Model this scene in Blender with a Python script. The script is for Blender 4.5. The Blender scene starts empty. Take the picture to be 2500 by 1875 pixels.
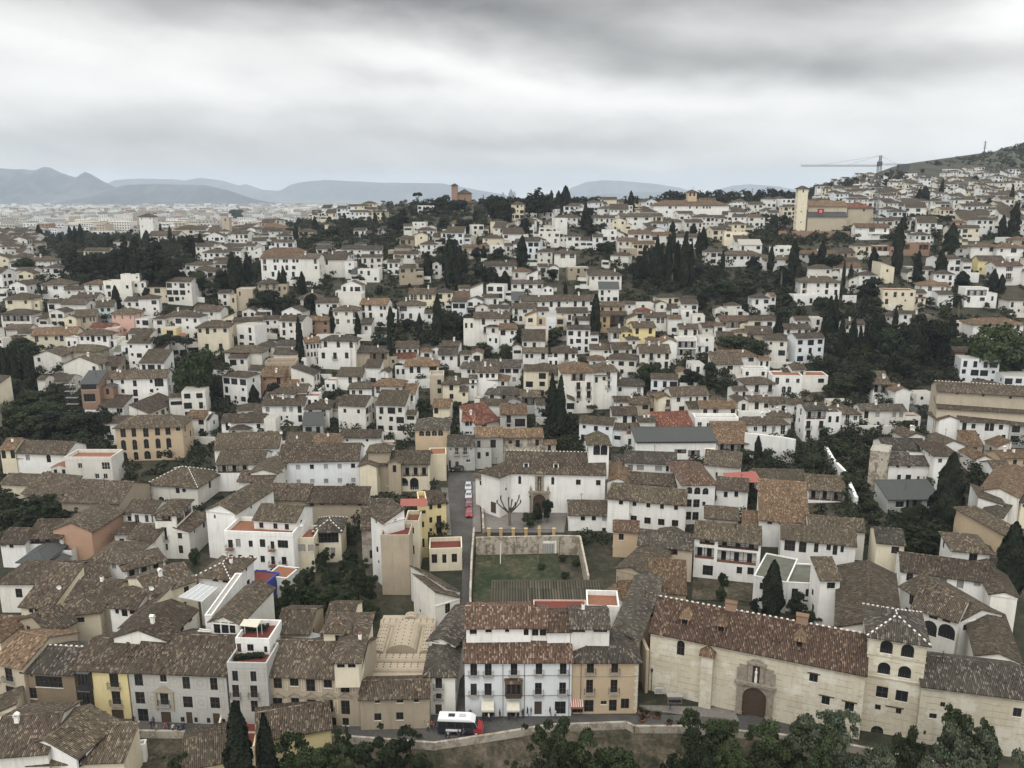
import bpy, math, random
from mathutils import Vector, Matrix
R = math.radians
scene = bpy.context.scene
col = scene.collection
# --- camera
F = 2020.0            # focal length in pixels of the 2500 px wide photograph
PITCH = R(12.8)
CAMZ = 82.0
cd = bpy.data.cameras.new("camera")
cd.sensor_width = 36.0
cd.lens = 36.0 * F / 2500.0
cd.clip_start = 1.0
cd.clip_end = 60000.0
cam = bpy.data.objects.new("camera", cd)
cam.location = (0, 0, CAMZ)
cam.rotation_euler = (math.pi / 2 - PITCH, 0, 0)
col.objects.link(cam)
scene.camera = cam
# --- exposure
scene.view_settings.view_transform = 'Standard'
scene.view_settings.look = 'None'
scene.view_settings.exposure = -0.13
scene.view_settings.gamma = 1.0
scene.cycles.max_bounces = 6
scene.cycles.diffuse_bounces = 2
scene.cycles.volume_bounces = 1
scene.cycles.transparent_max_bounces = 6
# --- world: overcast sky
world = bpy.data.worlds.new("World")
scene.world = world
world.use_nodes = True
nt = world.node_tree
nt.nodes.clear()
SUN_EL, SUN_AZ = R(58), R(200)
def W(t, **k):
 n = nt.nodes.new(t)
 for a, b in k.items():
  setattr(n, a, b)
 return n
def wm(op, a, b=None, c=None):
 n = W('ShaderNodeMath', operation=op)
 for i, q in enumerate((a, b, c)):
  if q is None:
   continue
  if isinstance(q, (int, float)):
   n.inputs[i].default_value = q
  else:
   nt.links.new(q, n.inputs[i])
 return n.outputs[0]
wout = W('ShaderNodeOutputWorld')
bgn = W('ShaderNodeBackground')
nt.links.new(bgn.outputs[0], wout.inputs[0])
sky = W('ShaderNodeTexSky', sky_type='NISHITA')
sky.sun_disc = False
sky.sun_elevation = SUN_EL
sky.sun_rotation = SUN_AZ
sky.air_density = 1.0
sky.dust_density = 3.0
geo = W('ShaderNodeTexCoord')
sep = W('ShaderNodeSeparateXYZ')
nt.links.new(geo.outputs['Generated'], sep.inputs[0])
# azimuth (a, degrees) and elevation (e, degrees) of the view direction
az_ = wm('MULTIPLY', wm('ARCTAN2', sep.outputs[0], sep.outputs[1]), 57.2958)
el_ = wm('MULTIPLY', wm('ARCSINE', wm('MINIMUM', wm('MAXIMUM', sep.outputs[2], -1.0), 1.0)), 57.2958)
cmb = W('ShaderNodeCombineXYZ')
nt.links.new(wm('MULTIPLY', az_, 0.075), cmb.inputs[0])
nt.links.new(wm('MULTIPLY', wm('ADD', el_, wm('MULTIPLY', az_, 0.06)), 0.19), cmb.inputs[1])
nz1 = W('ShaderNodeTexNoise')
nz1.inputs['Scale'].default_value = 1.0
nz1.inputs['Detail'].default_value = 5
nz1.inputs['Roughness'].default_value = 0.45
nt.links.new(cmb.outputs[0], nz1.inputs['Vector'])
nz2 = W('ShaderNodeTexNoise')
nz2.inputs['Scale'].default_value = 2.6
nz2.inputs['Detail'].default_value = 8
nz2.inputs['Roughness'].default_value = 0.5
nt.links.new(cmb.outputs[0], nz2.inputs['Vector'])
sepn = W('ShaderNodeSeparateXYZ')
nt.links.new(nz1.outputs['Color'], sepn.inputs[0])
sepm = W('ShaderNodeSeparateXYZ')
nt.links.new(nz2.outputs['Color'], sepm.inputs[0])
aw = wm('ADD', az_, wm('ADD', wm('MULTIPLY', wm('SUBTRACT', sepn.outputs[0], 0.5), 9.0), wm('MULTIPLY', wm('SUBTRACT', sepm.outputs[0], 0.5), 5.0)))
ew = wm('ADD', el_, wm('ADD', wm('MULTIPLY', wm('SUBTRACT', sepn.outputs[1], 0.5), 3.2), wm('MULTIPLY', wm('SUBTRACT', sepm.outputs[1], 0.5), 1.3)))
# clouds: (azimuth, elevation, width, height, tilt, weight) bands and banks
BLOBS = [(-17, 12.6, 27, 2.3, -.03, -.50), (1, 10.7, 11, 1.4, -.12, -.20), (-21, 10.4, 6, 0.9, -.05, -.10), (14, 8.3, 13, 1.5, -.04, -.34), (20, 12.8, 15, 2.0, .0, -.34),
   (25, 7.6, 9, 1.6, .02, -.16), (-8, 7.6, 5, 0.7, -.05, -.12), (4, 3.4, 11, 0.6, -.02, -.16), (-20, 3.2, 18, 1.8, -.02, -.26), (-14, 5.2, 5, 0.5, 0, -.06), (6, 4.2, 24, 1.2, 0, -.09),
   (0, 1.2, 50, 1.4, 0, -.20), (31, 10.6, 4.5, 1.7, 0, .20), (-2, 7.9, 9, .9, -.2, .16), (-29, 8.4, 5, .8, -.05, .08), (12, 5.6, 14, .8, -.05, .06), (26, 3.2, 9, 1.5, 0, .06),
   (0, 17, 60, 3.0, 0, -.22)]
tot = None
for (a0, e0, sa, se, tl, wgt) in BLOBS:
 da = wm('SUBTRACT', aw, a0)
 de = wm('SUBTRACT', wm('SUBTRACT', ew, e0), wm('MULTIPLY', da, tl))
 da2 = wm('DIVIDE', da, sa)
 de2 = wm('DIVIDE', de, se)
 g = wm('EXPONENT', wm('MULTIPLY', wm('ADD', wm('MULTIPLY', da2, da2), wm('MULTIPLY', de2, de2)), -1.0))
 g = wm('MULTIPLY', g, wgt)
 tot = g if tot is None else wm('ADD', tot, g)
nz3 = W('ShaderNodeTexNoise')
nz3.inputs['Scale'].default_value = 1.6
nz3.inputs['Detail'].default_value = 7
nz3.inputs['Roughness'].default_value = 0.5
nz3.inputs['Distortion'].default_value = 0.4
nt.links.new(cmb.outputs[0], nz3.inputs['Vector'])
tot = wm('ADD', tot, wm('MULTIPLY', wm('SUBTRACT', nz3.outputs[0], 0.5), 0.34))
# the deck is brighter overhead, as an overcast sky is
zen = wm('MULTIPLY', wm('MAXIMUM', wm('SUBTRACT', sep.outputs[2], 0.28), 0.0), 0.9)
SKYB = 1.06
# and brightest round the veiled sun, behind the camera
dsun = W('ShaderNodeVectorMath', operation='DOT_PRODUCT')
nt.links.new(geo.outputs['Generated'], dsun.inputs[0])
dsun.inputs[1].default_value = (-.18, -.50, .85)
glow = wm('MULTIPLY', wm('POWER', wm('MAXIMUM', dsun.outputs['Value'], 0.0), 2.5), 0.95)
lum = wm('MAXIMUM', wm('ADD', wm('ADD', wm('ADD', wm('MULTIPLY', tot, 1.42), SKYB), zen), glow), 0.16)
low = wm('MULTIPLY', wm('EXPONENT', wm('MULTIPLY', wm('MAXIMUM', el_, 0.0), -0.25)), 1.0)
tint = W('ShaderNodeMix', data_type='RGBA')
tint.inputs['A'].default_value = (1.0, 1.0, 0.975, 1)
tint.inputs['B'].default_value = (1.0, 0.99, 0.955, 1)
nt.links.new(low, tint.inputs['Factor'])
vm = W('ShaderNodeVectorMath', operation='SCALE')
nt.links.new(tint.outputs['Result'], vm.inputs[0])
nt.links.new(lum, vm.inputs['Scale'])
vs = W('ShaderNodeVectorMath', operation='SCALE')
nt.links.new(sky.outputs[0], vs.inputs[0])
vs.inputs['Scale'].default_value = 0.10
mixw = W('ShaderNodeMix', data_type='RGBA')
mixw.inputs['Factor'].default_value = 0.97
nt.links.new(vs.outputs[0], mixw.inputs['A'])
nt.links.new(vm.outputs[0], mixw.inputs['B'])
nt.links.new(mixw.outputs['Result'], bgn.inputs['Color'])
bgn.inputs['Strength'].default_value = 1.0
# --- sun behind the cloud deck
sl = bpy.data.lights.new("sun", 'SUN')
sl.energy = 1.15
sl.angle = R(25)
sl.color = (1.0, 0.97, 0.92)
so = bpy.data.objects.new("sun", sl)
so.rotation_euler = (R(90) - SUN_EL, 0, R(-20))
so.location = (0, -50, 200)
col.objects.link(so)
# --- pixels to world
CP, SP = math.cos(PITCH), math.sin(PITCH)
def ray(x, y):
 u, v = (x - 1250) / F, (937.5 - y) / F
 return (u, CP + v * SP, -SP + v * CP)
def proj(X, Y, Z):
 dz = Z - CAMZ
 f = Y * CP - dz * SP
 up = Y * SP + dz * CP
 return 1250 + F * X / f, 937.5 - F * up / f
def at_z(x, y, z):
 d = ray(x, y)
 t = (z - CAMZ) / d[2]
 return d[0] * t, d[1] * t
TILE = dict(A=(0, 1400, 3.456), B=(500, 1400, 3.456), C=(1060, 1400, 3.456), D=(1560, 1400, 3.456), E=(1980, 1300, 2.885), F=(0, 1100, 3.95), G=(500, 1100, 3.95),
   I=(1000, 1000, 3.95), J=(1500, 1050, 3.95), K=(1980, 900, 3.19), L=(0, 800, 4.424), M=(480, 800, 4.424), N=(960, 800, 4.424), O=(1440, 800, 4.424),
   P=(1900, 700, 3.687), Q=(0, 560, 4.424), R=(480, 560, 4.424), S=(960, 560, 4.424), T=(1440, 560, 4.424), U=(1900, 500, 3.687),
   V=(0, 380, 3.456), W=(600, 400, 3.456), X=(1200, 400, 3.456), Y=(1800, 320, 3.16), Z=(0, 0, 1.0))
def px(t, x, y):
 ox, oy, s = TILE[t]
 return ox + x / s, oy + y / s
# --- terrain height
def interp(tab, q):
 if q <= tab[0][0]:
  return tab[0][1]
 for i in range(1, len(tab)):
  if q <= tab[i][0]:
   a, b = tab[i - 1], tab[i]
   return a[1] + (b[1] - a[1]) * (q - a[0]) / (b[0] - a[0])
 return tab[-1][1]
EDGE = sorted(at_z(x, y, 0.0) for x, y in [(-200, 1792), (0, 1791), (290, 1790), (490, 1792), (800, 1800), (1060, 1820), (1205, 1798), (1338, 1776), (1529, 1769), (1549, 1779),
    (1679, 1779), (1800, 1790), (1990, 1808), (2300, 1870), (2600, 1930)])
COLS = [(-0.75, [(0, 0), (118, 0), (150, 1.5), (185, 3.7), (220, 7), (260, 14), (290, 21.5), (325, 31), (345, 38), (375, 42), (450, 45), (620, 46.5), (900, 36), (1200, 24), (1500, 20), (2500, 19), (9000, 18)]),
  (-0.33, [(0, 0), (118, 0), (150, 1.5), (190, 3.5), (226, 6), (250, 10), (290, 21), (335, 30), (365, 40), (390, 43), (440, 46), (540, 50.5), (640, 48.5), (700, 47), (900, 40), (1200, 28), (1500, 22), (2500, 20), (9000, 18)]),
  (-0.15, [(0, 0), (118, 0), (150, 1), (196, 4), (226, 6), (250, 10), (275, 15), (300, 20), (335, 29.5), (375, 42), (420, 49), (480, 54.5), (560, 60.5), (640, 66), (720, 74), (760, 74), (900, 50), (1500, 25), (2500, 20), (9000, 18)]),
  (0.0, [(0, 0), (118, 0), (150, 1), (196, 4), (226, 6), (250, 10), (263, 13), (300, 20), (335, 29.5), (375, 42), (410, 48), (450, 56), (500, 62.5), (560, 68), (650, 74.5), (760, 76), (1000, 60), (1500, 25), (2500, 20), (9000, 18)]),
  (0.33, [(0, 0), (118, 0), (150, 2), (196, 5), (230, 8), (250, 11), (263, 14), (300, 21), (335, 30), (375, 42), (410, 49), (440, 56), (480, 60.3), (500, 62), (560, 67), (650, 75), (800, 82), (900, 80), (1200, 70), (1800, 30), (9000, 18)]),
  (0.45, [(0, 0), (118, 0), (150, 3), (180, 6), (210, 9), (240, 13), (290, 22), (330, 30), (370, 42), (430, 56), (480, 62.5), (550, 68.5), (650, 75.5), (750, 82), (850, 91), (960, 103), (1150, 122), (1300, 128), (1800, 60), (9000, 18)]),
  (0.62, [(0, 0), (105, 0), (150, 4), (180, 6.5), (210, 9), (240, 13), (290, 22), (330, 30), (370, 42), (430, 57), (480, 63.5), (550, 68.6), (650, 75.4), (750, 84), (850, 96), (940, 106), (1200, 152), (1400, 165), (2000, 90), (9000, 18)])]
def _edge(X):
 return interp(EDGE, X)
def T(X, Y, river=True):
 if river and Y < _edge(X) + 0.9:
  return -6.0 if Y > 60 else -6.0
 s = X / max(Y, 1.0)
 if s <= COLS[0][0]:
  z = interp(COLS[0][1], Y)
 elif s >= COLS[-1][0]:
  z = interp(COLS[-1][1], Y)
 else:
  for i in range(1, len(COLS)):
   if s <= COLS[i][0]:
    a, b = COLS[i - 1], COLS[i]
    k = (s - a[0]) / (b[0] - a[0])
    z = interp(a[1], Y) * (1 - k) + interp(b[1], Y) * k
    break
 return z
def hit(x, y, h=0.0, t0=60.0, tmax=12000.0):
 """first point on the ray through the pixel that is h above the ground"""
 d = ray(x, y)
 t, dt = t0, 2.0
 prev = t
 while t < tmax:
  X, Y, Z = d[0] * t, d[1] * t, CAMZ + d[2] * t
  if Z <= T(X, Y, False) + h:
   a, b = prev, t
   for _ in range(24):
    m = (a + b) / 2
    if CAMZ + d[2] * m <= T(d[0] * m, d[1] * m, False) + h:
     b = m
    else:
     a = m
   return d[0] * b, d[1] * b, CAMZ + d[2] * b
  prev = t
  t += dt
  dt = max(2.0, t * 0.01)
 return None
# --- materials
MATS = {}
class NG:
 def __init__(s, name):
  s.m = bpy.data.materials.new(name)
  s.m.use_nodes = True
  s.t = s.m.node_tree
  s.b = s.t.nodes['Principled BSDF']
  s.b.inputs['Roughness'].default_value = 0.9
  s.b.inputs['Specular IOR Level'].default_value = 0.25
 def n(s, t, **k):
  n = s.t.nodes.new(t)
  for a, b in k.items():
   setattr(n, a, b)
  return n
 def l(s, a, b):
  s.t.links.new(a, b)
 def math(s, op, a, b=None, clamp=False):
  n = s.n('ShaderNodeMath', operation=op)
  n.use_clamp = clamp
  for i, q in enumerate((a, b)):
   if q is None:
    continue
   if isinstance(q, (int, float)):
    n.inputs[i].default_value = q
   else:
    s.l(q, n.inputs[i])
  return n.outputs[0]
 def noise(s, vec, scale, detail=3, rough=0.5):
  n = s.n('ShaderNodeTexNoise')
  n.inputs['Scale'].default_value = scale
  n.inputs['Detail'].default_value = detail
  n.inputs['Roughness'].default_value = rough
  if vec is not None:
   s.l(vec, n.inputs['Vector'])
  return n.outputs[0]
 def ramp(s, fac, stops, const=False):
  n = s.n('ShaderNodeValToRGB')
  r = n.color_ramp
  if const:
   r.interpolation = 'CONSTANT'
  while len(r.elements) < len(stops):
   r.elements.new(0.5)
  for e, (p, c) in zip(r.elements, stops):
   e.position = p
   e.color = (c[0], c[1], c[2], 1)
  s.l(fac, n.inputs[0])
  return n.outputs[0]
 def mix(s, fac, a, b, bt='MIX'):
  n = s.n('ShaderNodeMix', data_type='RGBA', blend_type=bt)
  for k, q in (('Factor', fac), ('A', a), ('B', b)):
   if isinstance(q, (int, float)):
    n.inputs[k].default_value = q
   elif isinstance(q, tuple):
    n.inputs[k].default_value = (q[0], q[1], q[2], 1)
   else:
    s.l(q, n.inputs[k])
  return n.outputs['Result']
 def pos(s):
  return s.n('ShaderNodeNewGeometry').outputs['Position']
 def bump(s, h, dist=0.05, strength=0.6):
  n = s.n('ShaderNodeBump')
  n.inputs['Distance'].default_value = dist
  n.inputs['Strength'].default_value = strength
  s.l(h, n.inputs['Height'])
  s.l(n.outputs[0], s.b.inputs['Normal'])
def mul(c, k):
 return tuple(min(1, v * k) for v in c)
def wall_mat(name, c, dirt=0.25, stain=(0.28, 0.25, 0.2), bands=False):
 g = NG(name)
 p = g.pos()
 n1 = g.noise(p, 0.35, 5, 0.6)
 n2 = g.noise(p, 2.5, 3)
 mp = g.n('ShaderNodeMapping')
 mp.inputs['Scale'].default_value = (1.6, 1.6, 0.14)
 g.l(p, mp.inputs[0])
 n3 = g.noise(mp.outputs[0], 1.0, 4, 0.6)
 oi = g.n('ShaderNodeObjectInfo')
 v = g.math('ADD', g.math('MULTIPLY', oi.outputs['Random'], 0.16), 0.90)
 base = g.mix(1.0, (c[0], c[1], c[2]), g.ramp(n1, [(0.3, (.86, .86, .85)), (0.7, (1, 1, 1))]), 'MULTIPLY')
 st = g.ramp(n3, [(0.50, (0, 0, 0)), (0.80, (1, 1, 1))])
 base = g.mix(g.math('MULTIPLY', st, dirt), base, stain)
 base = g.mix(g.math('MULTIPLY', g.ramp(n2, [(0.55, (0, 0, 0)), (0.9, (1, 1, 1))]), dirt), base, mul(c, 0.6))
 if dirt > .48:
  pt = g.ramp(g.noise(p, 0.55, 6, 0.7), [(0.50, (0, 0, 0)), (0.54, (1, 1, 1))])
  base = g.mix(g.math('MULTIPLY', pt, .75), base, (stain[0] * .95, stain[1] * .9, stain[2] * .85))
  base = g.mix(g.math('MULTIPLY', g.ramp(g.noise(p, 1.3, 5, 0.7), [(0.60, (0, 0, 0)), (0.63, (1, 1, 1))]), .6), base, mul(c, 1.35))
 if bands:
  sz = g.n('ShaderNodeSeparateXYZ')
  g.l(p, sz.inputs[0])
  wob = g.math('ADD', sz.outputs[2], g.math('MULTIPLY', g.math('SUBTRACT', g.noise(p, 0.8, 3), 0.5), 0.35))
  fr = g.math('FRACT', g.math('DIVIDE', wob, 1.05))
  ln = g.math('LESS_THAN', fr, 0.12)
  gate = g.math('GREATER_THAN', g.noise(p, 0.45, 2), 0.46)
  base = g.mix(g.math('MULTIPLY', g.math('MULTIPLY', ln, gate), 0.5), base, (0.20, 0.16, 0.11))
  base = g.mix(g.math('MULTIPLY', g.ramp(g.noise(p, 0.16, 4), [(0.45, (0, 0, 0)), (0.6, (1, 1, 1))]), 0.4), base, (0.42, 0.36, 0.26))
  base = g.mix(g.math('MULTIPLY', g.ramp(g.noise(p, 0.3, 7, 0.7), [(0.50, (0, 0, 0)), (0.60, (1, 1, 1))]), 0.55), base, (0.68, 0.655, 0.58))
  base = g.mix(g.math('MULTIPLY', g.ramp(g.noise(p, 0.7, 7, 0.75), [(0.56, (0, 0, 0)), (0.64, (1, 1, 1))]), 0.35), base, (0.30, 0.25, 0.18))
 vv = g.n('ShaderNodeVectorMath', operation='SCALE')
 g.l(base, vv.inputs[0])
 g.l(v, vv.inputs['Scale'])
 g.l(vv.outputs[0], g.b.inputs['Base Color'])
 g.bump(n2, 0.02, 0.4)
 MATS[name] = g.m
def roof_mat(name, dark, mid, light, pitch=0.26, course=0.46, moss=0.35, speck=0.22):
 g = NG(name)
 uv = g.n('ShaderNodeUVMap').outputs[0]
 s = g.n('ShaderNodeSeparateXYZ')
 g.l(uv, s.inputs[0])
 oi = g.n('ShaderNodeObjectInfo').outputs['Random']
 un = g.math('DIVIDE', s.outputs[0], pitch)
 wob = g.math('MULTIPLY', g.math('SUBTRACT', g.noise(uv, 0.5, 2), 0.5), 0.35)
 un = g.math('ADD', un, g.math('MULTIPLY', wob, 0.6))
 vn = g.math('ADD', g.math('DIVIDE', s.outputs[1], course), wob)
 wave = g.math('SINE', g.math('MULTIPLY', un, 6.28318))
 cell = g.n('ShaderNodeCombineXYZ')
 g.l(g.math('FLOOR', un), cell.inputs[0])
 g.l(g.math('FLOOR', vn), cell.inputs[1])
 g.l(g.math('MULTIPLY', oi, 91.0), cell.inputs[2])
 wn = g.n('ShaderNodeTexWhiteNoise')
 g.l(cell.outputs[0], wn.inputs['Vector'])
 big = g.noise(g.pos(), 0.22, 5, 0.65)
 fac = g.math('ADD', g.math('MULTIPLY', wn.outputs[0], 0.66), g.math('MULTIPLY', big, 0.34))
 c = g.ramp(fac, [(0.10, dark), (0.42, mid), (0.70 - speck * 0.1, mid), (0.86 - speck * 0.2, light), (0.98, mul(light, 1.15))])
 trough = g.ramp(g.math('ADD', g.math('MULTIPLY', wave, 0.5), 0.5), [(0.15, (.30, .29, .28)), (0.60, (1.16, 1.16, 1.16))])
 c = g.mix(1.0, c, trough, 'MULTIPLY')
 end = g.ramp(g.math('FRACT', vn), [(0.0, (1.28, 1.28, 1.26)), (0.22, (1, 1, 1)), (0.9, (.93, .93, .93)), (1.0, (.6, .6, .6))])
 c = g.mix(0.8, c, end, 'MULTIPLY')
 ms = g.ramp(g.noise(g.pos(), 0.13, 6, 0.7), [(0.42, (0, 0, 0)), (0.66, (1, 1, 1))])
 c = g.mix(g.math('MULTIPLY', ms, moss), c, mul((0.075, 0.068, 0.050), 1.0))
 sc = g.n('ShaderNodeVectorMath', operation='SCALE')
 g.l(c, sc.inputs[0])
 g.l(g.math('ADD', g.math('MULTIPLY', oi, 0.5), 0.76), sc.inputs['Scale'])
 g.l(sc.outputs[0], g.b.inputs['Base Color'])
 g.bump(g.math('ADD', wave, g.math('MULTIPLY', g.math('FRACT', vn), -0.6)), 0.05, 0.7)
 MATS[name] = g.m
def plain(name, c, rough=0.8, spec=0.25, metal=0.0, var=0.15, scale=3.0, obj=0.0, emit=0):
 g = NG(name)
 n = g.noise(g.pos(), scale, 4, 0.6)
 cc = g.mix(1.0, (c[0], c[1], c[2]), g.ramp(n, [(0.3, (1 - var,) * 3), (0.7, (1 + var * 0.3,) * 3)]), 'MULTIPLY')
 if obj:
  sc = g.n('ShaderNodeVectorMath', operation='SCALE')
  g.l(cc, sc.inputs[0])
  g.l(g.math('ADD', g.math('MULTIPLY', g.n('ShaderNodeObjectInfo').outputs['Random'], obj), 1 - obj / 2), sc.inputs['Scale'])
  cc = sc.outputs[0]
 g.l(cc, g.b.inputs['Base Color'])
 g.b.inputs['Roughness'].default_value = rough
 g.b.inputs['Specular IOR Level'].default_value = spec
 g.b.inputs['Metallic'].default_value = metal
 MATS[name] = g.m
def leaf_mat(name, a, b, trans=0.0):
 g = NG(name)
 oi = g.n('ShaderNodeObjectInfo').outputs['Random']
 at = g.n('ShaderNodeAttribute', attribute_name='leafv')
 f = g.math('ADD', g.math('MULTIPLY', at.outputs['Fac'], 0.6), g.math('MULTIPLY', oi, 0.4))
 c = g.ramp(f, [(0.1, a), (0.9, b)])
 g.l(c, g.b.inputs['Base Color'])
 g.b.inputs['Roughness'].default_value = 0.75
 g.b.inputs['Specular IOR Level'].default_value = 0.15
 MATS[name] = g.m
wall_mat('white', (.79, .78, .745), 0.32)
wall_mat('white2', (.74, .715, .655), 0.38)
wall_mat('cool', (.76, .78, .79), 0.18)
wall_mat('cream', (.74, .665, .51), 0.35)
wall_mat('yellow', (.74, .62, .33), 0.3)
wall_mat('ochre', (.50, .37, .20), 0.35)
wall_mat('tan', (.54, .42, .285), 0.3)
wall_mat('beige', (.50, .43, .33), 0.45)
wall_mat('mud', (.40, .335, .25), 0.45, (.2, .17, .13))
wall_mat('brownw', (.24, .185, .125), 0.4, (.12, .1, .07))
wall_mat('stone', (.42, .38, .32), 0.5, (.22, .19, .15))
wall_mat('greyw', (.44, .435, .41), 0.4, (.24, .22, .19))
wall_mat('brick', (.29, .185, .13), 0.45, (.25, .2, .16))
wall_mat('pink', (.62, .40, .33), 0.3)
wall_mat('salmon', (.46, .29, .20), 0.45)
wall_mat('oldbrick', (.31, .20, .145), 0.4, (.2, .16, .12))
wall_mat('blue', (.045, .075, .30), 0.15, (.06, .08, .25))
wall_mat('tapial', (.60, .545, .425), 0.46, (.27, .23, .17), bands=True)
wall_mat('paleblue', (.60, .68, .68), 0.25)
wall_mat('dirty', (.46, .41, .33), 0.8, (.18, .15, .12))
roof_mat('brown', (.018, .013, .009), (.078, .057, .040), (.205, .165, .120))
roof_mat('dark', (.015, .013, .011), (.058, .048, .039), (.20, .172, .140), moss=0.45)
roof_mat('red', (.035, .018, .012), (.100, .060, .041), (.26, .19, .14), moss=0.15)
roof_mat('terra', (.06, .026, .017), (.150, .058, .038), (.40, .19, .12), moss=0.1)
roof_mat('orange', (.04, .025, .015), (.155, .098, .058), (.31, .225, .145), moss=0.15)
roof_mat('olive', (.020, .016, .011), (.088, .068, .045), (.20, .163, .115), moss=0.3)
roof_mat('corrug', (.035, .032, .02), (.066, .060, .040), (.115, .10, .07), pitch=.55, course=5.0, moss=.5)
plain('slate', (.065, .068, .066), 0.8, var=0.3)
plain('metalroof', (.11, .11, .085), 0.6, var=0.35, scale=0.7)
plain('terrace', (.15, .042, .030), 0.85, var=0.3)
plain('cotto', (.235, .105, .062), 0.85, var=0.3)
plain('concrete', (.36, .34, .30), 0.9, var=0.3)
plain('glass', (.018, .020, .022), 0.25, 0.5, var=0.3, scale=0.6)
plain('frame', (.085, .060, .045), 0.7, obj=0.5)
plain('shutter', (.30, .29, .27), 0.8, obj=0.5)
plain('whiteframe', (.62, .61, .58), 0.7)
plain('iron', (.035, .035, .035), 0.6, 0.3)
plain('timber', (.075, .052, .036), 0.8, var=0.3)
plain('plaster', (.76, .74, .69), 0.9, var=0.1)
plain('mortar', (.72, .70, .64), 0.9, var=0.2)
plain('dish', (.70, .70, .68), 0.6)
plain('carwhite', (.70, .71, .71), 0.35, 0.5, var=.05)
plain('carsilver', (.42, .44, .45), 0.35, 0.5, var=.05)
plain('carred', (.28, .022, .028), 0.35, 0.5, var=.05)
plain('carwine', (.14, .03, .035), 0.35, 0.5, var=.05)
plain('carblack', (.02, .021, .023), 0.35, 0.5, var=.05)
plain('rubber', (.02, .02, .02), 0.9)
plain('skin', (.42, .25, .18), 0.7)
plain('hair', (.035, .025, .02), 0.8)
plain('cloth_dark', (.03, .032, .038), 0.95, obj=.6)
plain('cloth_blue', (.06, .09, .16), 0.95, obj=.5)
plain('cloth_pale', (.55, .54, .52), 0.95, obj=.3)
plain('cloth_red', (.33, .06, .05), 0.95, obj=.3)
plain('cloth_sand', (.30, .24, .17), 0.95, obj=.3)
plain('crane', (.09, .095, .10), 0.6)
plain('signred', (.30, .03, .04), 0.8)
plain('carve', (.30, .26, .205), 0.9, var=.4, scale=2.0)
plain('greenmesh', (.09, .13, .09), 0.9)
plain('canvas', (.56, .52, .43), 0.9)
plain('redcloth', (.28, .095, .075), 0.9, var=0.1)
plain('bark', (.07, .055, .042), 0.95, var=0.4)
plain('barkpale', (.17, .14, .105), 0.95, var=0.3)
plain('solar', (.12, .14, .16), 0.3, 0.5)
plain('skylight', (.38, .40, .41), 0.35, 0.5)
leaf_mat('leafdark', (.007, .010, .006), (.020, .025, .013))
leaf_mat('leafmid', (.012, .018, .008), (.036, .046, .021))
leaf_mat('leaflight', (.016, .025, .009), (.048, .062, .026))
leaf_mat('leafgrey', (.034, .045, .025), (.105, .122, .078))
leaf_mat('leafscrub', (.012, .017, .008), (.048, .052, .028))
def ground_mat(name, stops, s1=0.05, s2=0.6, bump=0.3):
 g = NG(name)
 p = g.pos()
 f = g.math('ADD', g.math('MULTIPLY', g.noise(p, s1, 6, 0.65), 0.6), g.math('MULTIPLY', g.noise(p, s2, 5, 0.6), 0.4))
 g.l(g.ramp(f, stops), g.b.inputs['Base Color'])
 g.bump(g.noise(p, s2 * 3, 4), bump, 0.5)
 MATS[name] = g.m
ground_mat('soil', [(0.36, (.014, .018, .009)), (0.47, (.028, .029, .017)), (0.57, (.060, .050, .034)), (0.68, (.12, .10, .07))])
ground_mat('bank', [(0.38, (.018, .020, .011)), (0.48, (.045, .038, .024)), (0.57, (.085, .07, .048)), (0.68, (.15, .125, .095))], 0.2, 1.4)
ground_mat('grass', [(0.40, (.014, .024, .009)), (0.48, (.030, .040, .017)), (0.55, (.055, .050, .028)), (0.63, (.11, .09, .06))], 0.12, 1.0)
ground_mat('cobble', [(0.35, (.045, .043, .040)), (0.5, (.075, .071, .065)), (0.7, (.12, .112, .10))], 0.15, 2.5)
ground_mat('pave', [(0.35, (.11, .10, .09)), (0.5, (.16, .145, .13)), (0.7, (.23, .21, .18))], 0.2, 2.0)
ground_mat('farplain', [(0.34, (.05, .065, .05)), (0.48, (.10, .115, .10)), (0.58, (.24, .235, .22)), (0.7, (.38, .36, .33))], 0.004, 0.03, 0.0)
ground_mat('mountain', [(0.38, (.035, .045, .055)), (0.5, (.065, .075, .085)), (0.64, (.13, .135, .14))], 0.0012, 0.008, 0.0)
ground_mat('hillscrub', [(0.38, (.022, .030, .017)), (0.48, (.045, .050, .030)), (0.58, (.085, .080, .055)), (0.7, (.15, .135, .10))], 0.02, 0.3, 0.3)
def M(n):
 return MATS[n]
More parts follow.
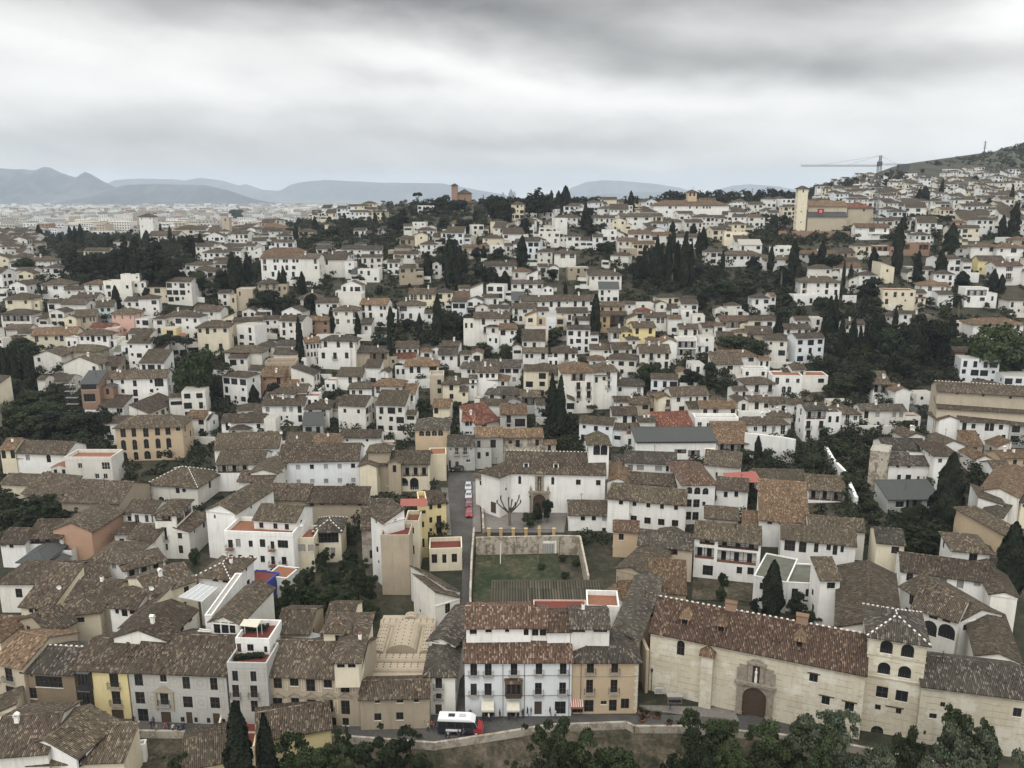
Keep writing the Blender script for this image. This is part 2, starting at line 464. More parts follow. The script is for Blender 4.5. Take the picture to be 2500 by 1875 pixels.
# --- mesh helpers
class MB:
 """collects faces with a material slot and a UV in metres, then links them as ONE mesh"""
 def __init__(s):
  s.v, s.f, s.m, s.uv, s.slots = [], [], [], [], []
 def slot(s, name):
  if name not in s.slots:
   s.slots.append(name)
  return s.slots.index(name)
 def face(s, pts, mat='white', uv=None):
  i = len(s.v)
  s.v += [tuple(p) for p in pts]
  s.f.append(tuple(range(i, i + len(pts))))
  s.m.append(s.slot(mat))
  s.uv += uv if uv else [(0.0, 0.0)] * len(pts)
 def box(s, x0, x1, y0, y1, z0, z1, mat='white', skip=''):
  P = [(x0, y0, z0), (x1, y0, z0), (x1, y1, z0), (x0, y1, z0), (x0, y0, z1), (x1, y0, z1), (x1, y1, z1), (x0, y1, z1)]
  for k, q in (('d', (3, 2, 1, 0)), ('u', (4, 5, 6, 7)), ('f', (0, 1, 5, 4)), ('r', (1, 2, 6, 5)), ('b', (2, 3, 7, 6)), ('l', (3, 0, 4, 7))):
   if k not in skip:
    s.face([P[i] for i in q], mat)
 def bar(s, a, b, r, mat, n=4):
  a, b = Vector(a), Vector(b)
  d = (b - a)
  if d.length < 1e-6:
   return
  d.normalize()
  up = Vector((0, 0, 1)) if abs(d.z) < .9 else Vector((1, 0, 0))
  e1 = d.cross(up).normalized()
  e2 = d.cross(e1)
  ring = [(math.cos(2 * math.pi * (i + .5) / n), math.sin(2 * math.pi * (i + .5) / n)) for i in range(n)]
  A = [a + e1 * c * r + e2 * q * r for c, q in ring]
  B = [b + e1 * c * r + e2 * q * r for c, q in ring]
  for i in range(n):
   j = (i + 1) % n
   s.face([A[i], A[j], B[j], B[i]], mat)
  s.face(list(reversed(A)), mat)
  s.face(B, mat)
 def lathe(s, prof, cx, cy, mat, n=12):
  rings = [[(cx + r * math.cos(2 * math.pi * i / n), cy + r * math.sin(2 * math.pi * i / n), z) for i in range(n)] for r, z in prof]
  for a, b in zip(rings, rings[1:]):
   for i in range(n):
    j = (i + 1) % n
    s.face([a[i], a[j], b[j], b[i]], mat)
  s.face(list(reversed(rings[0])), mat)
  s.face(rings[-1], mat)
 def mesh(s, name):
  me = bpy.data.meshes.new(name)
  me.from_pydata(s.v, [], s.f)
  for q in s.slots:
   me.materials.append(M(q))
  me.polygons.foreach_set('material_index', s.m)
  l = me.uv_layers.new(name='UVMap')
  l.data.foreach_set('uv', [c for q in s.uv for c in q])
  me.update()
  return me
 def build(s, name, parent=None, loc=(0, 0, 0), rz=0.0):
  return link(name, s.mesh(name), parent, loc, rz)
def link(name, data, parent=None, loc=(0, 0, 0), rz=0.0):
 o = bpy.data.objects.new(name, data)
 o.location = loc
 o.rotation_euler = (0, 0, rz)
 o.parent = parent
 col.objects.link(o)
 return o
def tag(o, label=None, cat=None, group=None, kind=None):
 if label:
  o['label'] = label
 if cat:
  o['category'] = cat
 if group:
  o['group'] = group
 if kind:
  o['kind'] = kind
 return o
def copy_tree(o, parent=None):
 c = o.copy()
 col.objects.link(c)
 c.parent = parent
 for ch in o.children:
  copy_tree(ch, c)
 return c
# --- windows, doors and balconies (shared meshes)
WIN = {'w': (.95, 1.3), 'W': (1.7, 1.35), 'q': (.6, .65), 'd': (1.1, 2.15), 'D': (1.1, 2.0), 'a': (1.1, 2.0), 'A': (2.3, 2.6), 'o': (3.2, 2.2), 's': (1.0, 1.4),
  't': (1.3, 2.3), 'T': (2.4, 2.5), 'g': (2.6, 1.8), 'v': (.6, 1.5), 'B': (2.2, 2.4), 'c': (1.1, 1.6)}
_wc = {}
def arc(w, z0, rise, n=7):
 return [(-w / 2 * math.cos(math.pi * i / n), z0 + rise * math.sin(math.pi * i / n)) for i in range(n + 1)]
def win_meshes(k, w, h, det, fm):
 key = (k, round(w, 1), round(h, 1), det, fm)
 if key in _wc:
  return _wc[key]
 w, h = max(.3, round(w, 1)), max(.3, round(h, 1))
 out = []
 f, p, b = MB(), MB(), MB()
 a = w / 2
 if k in 'aA':
  rise = min(a, h * .5)
  pts = arc(w - .02, h - rise, rise)
  prof = [(-a + .01, 0)] + pts + [(a - .01, 0)]
  p.face([(x, .13, z) for x, z in prof], 'glass')
  if k == 'a':
   f.box(-.03, .03, .07, .12, 0, h - .05, fm)
   f.box(-a, a, .07, .115, h * .5, h * .5 + .06, fm)
   f.box(-a, a, .05, .12, 0, .07, fm)
  else:
   f.box(-a, a, -.06, .10, -.08, .05, 'white2')
   for i in range(5):
    f.box(-a + w * (i + .5) / 5 - .03, -a + w * (i + .5) / 5 + .03, .02, .08, .05, .75, fm)
 elif k in 'ts':
  p.box(-a + .02, a - .02, .07, .12, 0, h - .02, 'timber' if k == 't' else 'shutter')
  f.box(-a, -a + .07, .03, .12, 0, h, fm); f.box(a - .07, a, .03, .12, 0, h, fm)
  f.box(-a + .07, a - .07, .03, .12, h - .08, h, fm)
  if k == 's':
   f.box(-a - .06, a + .06, -.08, .03, -.09, -.01, 'white2')
 else:
  p.face([(-a, .13, 0), (a, .13, 0), (a, .13, h), (-a, .13, h)], 'glass')
  t = .06
  f.box(-a, -a + t, .05, .12, 0, h, fm); f.box(a - t, a, .05, .12, 0, h, fm)
  f.box(-a + t, a - t, .05, .12, 0, t, fm); f.box(-a + t, a - t, .05, .12, h - t, h, fm)
  n = max(1, int(round(w / .8)))
  for i in range(1, n + (1 if n == 1 else 0)):
   xx = -a + w * i / max(n, 2)
   f.box(xx - .03, xx + .03, .06, .115, t, h - t, fm)
  if h > 1.8:
   f.box(-a + t, a - t, .065, .11, h * .45, h * .45 + .05, fm)
  if k in 'wWcg':
   f.box(-a - .07, a + .07, -.09, .05, -.1, -.01, 'white2')
 if k in 'dB':
  ww, dp = a + .28, .55 if k == 'd' else 1.1
  b.box(-ww, ww, -dp, .0, -.16, -.03, 'concrete' if k == 'd' else 'cotto')
  n = int(ww * 2 / .16) if det else int(ww * 2 / .3)
  r = .012 if det else .02
  for i in range(n + 1):
   x = -ww + 2 * ww * i / n
   b.box(x - r, x + r, -dp, -dp + .03, -.03, .95, 'iron')
  for x in (-ww, ww - .03):
   b.box(x, x + .03, -dp, 0, .90, .95, 'iron')
   for j in range(1, 4):
    b.box(x, x + .02, -dp * j / 4, -dp * j / 4 + .02, -.03, .9, 'iron')
  b.box(-ww, ww, -dp, -dp + .04, .93, .98, 'iron')
 nm = 'door' if k == 't' else 'window'
 if det:
  out = [(nm, f.mesh(nm)), ('door_leaf' if k == 't' else ('blind' if k == 's' else 'pane'), p.mesh('pane')), ('balcony', b.mesh('balcony')) if b.f else None]
 else:
  for q in (p, b):
   for fc, mi in zip(q.f, q.m):
    f.face([q.v[i] for i in fc], q.slots[mi])
  out = [(nm, f.mesh(nm)), None, None]
 _wc[key] = out
 return out
def loggia_mesh(w, h, dep, posts, fm, wallm):
 m = MB()
 a = w / 2
 m.face([(-a, dep, 0), (a, dep, 0), (a, dep, h), (-a, dep, h)], wallm)
 m.face([(-a, 0.01, 0), (a, 0.01, 0), (a, dep, 0), (-a, dep, 0)], 'cotto')
 m.face([(-a, 0.01, h), (-a, dep, h), (a, dep, h), (a, 0.01, h)], 'timber')
 m.face([(-a, 0.01, 0), (-a, dep, 0), (-a, dep, h), (-a, 0.01, h)], wallm)
 m.face([(a, 0.01, 0), (a, 0.01, h), (a, dep, h), (a, dep, 0)], wallm)
 n = max(1, int(round(w / 2.4)))
 for i in range(n):
  x = -a + w * (i + .5) / n
  m.box(x - .5, x + .5, dep - .06, dep - .01, .02, min(2.0, h - .2), 'glass')
 if posts:
  for i in range(1, n):
   x = -a + w * i / n
   m.box(x - .07, x + .07, .03, .17, 0, h, fm)
 m.box(-a, a, .04, .09, .82, .9, 'iron')
 k = int(w / .25)
 for i in range(k):
  x = -a + w * (i + .5) / k
  m.box(x - .02, x + .02, .05, .08, 0, .82, 'iron')
 return m.mesh('loggia')
BUILT = []   # (key, screen box, label, root, colour, roof, storeys, width)
ROOTS = {}
ROOTZ = {}
BK = {}
_ch = None
def chimney_mesh(kind):
 m = MB()
 if kind == 0:
  m.box(-.3, .3, -.25, .25, -.9, 1.0, 'plaster')
  m.box(-.4, .4, -.35, .35, 1.0, 1.1, 'mortar')
  m.box(-.22, .22, -.18, .18, 1.1, 1.3, 'glass')
  m.face([(-.42, -.36, 1.3), (.42, -.36, 1.3), (0, -.36, 1.6)], 'mortar')
  m.face([(.42, .36, 1.3), (-.42, .36, 1.3), (0, .36, 1.6)], 'mortar')
  m.face([(.42, -.36, 1.3), (.42, .36, 1.3), (0, .36, 1.6), (0, -.36, 1.6)], 'mortar')
  m.face([(-.42, .36, 1.3), (-.42, -.36, 1.3), (0, -.36, 1.6), (0, .36, 1.6)], 'mortar')
 else:
  m.box(-.25, .25, -.25, .25, -.8, .8, 'plaster')
  m.lathe([(.16, .8), (.16, 1.15), (.26, 1.18), (.05, 1.35)], 0, 0, 'cotto', 8)
 return m.mesh('chimney')
def facade(m, L, z0, z1, holes, org, e, nrm, mat, deep=.15):
 """wall of length L from z0 to z1 with real openings (x0, x1, za, zb, kind, depth); org/e/nrm in the building's frame"""
 hs = []
 for h in sorted(holes, key=lambda q: q[0]):
  h = list(h)
  h[0], h[1], h[2], h[3] = max(h[0], .12), min(h[1], L - .12), max(h[2], z0 + .05), min(h[3], z1 - .05)
  if h[1] - h[0] < .25 or h[3] - h[2] < .25:
   continue
  if any(h[0] < q[1] + .05 and h[1] > q[0] - .05 and h[2] < q[3] + .05 and h[3] > q[2] - .05 for q in hs):
   continue
  hs.append(h)
 def P(x, z, d=0.0):
  return (org[0] + e[0] * x - nrm[0] * d, org[1] + e[1] * x - nrm[1] * d, z)
 xs = sorted({0.0, L} | {h[0] for h in hs} | {h[1] for h in hs})
 zs = sorted({z0, z1} | {h[2] for h in hs} | {h[3] for h in hs})
 for i in range(len(xs) - 1):
  run = None
  for j in range(len(zs) - 1):
   xm, zm = (xs[i] + xs[i + 1]) / 2, (zs[j] + zs[j + 1]) / 2
   inside = any(h[0] < xm < h[1] and h[2] < zm < h[3] for h in hs)
   if not inside:
    run = (zs[j], zs[j + 1]) if run is None else (run[0], zs[j + 1])
   if (inside or j == len(zs) - 2) and run:
    m.face([P(xs[i], run[0]), P(xs[i + 1], run[0]), P(xs[i + 1], run[1]), P(xs[i], run[1])], mat)
    run = None
 for x0, x1, za, zb, k, dp in hs:
  if dp > .5:
   continue
  m.face([P(x0, za), P(x1, za), P(x1, za, dp), P(x0, za, dp)], mat)
  if k in 'aA':
   rise = min((x1 - x0) / 2, (zb - za) * .5)
   pts = [((x0 + x1) / 2 + ax, z) for ax, z in arc(x1 - x0, zb - rise, rise)]
   h2 = len(pts) // 2
   m.face([P(x0, zb)] + [P(x, z) for x, z in reversed(pts[:h2 + 1])] + ([] if pts[h2][1] > zb - .01 else []), mat) if False else None
   for q in range(len(pts) - 1):
    a, b = pts[q], pts[q + 1]
    m.face([P(a[0], a[1]), P(b[0], b[1]), P(b[0], zb), P(a[0], zb)], mat)
    m.face([P(a[0], a[1]), P(a[0], a[1], dp), P(b[0], b[1], dp), P(b[0], b[1])], mat)
   zt = zb - rise
  else:
   m.face([P(x0, zb), P(x0, zb, dp), P(x1, zb, dp), P(x1, zb)], mat)
   zt = zb
  m.face([P(x0, za), P(x0, za, dp), P(x0, zt, dp), P(x0, zt)], mat)
  m.face([P(x1, za), P(x1, zt), P(x1, zt, dp), P(x1, za, dp)], mat)
 return hs
def roof_faces(kind, Wd, D, H, k, o=.45, og=.25):
 """top faces: (points, uvs); also gable triangles for the walls and ridge segments"""
 fs, gb, rd = [], [], []
 def add(pts, eave, up):
  o0 = Vector(pts[0])
  e = Vector(eave).normalized(); u = Vector(up).normalized()
  fs.append((pts, [((Vector(p) - o0).dot(e), (Vector(p) - o0).dot(u)) for p in pts]))
 ze = H - k * o + .06
 x0, x1, y0, y1 = -og, Wd + og, -o, D + o
 if kind == 'g':
  zr = H + k * D / 2 + .06
  add([(x0, y0, ze), (x1, y0, ze), (x1, D / 2, zr), (x0, D / 2, zr)], (1, 0, 0), (0, 1, k))
  add([(x1, y1, ze), (x0, y1, ze), (x0, D / 2, zr), (x1, D / 2, zr)], (-1, 0, 0), (0, -1, k))
  gb = [[(0, D, H), (0, 0, H), (0, D / 2, zr - .06)], [(Wd, 0, H), (Wd, D, H), (Wd, D / 2, zr - .06)]]
  rd = [((x0, D / 2, zr), (x1, D / 2, zr))]
 elif kind == 'x':
  x0, x1, y0, y1 = -o, Wd + o, -og, D + og
  zr = H + k * Wd / 2 + .06
  add([(x0, y1, ze), (x0, y0, ze), (Wd / 2, y0, zr), (Wd / 2, y1, zr)], (0, -1, 0), (1, 0, k))
  add([(x1, y0, ze), (x1, y1, ze), (Wd / 2, y1, zr), (Wd / 2, y0, zr)], (0, 1, 0), (-1, 0, k))
  gb = [[(0, 0, H), (Wd, 0, H), (Wd / 2, 0, zr - .06)], [(Wd, D, H), (0, D, H), (Wd / 2, D, zr - .06)]]
  rd = [((Wd / 2, y0, zr), (Wd / 2, y1, zr))]
 elif kind in 'hp':
  x0, x1, y0, y1 = -o, Wd + o, -o, D + o
  w2, d2 = Wd / 2 + o, D / 2 + o
  zr = ze + k * min(w2, d2)
  if w2 >= d2:
   A, B = (x0 + d2, D / 2, zr), (x1 - d2, D / 2, zr)
  else:
   A, B = (Wd / 2, y0 + w2, zr), (Wd / 2, y1 - w2, zr)
  c = [(x0, y0, ze), (x1, y0, ze), (x1, y1, ze), (x0, y1, ze)]
  if w2 >= d2:
   add([c[0], c[1], B, A], (1, 0, 0), (0, 1, k)); add([c[2], c[3], A, B], (-1, 0, 0), (0, -1, k))
   add([c[1], c[2], B], (0, 1, 0), (-1, 0, k)); add([c[3], c[0], A], (0, -1, 0), (1, 0, k))
   rd = [(A, B), (c[0], A), (c[3], A), (c[1], B), (c[2], B)]
  else:
   add([c[0], c[1], A], (1, 0, 0), (0, 1, k)); add([c[2], c[3], B], (-1, 0, 0), (0, -1, k))
   add([c[1], c[2], B, A], (0, 1, 0), (-1, 0, k)); add([c[3], c[0], A, B], (0, -1, 0), (1, 0, k))
   rd = [(A, B), (c[0], A), (c[1], A), (c[2], B), (c[3], B)]
 elif kind == 's':
  zr = H + k * (D + .1) + .06
  add([(x0, y0, ze), (x1, y0, ze), (x1, D + .1, zr), (x0, D + .1, zr)], (1, 0, 0), (0, 1, k))
  zb = H + k * D
  gb = [[(0, D, H), (0, 0, H), (0, D, zb)], [(Wd, 0, H), (Wd, D, H), (Wd, D, zb)], [(Wd, D, H), (0, D, H), (0, D, zb), (Wd, D, zb)]]
  rd = [((x0, D + .1, zr), (x1, D + .1, zr))]
 elif kind == 'l':       # shed rising to the left
  x0, x1, y0, y1 = -.1, Wd + o, -og, D + og
  zr = H + k * (Wd + .1) + .06
  add([(x1, y0, ze), (x1, y1, ze), (x0, y1, zr), (x0, y0, zr)], (0, 1, 0), (-1, 0, k))
  zb = H + k * Wd
  gb = [[(0, 0, H), (Wd, 0, H), (0, 0, zb)], [(Wd, D, H), (0, D, H), (0, D, zb)], [(0, D, H), (0, 0, H), (0, 0, zb), (0, D, zb)]]
  rd = [((x0, y0, zr), (x0, y1, zr))]
 elif kind == 'r':       # shed rising to the right
  x0, x1, y0, y1 = -o, Wd + .1, -og, D + og
  zr = H + k * (Wd + .1) + .06
  add([(x0, y1, ze), (x0, y0, ze), (x1, y0, zr), (x1, y1, zr)], (0, -1, 0), (1, 0, k))
  zb = H + k * Wd
  gb = [[(0, 0, H), (Wd, 0, H), (Wd, 0, zb)], [(Wd, D, H), (0, D, H), (Wd, D, zb)], [(Wd, 0, H), (Wd, D, H), (Wd, D, zb), (Wd, 0, zb)]]
  rd = [((x1, y0, zr), (x1, y1, zr))]
 return fs, gb, rd
def roof_mesh(kind, Wd, D, H, k, mat, dash=False, o=.45, caps=True):
 m = MB()
 fs, gb, rd = roof_faces(kind, Wd, D, H, k, o)
 th = .2
 ed = {}
 for pts, uv in fs:
  m.face(pts, mat, uv)
  m.face([(p[0], p[1], p[2] - th) for p in reversed(pts)], 'timber')
  for a, b in zip(pts, pts[1:] + pts[:1]):
   ka, kb = tuple(round(q, 3) for q in a), tuple(round(q, 3) for q in b)
   if (kb, ka) in ed:
    ed.pop((kb, ka))
   else:
    ed[(ka, kb)] = (a, b)
 for a, b in ed.values():
  L = (Vector(b) - Vector(a)).length
  m.face([(a[0], a[1], a[2] - th), (b[0], b[1], b[2] - th), b, a], mat, [(0, 0), (L, 0), (L, .1), (0, .1)])
 if caps:
  for a, b in rd:
   a, b = Vector(a), Vector(b)
   L = (b - a).length
   if L < .5:
    continue
   d = (b - a).normalized()
   s = d.cross(Vector((0, 0, 1))).normalized() * .13
   h = Vector((0, 0, .10))
   lo = Vector((0, 0, -.03))
   for q0, q1 in ((-s + lo, h), (h, s + lo)):
    m.face([a + q0, a + q1, b + q1, b + q0], mat, [(0, 0), (.1, 0), (.1, L), (0, L)])
 return m.mesh('roof'), gb, rd
def rotz(v, a):
 c, s = math.cos(a), math.sin(a)
 return (v[0] * c - v[1] * s, v[0] * s + v[1] * c)
def rows_to_holes(rows, L, H, gz, rng, spread=.9, near=True):
 hs = []
 z = H - .55
 for row in rows.split('/'):
  toks, num = [], ''
  for ch in row:
   if ch.isdigit():
    num += ch
   else:
    toks += [ch] * (int(num) if num else 1); num = ''
  hmax = max([WIN[t][1] for t in toks if t in WIN] or [1.3])
  top = z
  n = len(toks)
  for i, t in enumerate(toks):
   if t not in WIN:
    continue
   w, h = WIN[t]
   if t == 'o':
    w = L / n * .86
   if not near:
    w, h = w * 1.18, h * 1.12
   w = min(w, L / n * .88)
   xc = L * (i + .5) / n * spread + L * (1 - spread) / 2
   if rng:
    xc += rng.uniform(-.12, .12) * L / n * (0 if t == 'o' else 1)
   zt = top - (0 if h > 1.7 else .25)
   if zt - h < gz - .1:
    continue
   hs.append((xc - w / 2, xc + w / 2, zt - h, zt, t, 1.4 if t == 'o' else .15))
  z -= 2.95
 return hs
SIZE_ORDER = []
def solve(row):
 """world placement of a building from its eave line in the photograph"""
 (t, xl, yl, xr, yr, Hh, D, roof, wc, rc) = row[:10]
 opt = row[10] if len(row) > 10 else {}
 x1, y1 = px(t, xl, yl)
 x2, y2 = px(t, xr, yr if yr is not None else yl)
 if 'ze' in opt:
  ze = opt['ze']
  P1 = at_z(x1, y1, ze)
  H = ze - T(P1[0], P1[1], False)
 elif 'Y' in opt:
  d = ray(x1, y1)
  P1 = (d[0] * opt['Y'] / d[1], opt['Y'])
  ze = CAMZ + d[2] * opt['Y'] / d[1]
  H = max(2.5, ze - T(P1[0], P1[1], False))
 elif Hh > 30:
  bx, by = px(t, opt.get('bx', xl), Hh)
  g = hit(bx, by)
  d = ray(x1, y1)
  hd = math.hypot(g[0], g[1])
  tt = g[1] / d[1]
  ze = CAMZ + d[2] * tt
  P1 = (d[0] * tt, g[1])
  H = ze - g[2]
 else:
  g = hit(x1, y1, Hh)
  P1, ze, H = g[:2], g[2], Hh
 rot = R(opt.get('rot', 0))
 if 'Y' in opt:
  d = ray(x2, y1)
  P2 = (d[0] * opt['Y'] / d[1], opt['Y'])
 elif yr is not None:
  P2 = at_z(x2, y2, ze)
 else:
  # facade square to the photograph's x axis, turned by rot
  e = (math.cos(rot), math.sin(rot))
  d = ray(x2, y1)
  # solve P1 + e*s = d*t (in plan)
  det = e[0] * (-d[1]) - e[1] * (-d[0])
  s = ((-P1[0]) * (-d[1]) - (-P1[1]) * (-d[0])) / det
  P2 = (P1[0] + e[0] * s, P1[1] + e[1] * s)
 return P1, P2, ze, H, opt
def building(row, label=None, name='house', cat='house', group=None, key=None, det=None, rng=None):
 P1, P2, ze, H, opt = solve(row)
 t, D, roof, wc, rc = row[0], row[6], row[7], row[8], row[9]
 ex, ey = P2[0] - P1[0], P2[1] - P1[1]
 Wd = math.hypot(ex, ey)
 ang = math.atan2(ey, ex)
 fw = (-math.sin(ang), math.cos(ang))
 cs = [P1, P2, (P2[0] + fw[0] * D, P2[1] + fw[1] * D), (P1[0] + fw[0] * D, P1[1] + fw[1] * D)]
 zb = min(T(c[0], c[1], False) for c in cs) - .6
 gf = (T(P1[0], P1[1], False) + T(P2[0], P2[1], False)) / 2
 if 'zb' in opt:
  zb = gf = opt['zb']
 elif 'on' in opt:
  zb = gf = ROOTZ[opt['on']] - 1.0
 dist = math.hypot(P1[0], P1[1])
 det = det if det is not None else dist < 185
 rng = rng or random.Random(int(P1[0] * 7 + P1[1] * 13))
 k = opt.get('k', .40)
 HL, GL = ze - zb, gf - zb
 sub = 'on' in opt
 if sub:
  root = ROOTS[opt['on']]
  inv = Matrix.Rotation(-root.rotation_euler.z, 4, 'Z') @ Matrix.Translation(-Vector(root.location))
  off = inv @ Vector((P1[0], P1[1], zb))
  da = ang - root.rotation_euler.z
 else:
  root = link(name, None, None, (P1[0], P1[1], zb), ang)
  off, da = Vector((0, 0, 0)), 0.0
 def put(nm, me, loc=(0, 0, 0), rz=0.0, parent=None):
  if parent is not None:
   return link(nm, me, parent, loc, rz)
  x, y = rotz(loc, da)
  return link(nm, me, root, (off.x + x, off.y + y, off.z + loc[2]), da + rz)
 # openings
 win = opt.get('w', None)
 front = []
 n = (fw[0] * -1, fw[1] * -1)
 if win == '-' and det and not opt.get('ns') and 'zb' not in opt and D < 15:
  win = ''.join(rng.choice('w.q.D') for _ in range(max(1, int(Wd / 3.2)))) + '/' + ''.join(rng.choice('.wD') for _ in range(max(1, int(Wd / 3.2))))
 if win is None:
  fl = max(1, int((H + .4) // 2.9))
  nw = max(1, int(Wd / 2.9))
  win = '/'.join(''.join(rng.choice('wwwdDs.' if (f < fl - 1 or fl == 1) else 'wqtw.D') for _ in range(nw)) for f in range(fl))
 if win.startswith('@'):
  for it in win[1:].split(';'):
   a = it.split(',')
   k4 = a[4] if len(a) > 4 else 'w'
   q = []
   xm, ym = (float(a[0]) + float(a[2])) / 2, (float(a[1]) + float(a[3])) / 2
   for (zx, zy) in ((float(a[0]), ym), (float(a[2]), ym), (xm, float(a[1])), (xm, float(a[3]))):
    d = ray(*px(t, zx, zy))
    tt = (P1[0] * n[0] + P1[1] * n[1]) / (d[0] * n[0] + d[1] * n[1])
    X, Y, Z = d[0] * tt, d[1] * tt, CAMZ + d[2] * tt
    q.append((((X - P1[0]) * ex + (Y - P1[1]) * ey) / Wd, Z - zb))
   front.append((min(q[0][0], q[1][0]), max(q[0][0], q[1][0]), q[3][1], q[2][1], k4, 1.4 if k4 == 'o' else .15))
 elif win != '-':
  front = rows_to_holes(win, Wd, HL, GL, rng, near=det)
 m = MB()
 holes = [(facade(m, Wd, 0, HL, front, (0, 0), (1, 0), (0, -1), wc), (0, 0), (1, 0), 0.0)]
 fl = max(1, int((H + .4) // 2.9))
 side = opt.get('side')
 for which in 'rl':
  hs = []
  vis = (which == 'r') == (P1[0] + Wd / 2 < 0) or True
  if vis and not opt.get('ns') and win != '-':
   if side is not None:
    hs = rows_to_holes(side, D, HL, GL, rng, near=det)
   else:
    nd = max(1, int(D / 4.0))
    hs = rows_to_holes('/'.join(''.join(rng.choice('w..q.D') for _ in range(nd)) for f in range(fl)), D, HL, GL, rng)
  if which == 'r':
   holes.append((facade(m, D, 0, HL, hs, (Wd, 0), (0, 1), (1, 0), wc), (Wd, 0), (0, 1), math.pi / 2))
  else:
   holes.append((facade(m, D, 0, HL, hs, (0, D), (0, -1), (-1, 0), wc), (0, D), (0, -1), -math.pi / 2))
 facade(m, Wd, 0, HL, [], (Wd, D), (-1, 0), (0, 1), wc)
 # roof
 rk = roof
 if roof in 'fF':
  rc = {'terra': 'cotto', 'orange': 'cotto', 'red': 'cotto', 'brown': 'concrete', 'dark': 'concrete', 'olive': 'concrete'}.get(rc, rc)
  pr = .95 if roof == 'f' else .25
  r = MB()
  r.face([(0.0, 0.0, HL), (Wd, 0.0, HL), (Wd, D, HL), (0.0, D, HL)], rc)
  for a in ((-.05, Wd + .05, -.05, .2), (-.05, Wd + .05, D - .2, D + .05)):
   m.box(a[0], a[1], a[2], a[3], HL + .003, HL + pr, wc)
  for a in ((-.05, .2, .2, D - .2), (Wd - .2, Wd + .05, .2, D - .2)):
   m.box(a[0], a[1], a[2], a[3], HL + .003, HL + pr - .003, wc)
  rm = r.mesh('roof_terrace')
  rd = []
  ro = put('roof_terrace', rm)
 else:
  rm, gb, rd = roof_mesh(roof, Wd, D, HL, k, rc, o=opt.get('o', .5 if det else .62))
  for g in gb:
   m.face(g, wc)
  ro = put('roof', rm)
 wm_ = m.mesh('wall')
 wo = put('wall', wm_)
 if opt.get('dash'):
  q = MB()
  for a, b in rd:
   a, b = Vector(a), Vector(b)
   L = (b - a).length
   nn = int(L / .9)
   for i in range(nn):
    c0, c1 = a.lerp(b, (i + .2) / nn), a.lerp(b, (i + .62) / nn)
    q.bar(c0 + Vector((0, 0, .09)), c1 + Vector((0, 0, .09)), .13, 'mortar')
  if q.f:
   link('ridge_tiles', q.mesh('ridge_tiles'), ro)
 fm = opt.get('fm', 'frame' if det else rng.choice(['frame', 'frame', 'frame', 'shutter', 'whiteframe', 'timber']))
 for hs, og, e, rz in holes:
  for x0, x1, za, zc, kk, dp in hs:
   xc = (x0 + x1) / 2
   loc = (og[0] + e[0] * xc, og[1] + e[1] * xc, za)
   if kk == 'o':
    put('loggia', loggia_mesh(x1 - x0, zc - za, 1.4, True, fm, wc), loc, rz)
    continue
   ms = win_meshes(kk, x1 - x0, zc - za, bool(det), fm)
   wo2 = put(ms[0][0], ms[0][1], loc, rz)
   sx = (x1 - x0) / max(.3, round(x1 - x0, 1)); sz = (zc - za) / max(.3, round(zc - za, 1))
   wo2.scale = (sx, 1, sz)
   for c in ms[1:]:
    if c:
     link(c[0], c[1], wo2)
 if not det and not sub and opt.get('w') != '-' and 'Y' not in opt and Wd < 16 and rng.random() < .6:
  q = MB()
  aw, ad, ah = rng.uniform(2.5, 5), rng.uniform(3, 6), max(GL + 2.4, HL - rng.uniform(1.2, 3.2))
  sd = rng.random() < .5
  ax = -aw if sd else Wd
  ay = rng.uniform(-2.0, D - ad)
  flat = rng.random() < .35
  for a, b in (((0, 0), (aw, 0)), ((aw, 0), (aw, ad)), ((aw, ad), (0, ad)), ((0, ad), (0, 0))):
   q.face([(ax + a[0], ay + a[1], 0), (ax + b[0], ay + b[1], 0), (ax + b[0], ay + b[1], ah + (.8 if flat else 0)), (ax + a[0], ay + a[1], ah + (.8 if flat else 0))], wc)
  if flat:
   q.face([(ax, ay, ah), (ax + aw, ay, ah), (ax + aw, ay + ad, ah), (ax, ay + ad, ah)], 'cotto')
  else:
   fs, gb2, _ = roof_faces(rng.choice('gsx'), aw, ad, ah, .36)
   for pts, uv in fs:
    q.face([(p[0] + ax, p[1] + ay, p[2]) for p in pts], rc, uv)
   for g in gb2:
    q.face([(p[0] + ax, p[1] + ay, p[2]) for p in g], wc)
  for i in range(int(aw / 1.9)):
   x = ax + aw * (i + .5) / int(aw / 1.9)
   hh = rng.choice([1.2, 1.9])
   q.face([(x - .45, ay - .03, ah - .5 - hh), (x + .45, ay - .03, ah - .5 - hh), (x + .45, ay - .03, ah - .5), (x - .45, ay - .03, ah - .5)], 'glass')
  put('annex', q.mesh('annex'))
 # chimneys
 nc = opt.get('ch', rng.choice([0, 0, 1, 1, 2]))
 if roof not in 'fF':
  for i in range(nc):
   x = Wd * rng.uniform(.15, .85); y = D * rng.uniform(.3, .5)
   dd = {'g': min(y, D - y), 'x': min(x, Wd - x), 'h': min(x, y, Wd - x, D - y), 'p': min(x, y, Wd - x, D - y), 's': y, 'l': Wd - x, 'r': x}[roof]
   link('chimney', CHIM[rng.randrange(2)], ro, (x, y, HL + k * dd))
  if rng.random() < .45:
   x, y = Wd * rng.uniform(.2, .8), D * rng.uniform(.35, .5)
   link('aerial', AER, ro, (x, y, HL + k * min(x, y, Wd - x, D - y)), rng.uniform(0, 3))
 if opt.get('eave', True) and roof not in 'fF' and det:
  c = MB()
  c.box(-.06, Wd + .06, -.14, -.002, HL - .42, HL - .2, 'white2' if wc in ('white', 'cool', 'white2') else 'mud')
  put('cornice', c.mesh('cornice'))
 if key:
  ROOTS[key] = root
  ROOTZ[key] = ze
